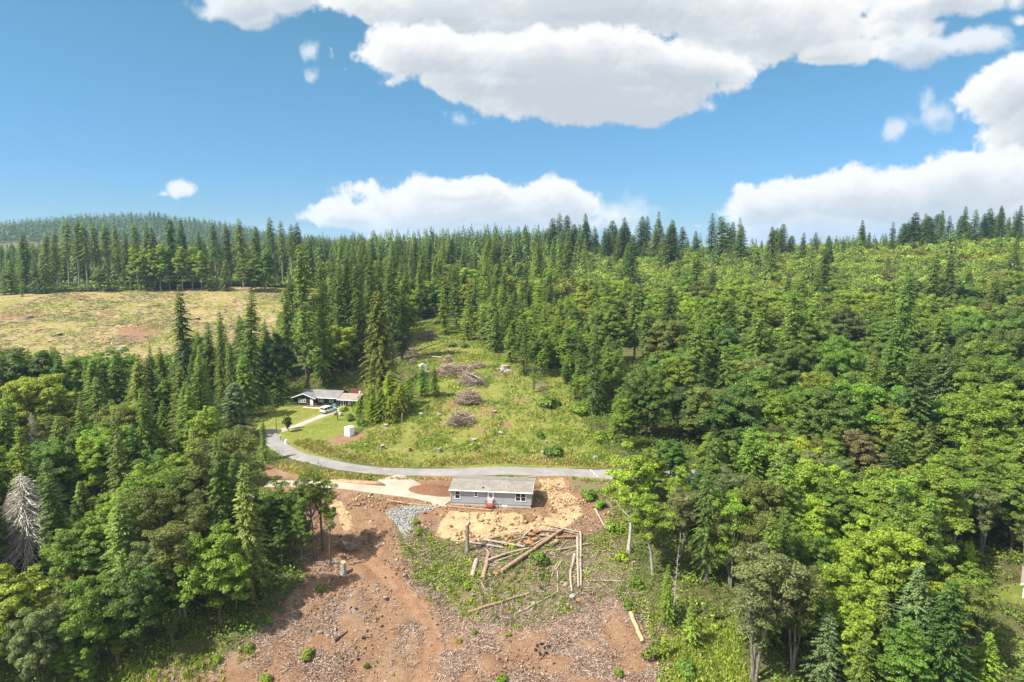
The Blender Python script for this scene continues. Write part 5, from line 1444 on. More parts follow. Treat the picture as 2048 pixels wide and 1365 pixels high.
def lumps(name, x, y, z, r0, r1, mat, pw=2.5, sink=0.1):
    """angular stones, eight-faced"""
    n = len(x); r_ = r0 + (r1 - r0) * rng.random(n) ** pw
    base = np.array([(1, 0, 0), (0, 1, 0), (-1, 0, 0), (0, -1, 0), (0, 0, 1), (0, 0, -1)], float)
    a = rng.uniform(0, 6.28, n); ca, sa = np.cos(a), np.sin(a)
    P = base[None] * rng.uniform(0.6, 1.25, (n, 6, 1)) * np.array([1.15, 0.9, 0.7]) + rng.normal(0, 0.14, (n, 6, 3))
    X = P[..., 0] * ca[:, None] - P[..., 1] * sa[:, None]; Y_ = P[..., 0] * sa[:, None] + P[..., 1] * ca[:, None]
    V = np.stack([X, Y_, P[..., 2]], -1) * r_[:, None, None] + np.stack([x, y, z + r_ * 0.3], 1)[:, None]
    T = np.array([(0, 1, 4), (1, 2, 4), (2, 3, 4), (3, 0, 4), (1, 0, 5), (2, 1, 5), (3, 2, 5), (0, 3, 5)])
    F = (np.arange(n)[:, None, None] * 6 + T[None]).reshape(-1, 3)
    return tag(link(name, mesh_np(name, V.reshape(-1, 3), None, F, mats=[M[mat]])), kind='stuff')
offt = lambda x, y: sstep(0.9, 2.2, seg_dist(x, y, TRACK[::3]))
offl = lambda x, y: sstep(2.2, 3.4, np.minimum(seg_dist(x, y, LANEL[::3]), seg_dist(x, y, SPURL[::2]))) * (1 - (np.hypot(*(np.array(house_local(x, y)) - np.array([[7.], [3.5]]))) < 4.5))
patchy = lambda x, y, s, sd_: np.clip(0.55 + 1.9 * vnoise(x, y, s, sd_), 0.05, 1)
x, y, z = scatter(-60, 32, 74, 114, 260000, lambda a, b, c, x, y: a[0] * (1 - a[1]) * (1 - a[2]) * (0.12 + 0.88 * offt(x, y)) * np.clip(0.62 + 1.9 * vnoise(x, y, 5, 31) + 0.9 * vnoise(x, y, 1.6, 32) + 0.5 * vnoise(x, y, 14, 33), 0.07, 1) * (1 - 0.75 * sstep(103, 108, y)))
sticks('wood_chips', x, y, z, 0.08, 0.85, 0.016, 0.055, 'sticks')
x, y, z = scatter(-60, 32, 74, 128, 130000, lambda a, b, c, x, y: a[0] * (1 - a[1]) * (1 - a[2]) * (0.15 + 0.85 * offt(x, y)) * offl(x, y) * np.clip(0.35 + 2.4 * vnoise(x, y, 6, 37) + vnoise(x, y, 1.5, 38) + 0.4 * sstep(104, 108, y), 0.08, 1) * 0.8)
lumps('rubble', x, y, z, 0.03, 0.28, 'rubble', 6.0)
x, y, z = scatter(-20, 34, 76, 122, 60000, lambda a, b, c, x, y: c[0] * (1 - a[1]) * patchy(x, y, 4, 41) * 0.9)
sticks('slash_debris', x, y, z, 0.25, 2.0, 0.018, 0.06, 'sticks', 0.3, 0.1)
x, y, z = scatter(-24, -8, 105, 122, 9000, lambda a, b, c, x, y: a[2])
lumps('crushed_rock', x, y, z, 0.07, 0.24, 'riprap', 2.0)
x, y, z = scatter(-36, 24, 106, 135, 60000, lambda a, b, c, x, y: a[1] * offl(x, y))
sticks('loose_straw', x, y, z, 0.12, 0.55, 0.012, 0.03, 'straw', 0.5, 0.02)
x, y, z = scatter(-30, 26, 104, 128, 9000, lambda a, b, c, x, y: np.maximum(a[1] * 0.9, (a[0] > 0.5) * 0.22) * offl(x, y) * np.clip(0.3 + 2.4 * vnoise(x, y, 2.5, 39), 0.05, 1))
lumps('straw_clods', x, y, z, 0.08, 0.42, 'clod', 2.2)
x, y, z = scatter(-260, -50, 240, 420, 50000, lambda a, b, c, x, y: b[1] * patchy(x, y, 14, 43) * 0.35)
sticks('field_slash', x, y, z, 0.6, 4.2, 0.06, 0.20, 'sticks', 0.12, 0.1)
x, y, z = scatter(-60, 30, 128, 300, 12000, lambda a, b, c, x, y: b[0] * patchy(x, y, 9, 47) * 0.18)
sticks('hill_slash', x, y, z, 0.3, 2.0, 0.03, 0.09, 'sticks', 0.15, 0.08)

def tufts(name, x, y, z, h0, h1, cols, nb=7, wide=0.30, mat='grass', leafy=False, flatn=0.0):
    n = len(x); hgt = h0 + (h1 - h0) * rng.random(n) ** 1.6
    k = nb; a = rng.uniform(0, 2 * math.pi, (n, k)); sp_ = rng.uniform(0.1, 0.9, (n, k))
    C0 = np.stack([x, y, z - 0.03], 1)[:, None] + np.stack([np.cos(a) * 0.18, np.sin(a) * 0.18, np.zeros_like(a)], -1) * (hgt[:, None, None])
    D = unit(np.stack([np.cos(a) * sp_, np.sin(a) * sp_, np.ones_like(a)], -1))
    L = hgt[:, None] * rng.uniform(0.6, 1.15, (n, k))
    if leafy:
        C = C0 + D * (L * rng.uniform(0.35, 0.9, (n, k)))[..., None] + np.stack([np.cos(a), np.sin(a), np.zeros_like(a)], -1) * (hgt[:, None, None] * rng.uniform(0, 0.7, (n, k, 1)))
        N = unit(UP + rng.normal(0, 0.55, (n, k, 3))); T = rng.normal(0, 1, (n, k, 3))
        P = cards(C.reshape(-1, 3), N.reshape(-1, 3), T.reshape(-1, 3), (L * wide * 1.5).ravel(), (L * wide).ravel(), 0.15)
    else:
        C = C0 + D * (L * 0.5)[..., None]
        N = np.stack([np.cos(a), np.sin(a), 0.25 + 0 * a], -1) + rng.normal(0, 0.3, (n, k, 3))
        P = cards(C.reshape(-1, 3), N.reshape(-1, 3), D.reshape(-1, 3), L.ravel(), (L * wide).ravel(), 0.1)
    cc = np.array([TINT[c] for c in cols]); w_ = vnoise(x, y, 6.0, 77) + rng.normal(0, 0.22, n)
    idx = np.clip(((w_ + 0.5) * len(cols)).astype(int), 0, len(cols) - 1)
    colr = cc[idx] * rng.uniform(0.8, 1.2, (n, 1))
    me = mesh_np(name, P.reshape(-1, 3), np.arange(n * k * 4).reshape(-1, 4), mats=[M[mat]])
    at_ = me.color_attributes.new('tint', 'FLOAT_COLOR', 'POINT')
    at_.data.foreach_set('color', np.concatenate([np.repeat(colr, k * 4, 0), np.ones((n * k * 4, 1))], 1).astype(np.float32).ravel())
    return tag(link(name, me), kind='stuff')
TINT.update(dry=(0.34, 0.31, 0.095), straw=(0.42, 0.31, 0.13), grassy=(0.20, 0.275, 0.04), grassy2=(0.265, 0.32, 0.055), weed=(0.15, 0.225, 0.033))
offr = lambda x, y: sstep(2.6, 3.6, np.minimum(seg_dist(x, y, ROADL[::3]), seg_dist(x, y, DRIVEL[::3])))
x, y, z = scatter(-66, 50, 126, 310, 150000, lambda a, b, c, x, y: b[0] * (1 - b[2]) * offr(x, y) * (1 - a[0]) * patchy(x, y, 4, 51))
tufts('grass', x, y, z, 0.22, 0.75, ['dry', 'grassy2', 'grassy', 'weed', 'grassy', 'dry'], 6)
x, y, z = scatter(-60, 45, 126, 260, 6000, lambda a, b, c, x, y: b[0] * (1 - b[2]) * offr(x, y) * (1 - a[0]) * np.clip(0.2 + 2.2 * vnoise(x, y, 7, 57), 0, 1))
tufts('weeds', x, y, z, 0.35, 1.1, ['grassy', 'fresh', 'bright', 'bright'], 12, 0.36, leafy=True)
x, y, z = scatter(-20, 36, 76, 124, 24000, lambda a, b, c, x, y: c[0] * (1 - a[1]) * np.clip(0.22 + 1.8 * vnoise(x, y, 3.5, 61) + 0.9 * sstep(12, 22, x) + 0.42 * sstep(-3, -9, x) * sstep(98, 101, y), 0, 1) * 0.9)
tufts('ground_cover', x, y, z, 0.2, 0.75, ['gold', 'bright', 'fresh', 'gold', 'bright', 'lime'], 16, 0.32, leafy=True)
x, y, z = scatter(-62, 36, 128, 165, 60000, lambda a, b, c, x, y: offr(x, y) * (seg_dist(x, y, ROADL[::3]) < 7.0) * (b[0] > 0.4) * np.clip(0.75 + 1.4 * vnoise(x, y, 5, 53), 0, 1))
tufts('dry_verge_grass', x, y, z, 0.25, 0.7, ['straw', 'dry', 'grassy2', 'straw', 'dry'], 6)
x, y, z = scatter(-62, -30, 150, 190, 26000, lambda a, b, c, x, y: b[2] * offr(x, y) * (1 - a[0]))
tufts('lawn_grass', x, y, z, 0.07, 0.18, ['grassy2', 'grassy', 'grassy', 'weed'], 5)
x, y, z = scatter(-260, -45, 235, 420, 26000, lambda a, b, c, x, y: b[1] * np.clip(0.35 + 1.9 * vnoise(x, y, 16, 67) , 0, 1) * 0.7)
tufts('field_weeds', x, y, z, 0.3, 1.2, ['grassy', 'weed', 'grassy2', 'mid'], 9, 0.45, leafy=True)
x, y, z = scatter(0, 40, 128, 300, 9000, lambda a, b, c, x, y: (inside(Z_['strip'], x, y) > -0.5) * 0.9 + (inside(Z_['path'], x, y) > -0.5) * 0.9)
tufts('strip_grass', x, y, z, 0.3, 0.9, ['lime', 'gold', 'bright', 'lime'], 7)
x, y, z = scatter(18, 42, 72, 96, 9000, lambda a, b, c, x, y: b[0] * (c[0] < 0.5) * 0.8)
tufts('glade_grass', x, y, z, 0.25, 0.8, ['gold', 'lime', 'grassy2', 'bright'], 7)
x, y, z = scatter(-20, 34, 76, 124, 7000, lambda a, b, c, x, y: c[0] * (1 - a[1]) * np.clip(0.5 + 1.5 * vnoise(x, y, 6, 73), 0, 1))
tufts('sprouts', x, y, z, 0.35, 0.9, ['weed', 'fresh', 'weed', 'bright'], 10, 0.22)

fern_zone = poly([(150, 1352), (470, 1292), (505, 1312), (440, 1365), (330, 1440), (120, 1440)])
x, y, z = scatter(-75, -30, 74, 98, 9000, lambda a, b, c, x, y: (inside(fern_zone, x, y) > -0.5) * np.clip(0.5 + 1.5 * vnoise(x, y, 3, 91), 0, 1))
tufts('ferns', x, y, z, 0.3, 0.9, ['gold', 'dry', 'lime', 'gold', 'fresh'], 9, 0.28)
# ------------------------------------------------------------------ trees one can tell apart
TT = tree_top
# row at the far edge of the logged field
ORD = ['', 'first', 'second', 'third', 'fourth', 'fifth', 'sixth', 'seventh', 'eighth', 'ninth', 'tenth', 'eleventh', 'twelfth', 'thirteenth', 'fourteenth', 'fifteenth', 'sixteenth', 'seventeenth', 'eighteenth', 'nineteenth', 'twentieth',
       'twenty-first', 'twenty-second', 'twenty-third', 'twenty-fourth', 'twenty-fifth', 'twenty-sixth', 'twenty-seventh', 'twenty-eighth', 'twenty-ninth', 'thirtieth']
edge = [(14, 500, 'fir', 'blue'), (43, 468, 'fir', 'dark'), (86, 470, 'fir', 'mid'), (106, 462, 'fir_edge', 'mid'), (126, 436, 'fir_edge', 'mid'), (146, 437, 'fir_edge', 'dark'), (164, 443, 'fir_edge', 'mid'), (185, 446, 'fir_edge', 'dark'), (206, 444, 'fir_edge', 'olive'), (231, 450, 'fir_edge', 'mid'),
        (250, 462, 'fir', 'dark'), (267, 445, 'fir_edge', 'mid'), (290, 444, 'fir', 'dark'), (310, 455, 'fir', 'deep'), (338, 437, 'fir', 'dark'), (362, 438, 'fir', 'deep'), (396, 462, 'fir', 'dark'), (427, 444, 'fir_edge', 'dark'), (454, 449, 'fir_edge', 'deep'), (480, 436, 'fir_edge', 'mid'),
        (510, 452, 'fir', 'dark'), (533, 444, 'fir_spar', 'mid'), (547, 433, 'fir_spar', 'dark'), (560, 440, 'fir_spar', 'mid'), (578, 447, 'fir_spar', 'dark'), (592, 444, 'fir_edge', 'deep')]
for k, (u, v, kd, t) in enumerate(edge):
    Y = 398 + (k * 37 % 13) - 3 + (8 if u > 450 else 0)
    look = {'fir': 'full skirted', 'fir_edge': 'bare lower trunk', 'fir_spar': 'long bare trunk'}[kd]
    nm = KINDWORD[NAMES[kd]]
    TT(kd, u, v, Y, t, f'{TONE[t]} {nm} with {look}, {ORD[k + 1]} from left along field edge' if kd != 'fir' else f'{TONE[t]} {look} {nm}, {ORD[k + 1]} from left along the far field edge',
       f'the {ORD[k + 1]} conifer along the field edge' if k in (1, 4, 9, 14, 19, 22) else None, group='conifers along the far edge of the logged field', wide=rng.uniform(0.9, 1.15))
for k, (u, v) in enumerate([(273, 494), (296, 491), (316, 488), (334, 492), (360, 496), (380, 495), (399, 501)]):
    TT('alder', u, v, 392 + 3 * (k % 2), 'bright' if k % 2 else 'lime', f'{"bright" if k % 2 else "yellow green"} round topped alder, {ORD[k + 1]} from left in front of the field edge conifers', None, group='alders at the field edge', wide=1.05)
for k, (u, v, t, kd) in enumerate([(20, 520, 'fresh', 'young'), (66, 516, 'blue', 'young'), (84, 522, 'mid', 'young'), (5, 535, 'blue', 'young'), (197, 536, 'fresh', 'alder'), (420, 528, 'gold', 'young'), (447, 530, 'mid', 'young'), (528, 500, 'mid', 'alder'), (500, 520, 'mid', 'maple')]):
    TT(kd, u, v, 391, t, f'short {TONE[t]} {KINDWORD[NAMES[kd]]}, {ORD[k + 1]} of low trees at the field edge', None, group='low trees at the field edge', wide=1.3)
for k, (u, v, r_, t) in enumerate([(487, 562, 9, 'brown'), (215, 578, 8, 'olive'), (240, 580, 7, 'fresh'), (160, 576, 10, 'gold'), (128, 574, 8, 'fresh'), (330, 572, 9, 'mid'), (100, 576, 8, 'mid'), (45, 578, 9, 'fresh'), (545, 560, 9, 'fresh'), (570, 556, 10, 'gold'), (275, 574, 9, 'mid'), (370, 568, 9, 'fresh'), (430, 566, 8, 'olive')]):
    shrub(u, v, r_, t, f'{TONE[t]} shrub at the foot of the field edge trees, {ORD[k + 1]} of that row', group='shrubs at the field edge')
TT('young', 42, 566, 380, 'fresh', 'small fresh green fir standing out on the logged field edge', wide=1.0)

# trees around the logged field and behind the dark house
S = [
 ('fir', 362, 566, 186, 'deep', 'tall dark irregular fir standing alone before the logged field', 'the lone dark fir', 0.8),
 ('cedar', 487, 579, 187, 'olive', 'large dense cone shaped cedar in front of the logged field', 'the large cone shaped cedar', 0.95),
 ('cedar', 440, 640, 180, 'olive', 'narrow olive cedar touching the left side of the large cone shaped cedar', 'the narrow olive cedar', 0.6),
 ('fir_slim', 459, 690, 176, 'olive', 'slender olive fir in front of the large cone shaped cedar', 'the slender olive fir', 0.9),
 ('maple_big', 553, 664, 190, 'deep', 'big round very dark maple left of the dark house', 'the big round dark maple', 0.72),
 ('old', 602, 487, 201, 'olive', 'tallest fir behind the dark house, with bare lower trunk', 'the tallest fir by the dark house', 0.85),
 ('fir_slim', 640, 560, 206, 'mid', 'tall green fir just right of the tallest fir behind the dark house', 'the green fir behind the dark house', 1.1),
 ('fir', 571, 575, 212, 'mid', 'feathery fir on the left shoulder of the tallest fir', 'the feathery fir', 0.7),
 ('fir_slim', 668, 520, 222, 'dark', 'tall dark fir behind the dark house roof ridge', 'the dark fir behind the roof', 1.0),
 ('fir_edge', 696, 505, 226, 'dark', 'tall dark fir with pale bare trunk right of the roof ridge', 'the pale trunked dark fir', 0.9),
 ('fir_slim', 717, 520, 220, 'dark', 'dark narrow fir between the pale trunked fir and the drooping cedar', 'the dark narrow fir', 0.95),
 ('fir', 742, 508, 232, 'dark', 'dark fir behind the left side of the tall drooping cedar', 'the dark fir behind the drooping cedar', 0.8),
 ('old', 779, 508, 214, 'deep', 'dark ragged tall fir behind the right side of the drooping cedar', 'the ragged tall fir', 0.8),
 ('fir_slim', 800, 560, 218, 'deep', 'very dark fir at the right end of the tall stand by the hill', 'the last dark fir by the hill', 1.0),
 ('droop', 762, 580, 189, 'olive', 'tall drooping yellow green cedar left of the brush piles', 'the tall drooping cedar', 1.35),
 ('cedar', 778, 742, 168, 'lime', 'broad bright yellow green cedar beside the lawn and storage shed', 'the bright yellow green cedar', 2.1),
 ('cedar', 742, 770, 170, 'fresh', 'low leafy green cedar at the left foot of the bright yellow green cedar', 'the low leafy cedar', 2.2),
 ('young', 817, 752, 171, 'fresh', 'young fir between the bright cedar and the thin trunked firs', 'the young fir by the bright cedar', 1.7),
 ('fir_slim', 843, 724, 177, 'fresh', 'small fir with thin trunks at the hill edge, nearer the canopy', 'the thin trunked fir', 1.7),
 ('fir_slim', 869, 728, 176, 'mid', 'small fir with pale bare trunk at the right end of the cedar row', 'the pale trunked small fir', 1.6),
 ('slim', 549, 780, 161, 'dark', 'slender dark tree standing alone at the driveway mouth', 'the slender driveway tree', 0.55),
 ('maple', 575, 830, 160, 'dark', 'low dark bushy maple at the right foot of the slender driveway tree', 'the bushy maple by the driveway', 0.7),
 ('fir', 470, 764, 158, 'blue', 'bright bluish fir with broad skirt left of the road bend', 'the broad bluish fir', 1.9),
 ('fir_slim', 527, 838, 141, 'mid', 'narrow green fir at the inside of the road bend', 'the narrow fir at the road bend', 1.1),
 ('fir_slim', 230, 866, 117, 'olive', 'tall narrow olive spruce-like fir rising from the left wood', 'the tall narrow olive fir', 1.3),
 ('fir', 110, 702, 166, 'dark', 'dark pointed fir above the left maples', 'the dark pointed fir', 1.25),
 ('fir', 166, 714, 172, 'mid', 'green fir right of the dark pointed fir', None, 0.8),
 ('fir', 232, 706, 176, 'mid', 'broad green fir in front of the lower edge of the logged field', 'the broad field fir', 1.6),
 ('fir', 290, 690, 178, 'dark', 'dark fir between the broad field fir and the lone dark fir', None, 0.8),
 ('fir_slim', 322, 800, 150, 'mid', 'pointed fir in front of the lone dark fir', 'the pointed fir', 1.4),
 ('young', 396, 764, 160, 'fresh', 'young fresh fir between the olive cedar and the pointed fir', None, 1.1),
 ('maple', 42, 700, 168, 'dark', 'dark dome shaped maple at the lower left corner of the logged field', 'the dark dome maple', 1.2),
 ('maple', 62, 748, 148, 'bright', 'bright green maple in front of the dark dome maple', 'the bright left maple', 1.1),
 ('snag', 40, 945, 106, 'brown', 'tall silvery dead tree with drooping bare branches', 'the silvery dead tree', 1.7),
 ('snag', 18, 985, 112, 'brown', 'smaller silvery dead tree left of the tall one', None, 1.2),
 ('snag', 66, 822, 138, 'brown', 'thin brown dead tree among the left firs', None, 0.8),
 ('fir', 158, 960, 116, 'olive', 'broad olive fir left of the tall narrow olive fir', 'the broad olive fir', 1.8),
 ('olive', 352, 1022, 92, 'olive', 'large olive cottonwood with several bare trunks above the bare slope', 'the large olive cottonwood', 1.25),
 ('olive', 300, 1065, 92, 'sage', 'grey green cottonwood leaning over the slope beside the large olive one', None, 1.1),
 ('maple', 150, 1050, 97, 'mid', 'broad green maple in the lower left wood', 'the broad lower left maple', 1.0),
 ('alder', 22, 1128, 86, 'lime', 'yellow green tree at the lower left corner of the wood', 'the yellow green corner tree', 1.3),
 ('maple', 60, 1215, 81, 'sage', 'small grey green maple below the yellow green corner tree', None, 0.8),
 ('slim', 622, 926, 104, 'mid', 'tallest thin bare trunked alder at the dirt track', 'the thin alder at the dirt track', 1.0),
 ('slim', 600, 950, 105, 'dark', 'thin dark alder left of the tallest one at the dirt track', None, 0.8),
 ('slim', 655, 985, 103, 'mid', 'thin alder right of the tallest one at the dirt track', None, 0.7),
 ('slim', 585, 975, 106, 'fresh', 'leafy thin alder behind the dirt track alders', None, 0.9),
 ('alder', 545, 985, 106, 'dark', 'dark alder at the right end of the left wood', 'the dark alder by the track', 1.1),
 ('spruce', 1425, 903, 100, 'dark', 'tall drooping spruce with bare foot in front of the right wood', 'the tall drooping spruce', 1.0),
 ('spruce', 1340, 1128, 91, 'fresh', 'small light spruce beside the bare slope', 'the small light spruce', 1.15),
 ('young', 1386, 1200, 88, 'fresh', 'tiny young fir right of the small light spruce', None, 1.2),
 ('young', 1330, 1262, 86, 'gold', 'tiny golden fir at the edge of the bare slope', None, 1.2),
 ('birch', 1262, 896, 106, 'bright', 'bright green birch with white leaning trunk at the road end', 'the white trunked birch', 1.05),
 ('birch', 1312, 985, 101, 'bright', 'second white trunked birch, lower and right of the road end one', 'the lower birch', 1.2),
 ('snag', 1352, 1090, 93, 'brown', 'thin bare leaning pole tree left of the small light spruce', None, 0.35),
 ('olive', 1522, 1096, 83, 'brown', 'brownish cottonwood with tall dark trunks near the lower edge', 'the brownish cottonwood', 1.15),
 ('olive', 1600, 1130, 84, 'olive', 'olive cottonwood right of the brownish cottonwood', 'the olive lower cottonwood', 1.0),
 ('fir', 1838, 1128, 86, 'sage', 'pale topped fir in the lower right wood', 'the pale topped fir', 1.6),
 ('fir', 1900, 1180, 84, 'mid', 'green fir right of the pale topped fir', None, 1.1),
 ('fir', 1770, 1180, 83, 'olive', 'olive fir left of the pale topped fir', None, 1.1),
 ('fir', 1655, 1222, 81, 'blue', 'bluish fir beside the lower cottonwoods', 'the bluish lower fir', 1.6),
 ('fir', 1720, 1262, 78, 'olive', 'olive fir nearest the lower frame edge', None, 1.1),
 ('fir', 1975, 1262, 80, 'fresh', 'fresh green fir below the sage green cottage', 'the fir below the cottage', 1.6),
 ('spruce', 1188, 640, 166, 'dark', 'tall narrow dark spruce at the right edge of the grass hill', 'the narrow spruce by the hill', 1.0),
 ('fir_slim', 1068, 734, 179, 'olive', 'thin half bare fir standing alone on the hill crest', 'the thin hill fir', 0.8),
 ('old', 1052, 522, 300, 'deep', 'very dark old fir above the young plantation', 'the very dark old fir', 0.9),
 ('fir', 965, 532, 305, 'deep', 'dark fir above the top of the grass hill', 'the dark fir above the hill', 0.95),
 ('fir', 1045, 560, 268, 'dark', 'dark fir below the very dark old fir', None, 0.9),
 ('old', 1136, 482, 335, 'dark', 'broad ragged fir high in the middle of the wood', 'the broad ragged fir', 1.2),
 ('fir', 1245, 487, 356, 'dark', 'dark fir right of the broad ragged fir', None, 0.9),
 ('fir', 1268, 470, 365, 'deep', 'very dark slim fir on the right upper slope', 'the very dark slim fir', 0.9),
 ('old', 1396, 502, 300, 'deep', 'dark wide fir among the light upper maples', 'the dark wide fir', 1.1),
 ('fir_slim', 1600, 558, 196, 'olive', 'tall light olive fir rising from the right maples', 'the tall light olive fir', 1.25),
 ('fir', 1452, 690, 170, 'olive', 'olive fir sunk among dark maples', 'the olive fir among maples', 1.3),
 ('fir', 1810, 538, 214, 'dark', 'dark fir standing above the right maples', 'the dark right fir', 1.0),
 ('fir', 1800, 640, 165, 'dark', 'broad dark fir in the middle of the right wood', 'the broad dark fir', 1.4),
 ('fir', 1895, 686, 160, 'blue', 'bluish grey fir in the right wood', 'the bluish grey fir', 1.35),
 ('fir', 1745, 700, 160, 'mid', 'green fir left of the broad dark fir', None, 1.0),
 ('fir', 1545, 452, 410, 'deep', 'dark fir at the low gap in the skyline', 'the fir at the skyline gap', 1.0),
 ('fir', 1650, 500, 330, 'deep', 'very dark fir in the yellow green upper slope', None, 1.1),
 ('fir', 1870, 500, 300, 'dark', 'dark pair fir on the upper slope, the taller one', None, 1.0),
 ('fir', 1905, 508, 298, 'deep', 'dark pair fir on the upper slope, the shorter one', None, 1.0),
 ('fir', 1250, 560, 255, 'mid', 'green fir in the centre of the right wood', None, 1.0),
 ('maple_big', 1295, 735, 152, 'dark', 'huge dark maple overhanging the road end', 'the huge dark roadside maple', 0.85),
 ('maple_big', 1590, 688, 176, 'dark', 'huge dark domed maple in the right wood', 'the huge domed maple', 0.95),
 ('maple_big', 1690, 745, 164, 'dark', 'wide dark maple right of the huge domed one', None, 0.85),
 ('maple_big', 1480, 770, 158, 'dark', 'wide dark maple below the olive fir among maples', None, 0.8),
 ('maple', 1380, 770, 150, 'deep', 'very dark maple behind the huge roadside maple', None, 1.1),
 ('maple', 1345, 880, 128, 'dark', 'dark maple across the road from the huge roadside maple', 'the maple at the road end', 1.1),
 ('maple', 1490, 955, 112, 'dark', 'dark maple right of the tall drooping spruce', None, 1.0),
 ('maple', 1935, 1080, 106, 'bright', 'bright yellow green maple left of the sage green cottage', 'the bright maple by the cottage', 0.8),
 ('maple', 1560, 850, 132, 'olive', 'olive tinged maple above the lower maples', None, 1.0),
 ('maple', 1720, 860, 128, 'brown', 'brown tinged maple in the middle of the right wood', 'the brown tinged maple', 1.1),
 ('maple', 1302, 900, 122, 'fresh', 'fresh green maple just right of the white trunked birch', None, 0.9),
 ('alder', 1362, 935, 114, 'bright', 'bright alder between the birches and the tall drooping spruce', None, 1.0),
 ('slim', 570, 945, 107, 'mid', 'leafy alder at the left of the dirt track alders', None, 1.35),
 ('slim', 640, 940, 106, 'fresh', 'wide crowned thin alder behind the tallest one at the dirt track', None, 1.2),
 ('alder', 598, 1010, 104, 'mid', 'low full alder at the left of the dirt track', None, 0.9),
 ('alder', 560, 1040, 102, 'dark', 'dark low alder at the corner of the left wood', None, 1.0),
 ('cedar', 800, 765, 166, 'lime', 'bright bushy cedar at the right foot of the broad bright one', None, 1.9),
 ('cedar', 742, 788, 164, 'bright', 'bright low cedar directly uphill of the storage shed', None, 1.9),
 ('cedar', 782, 792, 163, 'lime', 'lowest yellow green cedar at the front of the cedar clump', None, 2.0),
 ('cedar', 718, 795, 170, 'fresh', 'fresh green low cedar beside the dark house garage', None, 2.0),
 ('cedar', 762, 775, 164, 'bright', 'bright bushy cedar right above the storage shed bushes', None, 1.9),
 ('old', 2030, 470, 380, 'deep', 'dark fir at the right frame edge on the upper slope', None, 0.9),
]
for kd, u, v, Y, t, lab, short, wd in S:
    TT(kd, u, v, Y, t, lab, short, wide=wd)
PLANT = [(975, 552), (1003, 566), (1036, 590), (1062, 608), (1088, 612), (1112, 622), (1010, 606), (950, 556), (1040, 628), (1078, 645), (935, 590), (965, 598), (990, 622), (1020, 650), (1048, 672), (1098, 660), (1130, 650), (912, 560), (890, 575)]
for k, (u, v) in enumerate(PLANT):
    t = ['fresh', 'mid', 'dark', 'fresh', 'mid'][k % 5]
    TT('young', u, v, 268 - max(0, v - 550) * 0.62, t, f'{TONE[t]} young fir in the plantation beside the hill, number {k + 1} counted roughly downhill' if False else 'young fir in the planted rows right of the grass hill', None, group='young firs planted right of the grass hill', wide=rng.uniform(0.95, 1.25))
SKY = [(1098, 432), (1121, 425), (1143, 430), (1166, 426), (1190, 440), (1215, 440), (1238, 446), (1257, 434), (1276, 417), (1292, 428), (1306, 413), (1322, 436), (1340, 430), (1353, 433), (1363, 438), (1392, 452), (1430, 426), (1456, 432), (1472, 434), (1487, 420),
       (1570, 452), (1584, 462), (1608, 460), (1630, 455), (1655, 462), (1690, 458), (1722, 440), (1736, 455), (1780, 444), (1800, 446), (1828, 437), (1850, 426), (1868, 424), (1882, 416), (1900, 421), (1917, 424), (1936, 412), (1952, 418), (1970, 411), (1986, 416), (2002, 410), (2018, 414), (2034, 411), (2047, 416)]
sk = np.random.default_rng(31)
for k, (u, v) in enumerate(SKY):
    u += sk.uniform(-8, 8); v += sk.choice([0, 0, 4, 9, 15])
    Y = 470 + (k * 53 % 40) if u > 1500 else 520 + (k * 53 % 60)
    t = ['deep', 'dark', 'deep', 'blue'][k % 4]
    TT(['fir', 'fir_slim', 'fir'][k % 3], u, v, Y, t, f'skyline fir, {ORD[k + 1]} from the left of the peaks on the right ridge' if k < 29 else f'skyline fir, {ORD[len(SKY) - k]} from the right end of the ridge', None, group='firs on the right skyline', wide=sk.uniform(1.0, 1.7))

for k in range(34):
    u = sk.uniform(1085, 1500) if k < 14 else (sk.uniform(1540, 1760) if k < 18 else sk.uniform(1815, 2065)); v = sk.uniform(440, 460) if u < 1760 else sk.uniform(424, 450)
    TT('fir', u, v, sk.uniform(455, 560), ['deep', 'dark', 'mid'][k % 3], 'low fir between the taller peaks on the right skyline', None, group='low firs on the right skyline', wide=sk.uniform(1.3, 2.0))

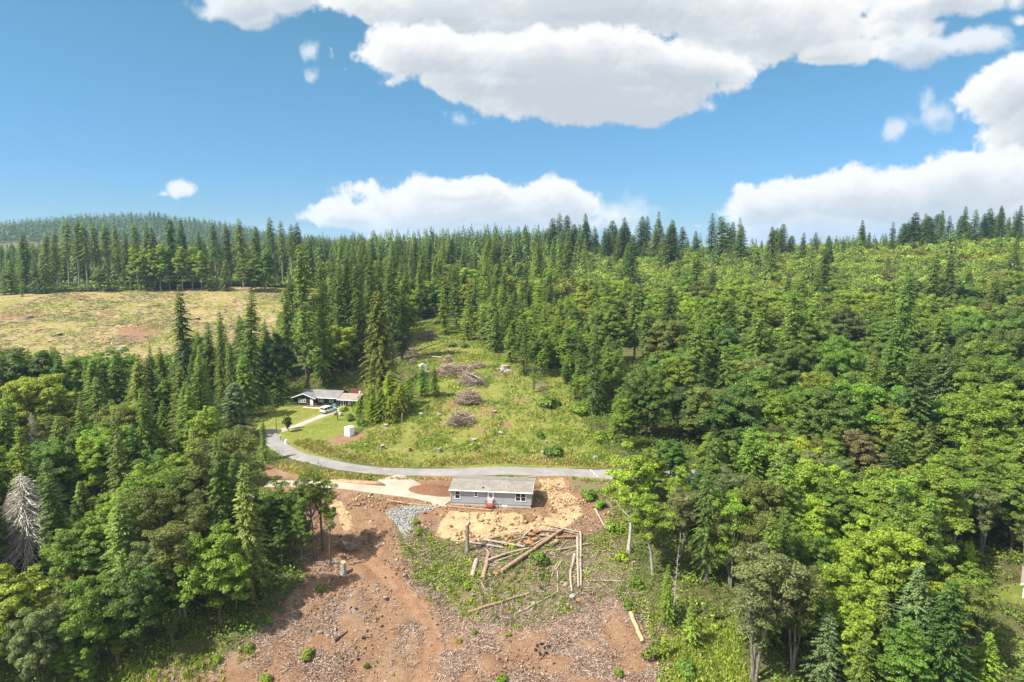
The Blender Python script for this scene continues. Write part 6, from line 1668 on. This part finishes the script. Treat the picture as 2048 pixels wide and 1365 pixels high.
# ------------------------------------------------------------------ shrubs one can point at
for a in [(617, 1303, 20, 'bright', 'largest round bright green bush on the bare slope'), (642, 1174, 15, 'fresh', 'round green bush below the thin alder trunks'), (1005, 1354, 17, 'bright', 'round bright bush at the lower frame edge right of the track'),
          (920, 1281, 9, 'gold', 'small golden bush right of the lower dirt track'), (949, 1262, 10, 'fresh', 'low green bush uphill of the small golden bush'), (1017, 1267, 8, 'fresh', 'small green tuft bush below the sprouting patch'),
          (734, 1329, 9, 'olive', 'low olive bush on the chips left of the track foot'), (787, 1349, 6, 'gold', 'tiny yellow bush beside the track foot'), (1236, 1340, 14, 'fresh', 'flat green bush on the bare slope left of the dark round bushes'),
          (1076, 1110, 24, 'mid', 'broad leafy bush under the thickest log'), (814, 1096, 11, 'mid', 'dark green bush at the left corner of the sprouting patch'), (535, 1352, 18, 'bright', 'bright bush at the lower frame edge left of the track'),
          (933, 1170, 13, 'bright', 'bright sprouting bush below the short fat log'), (683, 1315, 7, 'olive', 'tiny olive bush left of the low olive bush'), (1310, 1296, 30, 'mid', 'large dark round bush below the fresh cut log'),
          (1372, 1328, 29, 'mid', 'second large round bush, lower and right of the fresh cut log'), (1112, 898, 24, 'mid', 'dark bush on the grass above the road'), (1100, 800, 26, 'mid', 'dark bushy clump right of the thin hill fir'),
          (1080, 868, 14, 'mid', 'low bush on the grass slope above the dark road bush'), (1160, 812, 22, 'fresh', 'green bush in the strip at the right of the hill'), (1200, 870, 24, 'fresh', 'green bush at the lower right corner of the hill'), (1225, 915, 18, 'fresh', 'green bush between hill corner and road'),
          (832, 1042, 12, 'fresh', 'weedy bush at the tip of the crushed rock'), (838, 1062, 13, 'fresh', 'weedy bush at the left end of the straw bank'), (622, 1261, 5, 'olive', 'tiny bush above the largest round bush'), (645, 1232, 4, 'gold', 'tiny yellow bush on the chips'),
          (538, 1240, 12, 'fresh', 'green bush where the left wood meets the chips'), (560, 1215, 12, 'mid', 'dark bush at the wood edge above the chips'), (500, 1290, 14, 'fresh', 'ferny bush at the wood edge of the lower slope'), (430, 1315, 16, 'fresh', 'ferny bush under the large olive cottonwood'), (395, 1325, 14, 'gold', 'yellowish fern left of the ferny bush'),
          (700, 832, 15, 'mid', 'dark bush between the car and the storage shed'), (722, 842, 16, 'mid', 'dark bush above the storage shed'), (690, 815, 12, 'bright', 'bright bush at the dark house garage'), (712, 818, 14, 'fresh', 'leafy bush right of the bright garage bush'),
          (930, 690, 10, 'sage', 'pale silvery bush by the upper path'), (905, 688, 11, 'sage', 'pale silvery bush left of the upper path'), (880, 640, 16, 'olive', 'olive bush at the upper end of the hill'), (1180, 985, 20, 'fresh', 'leafy bush on the green slope right of the house'), (1200, 1005, 18, 'fresh', 'leafy bush above the lone bleached log'),
          (1225, 1050, 22, 'fresh', 'leafy bush right of the lone bleached log'), (1240, 1110, 20, 'bright', 'bright bush left of the lower birch trunk'), (1270, 1160, 22, 'fresh', 'bush between the two birches'), (1255, 1205, 16, 'mid', 'bush above the fresh cut log'), (1390, 1240, 18, 'bright', 'bright bush in the glade below the drooping spruce'), (1430, 1225, 18, 'olive', 'olive bush under the drooping spruce')]:
    shrub(*a)

# ------------------------------------------------------------------ the woods between
CLEAR = [np.array(p, float) for p in (
    [(540, 880), (575, 790), (640, 770), (712, 775), (722, 850), (800, 835), (875, 775), (815, 720), (822, 650), (870, 622), (940, 622), (965, 690), (1010, 712), (1050, 735), (1075, 780), (1110, 830), (1170, 880), (1230, 918), (1255, 935), (1250, 965), (1225, 1000), (1245, 1100), (1300, 1215), (1345, 1300), (1345, 1420), (215, 1420), (230, 1345), (470, 1300), (560, 1200), (610, 1150), (600, 1080), (650, 1000), (655, 955), (545, 935)],
    [(-80, 584), (200, 582), (480, 570), (560, 570), (560, 620), (520, 600), (440, 620), (330, 690), (230, 700), (130, 690), (80, 688), (-80, 690)],
    [(1340, 1290), (1400, 1245), (1480, 1240), (1500, 1420), (1340, 1420)], [(2008, 1150), (2120, 1140), (2120, 1215), (1995, 1212)])]
BASEZONES = [Z_[k] for k in ('dirt', 'dirt2', 'grass', 'lawn', 'lawn2', 'field', 'glade', 'scrub', 'yard')]
taken = [(t['x'], t['y'], 3.2 if t['kind'] in CONES else 5.0) for t in TREES if t['name'] != 'shrub' and t['y'] < 460]
def _open(x, y):
    m = np.zeros(x.shape, bool)
    for P in BASEZONES: m |= inside(P, x, y) > -1.5
    m |= inside(Z_['dirt'], x, y) > -3.5; m |= inside(Z_['strip'], x, y) > 0
    m |= seg_dist(x, y, ROADL[::4]) < 5.5; m |= seg_dist(x, y, LANEL[::3]) < 4; m |= seg_dist(x, y, DRIVEL[::3]) < 4
    return (m | ((np.abs(x + 46) < 12) & (y > 180) & (y < 205))).astype(float)
OPENG = Grid(_open, -360, 300, 70, 450, 1.5)
_cu, _cv = np.meshgrid(np.arange(-200, 2300, 5.0), np.arange(500, 1500, 5.0))
_cl = np.zeros(_cu.shape, bool)
for P in CLEAR: _cl |= inside(P, _cu, _cv) > 3
def shown_ground(u, v):
    i = int((u + 200) / 5); j = int((v - 500) / 5)
    return 0 <= i < _cl.shape[1] and 0 <= j < _cl.shape[0] and _cl[j, i]
KEEP = [t for t in TREES if t['short'] and t['y'] < 240]
for t in KEEP: t['keep'] = 0.97 if t['kind'] == 'snag' else 0.9 if t['kind'] in ('snag', 'spruce', 'slim', 'birch') else 0.55
fr = np.random.default_rng(99)
def fill(n_try, xr, yr, kinds, heights, tints, gap, limit):
    made = 0
    for _ in range(n_try):
        if made >= limit: break
        y = yr[0] + (yr[1] - yr[0]) * fr.random(); x0, x1 = xr(y); x = fr.uniform(x0, x1)
        kd = kinds[int(fr.integers(len(kinds)))]
        h0, h1 = heights[kd]; hgt = fr.uniform(h0, h1)
        wd = {'young': 2.2, 'alder': 3.8, 'olive': 4.0, 'maple': 5.6, 'maple_big': 7.5}.get(kd, 3.4)
        need = gap * wd
        if any((x - a) ** 2 + (y - b) ** 2 < (max(need, c * gap) * 0.9 + 0.3) ** 2 for a, b, c in taken): continue
        if OPENG(np.array([x]), np.array([y]))[0] > 0.3: continue
        z = float(H(x, y)[0])
        u, vt = project(x, y, z + hgt); _, vb = project(x, y, z)
        if u < -130 or u > 2180 or vt > 1400: continue
        bad = False
        wpx = wd * 0.75 * FPX / y
        for q in (0.02, 0.3, 0.6, 0.9):
            vq = vt + (vb - vt) * q
            for du in (-0.8, 0, 0.8):
                if shown_ground(u + du * wpx * (0.2 + 0.8 * q if kd in CONES else 0.9), vq): bad = True
        if bad: continue
        for t_ in KEEP:
            if y < t_['y'] - 1 and abs(u - t_['ut']) < wpx + 14 and vt < t_['vt'] + t_['keep'] * (t_['vb'] - t_['vt']): bad = True; break
        if bad: continue
        tl = tints[kd]; t = tl[int(fr.integers(len(tl)))]
        plant(kd, x, y, hgt, t, rs=fr, wide=fr.uniform(0.9, 1.15) * (np.clip(1.75 - hgt / 36, 1.0, 1.5) if kd in CONES else 1.0))
        taken.append((x, y, wd)); made += 1
    return made
MT = {'maple': ['mid', 'fresh', 'fresh', 'dark', 'olive', 'bright'], 'maple_big': ['mid', 'dark'], 'alder': ['fresh', 'bright', 'mid'], 'olive': ['olive', 'olive', 'sage', 'fresh'], 'fir': ['dark', 'mid', 'deep', 'olive'], 'fir_slim': ['mid', 'dark', 'olive'], 'young': ['fresh', 'mid'], 'cedar': ['olive', 'mid'], 'old': ['deep', 'dark'], 'spruce': ['dark', 'mid'], 'fir_edge': ['dark', 'mid']}
HT = {'maple': (14, 20), 'maple_big': (20, 25), 'alder': (14, 20), 'olive': (15, 20), 'fir': (18, 28), 'fir_slim': (18, 28), 'young': (8, 14), 'cedar': (18, 25), 'old': (26, 33), 'spruce': (18, 25), 'fir_edge': (30, 37)}
cnt = {}
# right wood: near maples, then the mixed slope
cnt['right near'] = fill(6000, lambda y: (24 + (y - 75) * 0.10, 0.80 * y + 6), (76, 135), ['maple', 'maple', 'maple', 'alder', 'olive', 'fir'], {**HT, 'maple': (12, 17), 'fir': (13, 19), 'alder': (12, 16), 'olive': (12, 16)}, {**MT, 'maple': ['fresh', 'bright', 'mid', 'fresh', 'olive', 'bright']}, 0.86, 75)
cnt['right mid'] = fill(8000, lambda y: (36 + (y - 135) * 0.05, 0.80 * y + 6), (135, 215), ['maple', 'maple', 'maple', 'fir', 'olive', 'maple_big'], HT, {**MT, 'maple': ['dark', 'mid', 'dark', 'fresh', 'mid', 'fresh', 'olive']}, 0.84, 105)
cnt['right far'] = fill(9000, lambda y: (28 + (y - 215) * 0.02, 0.80 * y + 6), (215, 330), ['maple', 'maple', 'maple', 'fir', 'alder', 'alder', 'maple'], {**HT, 'fir': (18, 27)}, {**MT, 'maple': ['mid', 'olive', 'fresh', 'bright', 'fresh']}, 0.92, 150)
# left wood
cnt['left near'] = fill(6000, lambda y: (-0.80 * y - 8, -38), (78, 135), ['maple', 'maple', 'alder', 'fir', 'fir_slim', 'olive'], {**HT, 'fir': (16, 22), 'fir_slim': (16, 23), 'maple': (12, 17)}, {**MT, 'maple': ['mid', 'fresh', 'fresh', 'dark', 'mid']}, 0.84, 60)
cnt['left mid'] = fill(8000, lambda y: (-0.82 * y - 8, -0.30 * y - 8), (135, 228), ['fir', 'fir_slim', 'fir', 'maple', 'cedar', 'spruce'], {**HT, 'fir': (14, 22), 'fir_slim': (15, 23), 'cedar': (14, 20), 'spruce': (14, 22), 'maple': (11, 16)}, {**MT, 'fir': ['dark', 'mid', 'olive'], 'maple': ['mid', 'dark', 'fresh']}, 0.9, 95)
cnt['hill edge'] = fill(4000, lambda y: (4, 26 + (y - 140) * 0.1), (138, 225), ['young', 'alder', 'olive', 'alder'], {**HT, 'young': (5, 10), 'olive': (5, 9), 'alder': (6, 12)}, {**MT, 'olive': ['fresh', 'mid', 'bright'], 'young': ['fresh', 'mid'], 'alder': ['mid', 'fresh', 'dark']}, 0.45, 95)
cnt['left brush'] = fill(5000, lambda y: (-0.72 * y, -30), (80, 116), ['alder', 'olive'], {**HT, 'olive': (4, 8), 'alder': (4, 9)}, {**MT, 'olive': ['fresh', 'mid', 'gold'], 'alder': ['mid', 'fresh', 'dark']}, 0.42, 60)
cnt['plantation'] = fill(5000, lambda y: (-0.05 * y, 0.15 * y), (205, 345), ['young', 'alder', 'alder', 'olive', 'young'], {**HT, 'alder': (9, 14), 'olive': (9, 13)}, {**MT, 'olive': ['fresh', 'bright'], 'young': ['fresh', 'mid', 'fresh']}, 0.8, 95)
# behind the dark house and the hill
cnt['middle green'] = fill(4000, lambda y: (-0.14 * y, 0.06 * y), (240, 400), ['maple', 'alder', 'maple', 'fir'], {**HT, 'fir': (16, 22), 'maple': (11, 15), 'alder': (12, 17)}, {**MT, 'maple': ['bright', 'lime', 'fresh', 'bright'], 'alder': ['bright', 'lime']}, 0.9, 70)
cnt['middle'] = fill(6000, lambda y: (-0.32 * y, -0.02 * y), (205, 345), ['fir', 'fir_slim', 'fir', 'old', 'alder', 'maple'], {**HT, 'fir': (20, 29), 'fir_slim': (22, 30)}, {**MT, 'maple': ['fresh', 'bright'], 'alder': ['bright', 'fresh']}, 0.95, 80)
cnt['behind'] = fill(3000, lambda y: (-0.30 * y, 0.08 * y), (345, 430), ['fir', 'fir', 'fir_slim', 'alder'], {**HT, 'fir': (24, 33), 'fir_slim': (25, 33)}, MT, 1.2, 50)
print('fill', cnt)

# ------------------------------------------------------------------ far woods that read as one mass
def forest(name, items, mat='forest'):
    """one mesh from simple leafy trees: items are (x, y, height, radius, kind, colour, faces)"""
    Ps, Cs = [], []
    fr2 = np.random.default_rng(5)
    for (x, y, hgt, rad, kd, c, nf) in items:
        z = float(zc[(x, y)]) if False else items_z[(x, y)]
        if kd == 'cone':
            s = fr2.random(nf) ** 0.75; a = fr2.uniform(0, 6.283, nf)
            tier = 0.82 + 0.3 * ((s * hgt / 1.7) % 1.0)
            r_ = rad * (1 - s) ** 0.8 * np.sqrt(fr2.uniform(0.25, 1, nf)) * tier + 0.12
            C = np.stack([np.cos(a) * r_, np.sin(a) * r_, (0.10 + 0.9 * s) * hgt - 0.30 * r_], 1)
            D = np.stack([np.cos(a), np.sin(a), -0.45 + 0 * a], 1)
            N = np.stack([np.cos(a) * 0.5, np.sin(a) * 0.5, 1 + 0 * a], 1) + fr2.normal(0, 0.35, (nf, 3))
            ln = (0.22 + 1.75 * (1 - s)) * rad / 3.2 * (260 / nf) ** 0.35 * fr2.uniform(0.7, 1.3, nf)
            P = cards(C, N, D, ln * 1.5, ln * 0.75, 0.2)
        else:
            k = max(5, nf // 38); dd = rnd_unit(fr2, k); dd[:, 2] = np.abs(dd[:, 2]) * 0.9 - 0.15
            ctr = dd * np.array([rad, rad, hgt * 0.34]) * fr2.uniform(0.45, 0.95, (k, 1)) + [0, 0, hgt * 0.6]
            idx = fr2.integers(0, k, nf); d = rnd_unit(fr2, nf); d[:, 2] = np.abs(d[:, 2]) - 0.15
            C = ctr[idx] + d * rad * 0.40 * np.array([1, 1, 0.75])
            N = d + UP * 0.4 + fr2.normal(0, 0.4, (nf, 3)); s_ = rad * 0.20 * (220 / nf) ** 0.4 * fr2.uniform(0.7, 1.35, nf)
            P = cards(C, N, fr2.normal(0, 1, (nf, 3)), s_, s_ * 0.75, 0.12)
        Ps.append(P + np.array([x, y, z - 0.3])); Cs.append(np.repeat(np.array([c]) * fr2.uniform(0.85, 1.15), nf * 4, 0))
    P = np.concatenate(Ps); Cc = np.concatenate(Cs)
    me = mesh_np(name, P.reshape(-1, 3), np.arange(len(P) * 4).reshape(-1, 4), mats=[M[mat]])
    at_ = me.color_attributes.new('tint', 'FLOAT_COLOR', 'POINT')
    at_.data.foreach_set('color', np.concatenate([Cc, np.ones((len(Cc), 1))], 1).astype(np.float32).ravel())
    return tag(link(name, me), kind='stuff')
def spots(n, xr, yr, gap, seed):
    r = np.random.default_rng(seed); out = []; cell = {}
    for _ in range(n):
        y = math.sqrt(r.uniform(yr[0] ** 2, yr[1] ** 2)); x0, x1 = xr(y); x = r.uniform(x0, x1)
        k = (int(x // gap), int(y // gap))
        if any((x - a) ** 2 + (y - b) ** 2 < gap * gap for i in (-1, 0, 1) for j in (-1, 0, 1) for a, b in cell.get((k[0] + i, k[1] + j), ())): continue
        cell.setdefault(k, []).append((x, y)); out.append((x, y))
    return np.array(out)
items_z = {}
def build_forest(name, groups):
    its = []
    for xy, fn in groups:
        zz = H(xy[:, 0], xy[:, 1])
        for (x, y), z in zip(xy, zz):
            it = fn(x, y, z)
            if it: items_z[(x, y)] = z; its.append((x, y, *it))
    return forest(name, its)
f3 = np.random.default_rng(12)
def conif(x, y, z):
    if y < 640 and x > -0.27 * y and f3.random() < 0.30: return leafy(x, y, z)
    hgt = f3.uniform(14, 30); c = np.array(NEEDLE[['deep', 'dark', 'dark', 'mid'][int(f3.integers(4))]])
    if -0.33 * y < x < 0.12 * y and y < 700: hgt = f3.uniform(14, 32)
    # the ridge line stays below the photographed skyline
    u, v = project(x, y, z + hgt); lim = np.interp(u, [0, 400, 640, 760, 900, 1060, 1180, 1300, 1480, 1520, 1620, 1750, 1850, 1950, 2048], [450, 454, 444, 452, 446, 437, 450, 462, 462, 480, 474, 466, 455, 440, 436])
    if v < lim:
        hgt -= (lim - v) / FPX * y * 1.02
        if hgt < 9: return None
    return hgt, hgt * f3.uniform(0.14, 0.2) + 0.6, 'cone', c * f3.uniform(0.6, 1.2), 460 if y < 560 else 260
def leafy(x, y, z):
    hgt = f3.uniform(11, 17); c = np.array(TINT[['lime', 'bright', 'fresh', 'gold', 'bright', 'fresh', 'mid'][int(f3.integers(7))]]) * f3.uniform(0.68, 1.0)
    u, v = project(x, y, z + hgt); lim = np.interp(u, [0, 900, 1180, 1480, 1520, 1620, 1750, 1850, 1950, 2048], [500, 500, 470, 476, 482, 484, 480, 476, 470, 468])
    if v < lim:
        hgt -= (lim - v) / FPX * y
        if hgt < 6: return None
    return hgt, f3.uniform(4.2, 6.0), 'ball', c, 560
sp1 = spots(9000, lambda y: (-0.85 * y, 0.10 * y), (415, 800), 7.6, 1)
sp2 = spots(2600, lambda y: (0.10 * y, 0.86 * y), (330, 700), 24.0, 2)
sp3 = spots(12000, lambda y: (0.03 * y, 0.86 * y), (328, 640), 6.8, 3)
sp5 = spots(2600, lambda y: (0.08 * y, 0.86 * y), (440, 620), 9.0, 6)
def small_con(x, y, z):
    if vnoise(x, y, 60.0, 5) < 0.02: return None
    hgt = f3.uniform(9, 19)
    return hgt, hgt * f3.uniform(0.15, 0.22) + 0.5, 'cone', np.array(NEEDLE[['deep', 'dark', 'mid'][int(f3.integers(3))]]) * f3.uniform(0.6, 1.1), 320
build_forest('conifer_forest', [(sp5, small_con), (sp1[(sp1[:, 1] > 428) | (sp1[:, 0] > -0.3 * sp1[:, 1])], conif), (sp2, conif)])
build_forest('broadleaf_forest', [(sp3, leafy)])
def ridge(x, y, z):
    hgt = f3.uniform(24, 36)
    return hgt, hgt * f3.uniform(0.14, 0.2), 'cone', np.array(NEEDLE['deep']) * f3.uniform(0.8, 1.3), 46
sp4 = spots(16000, lambda y: (-0.95 * y, -0.20 * y), (1380, 1760), 10.0, 4)
build_forest('ridge_forest', [(sp4, ridge)])
for k, (u, v) in enumerate([(262, 423), (300, 421), (308, 423), (316, 422), (329, 426), (333, 430), (224, 427), (390, 436), (410, 440)]):
    Y = 1560 + 7 * k; x, _, zt = point(u, v, Y); z = float(H(x, Y)[0])
    plant('fir_edge', x, Y, max(zt - z, 20), 'deep', 'tall ragged fir standing out on the far blue ridge', None, group='firs standing out on the far ridge', name='ridge_fir')

# undergrowth below the woods
x = fr.uniform(-175, 175, 26000); y = fr.uniform(74, 215, 26000)
ok = (np.abs(x) < 0.82 * y + 8)
for P in list(Z_.values()): ok &= inside(P, x, y) < (-0.3)
ok &= seg_dist(x, y, ROADL[::3]) > 3.4; ok &= seg_dist(x, y, LANEL[::3]) > 3.2; ok &= seg_dist(x, y, SPURL[::2]) > 4.2; ok &= seg_dist(x, y, DRIVEL[::3]) > 2.2
ok &= ~((np.abs(x + 46) < 11) & (y > 183) & (y < 203)); lx_, ly_ = house_local(x, y); ok &= ~((lx_ > -2) & (lx_ < HOUSE_LEN + 2) & (ly_ > -2) & (ly_ < HOUSE_DEP + 2))
x, y = x[ok], y[ok]
tufts('undergrowth', x, y, H(x, y), 0.6, 2.2, ['mid', 'fresh', 'weed', 'fresh', 'mid', 'olive'], 42, 0.16, leafy=True)

# the air: far woods go a little blue
hz_m, hz_nt = new_mat('thin_haze'); hz_g = G(hz_nt)
pv = hz_g.n('ShaderNodeVolumePrincipled'); pv.inputs['Color'].default_value = (0.50, 0.74, 1.0, 1); pv.inputs['Density'].default_value = 0.00010; pv.inputs['Anisotropy'].default_value = 0.1
hz_g.l(pv.outputs[0], hz_g.n('ShaderNodeOutputMaterial').inputs['Volume'])
tag(MB().box(-5600, 5600, -700, 7600, -160, 150).build('haze', hz_m), kind='stuff')
x = fr.uniform(-330, -85, 3600); y = fr.uniform(396, 436, 3600)
ok = (inside(Z_['field'], x, y) < -0.5) | (y > 412)
x, y = x[ok], y[ok]
tufts('edge_undergrowth', x, y, H(x, y), 1.2, 5.0, ['mid', 'fresh', 'weed', 'mid', 'olive'], 26, 0.30, leafy=True)
# ------------------------------------------------------------------ say which one: trees of the woods by their neighbours
def label_trees():
    marks = [(t['ut'], (t['vt'] * 0.6 + t['vb'] * 0.4), t['short']) for t in TREES if t['short']]
    for (u, v, ph) in [(980, 990, 'the grey house'), (650, 795, 'the dark house'), (700, 862, 'the storage shed'), (1010, 735, 'the bleached stump'), (918, 838, 'the lowest brush pile'), (1240, 948, 'the road end'), (2043, 1180, 'the sage green cottage'), (850, 671, 'the highest brush pile'), (657, 822, 'the parked car')]:
        marks.append((u, v, ph))
    todo = [t for t in TREES if t['label'] is None]
    def mid(t):
        q = 0.25 if t['kind'] not in CONES else 0.12
        return t['ut'], t['vt'] + (t['vb'] - t['vt']) * q
    used = set()
    slots = []
    for mi, (mu, mv, ph) in enumerate(marks):
        for nm in sorted({t['name'] for t in todo}):
            for dname, (dx, dy) in {'left of': (-1, 0), 'right of': (1, 0), 'above': (0, -1), 'below': (0, 1)}.items():
                cand = []
                for t in todo:
                    if t['name'] != nm: continue
                    u, v = mid(t)
                    if not (-5 < u < 2053 and v < 1365): continue
                    du, dv = u - mu, v - mv
                    along = du * dx + dv * dy; across = abs(du * dy) + abs(dv * dx)
                    if along > 12 and across < along * 1.0: cand.append((math.hypot(du, dv), id(t), t))
                cand.sort(key=lambda c: c[0])
                for rank in range(min(6, len(cand))): slots.append((rank, cand[rank][0] * (1 + 0.7 * rank), ph, dname, cand[rank][2]))
    slots.sort(key=lambda s: s[1] + 40 * s[0])
    done = set(); n = 0
    for rank, d, ph, dname, t in slots:
        if id(t) in done: continue
        kw = KINDWORD[t['name']]; kw = 'fir' if kw == 'tall fir' else kw
        pre = ['nearest', 'second', 'third', 'fourth', 'fifth', 'sixth'][rank]
        rel = {'left of': 'left of', 'right of': 'right of', 'above': 'up-slope of', 'below': 'down-slope of'}[dname]
        lab = f'{TONE[t["tint"]]} {kw}, {pre} unnamed {kw} {rel} {ph}'.replace(' unnamed', '')
        if lab in used: continue
        t['o']['label'] = lab; used.add(lab); done.add(id(t)); n += 1
    rest = [t for t in todo if id(t) not in done]
    for t in rest:
        kw = KINDWORD[t['name']]
        side = 'left' if t['x'] < -0.1 * t['y'] else ('right' if t['x'] > 0.06 * t['y'] else 'middle')
        t['o']['label'] = f'{TONE[t["tint"]]} {kw} deep in the {side} wood among others of its kind'
        t['o']['group'] = f'{TONE[t["tint"]]} {kw} trees deep in the {side} wood'
    print('tree labels', n, 'shared', len(rest), 'trees', len(TREES))
label_trees()
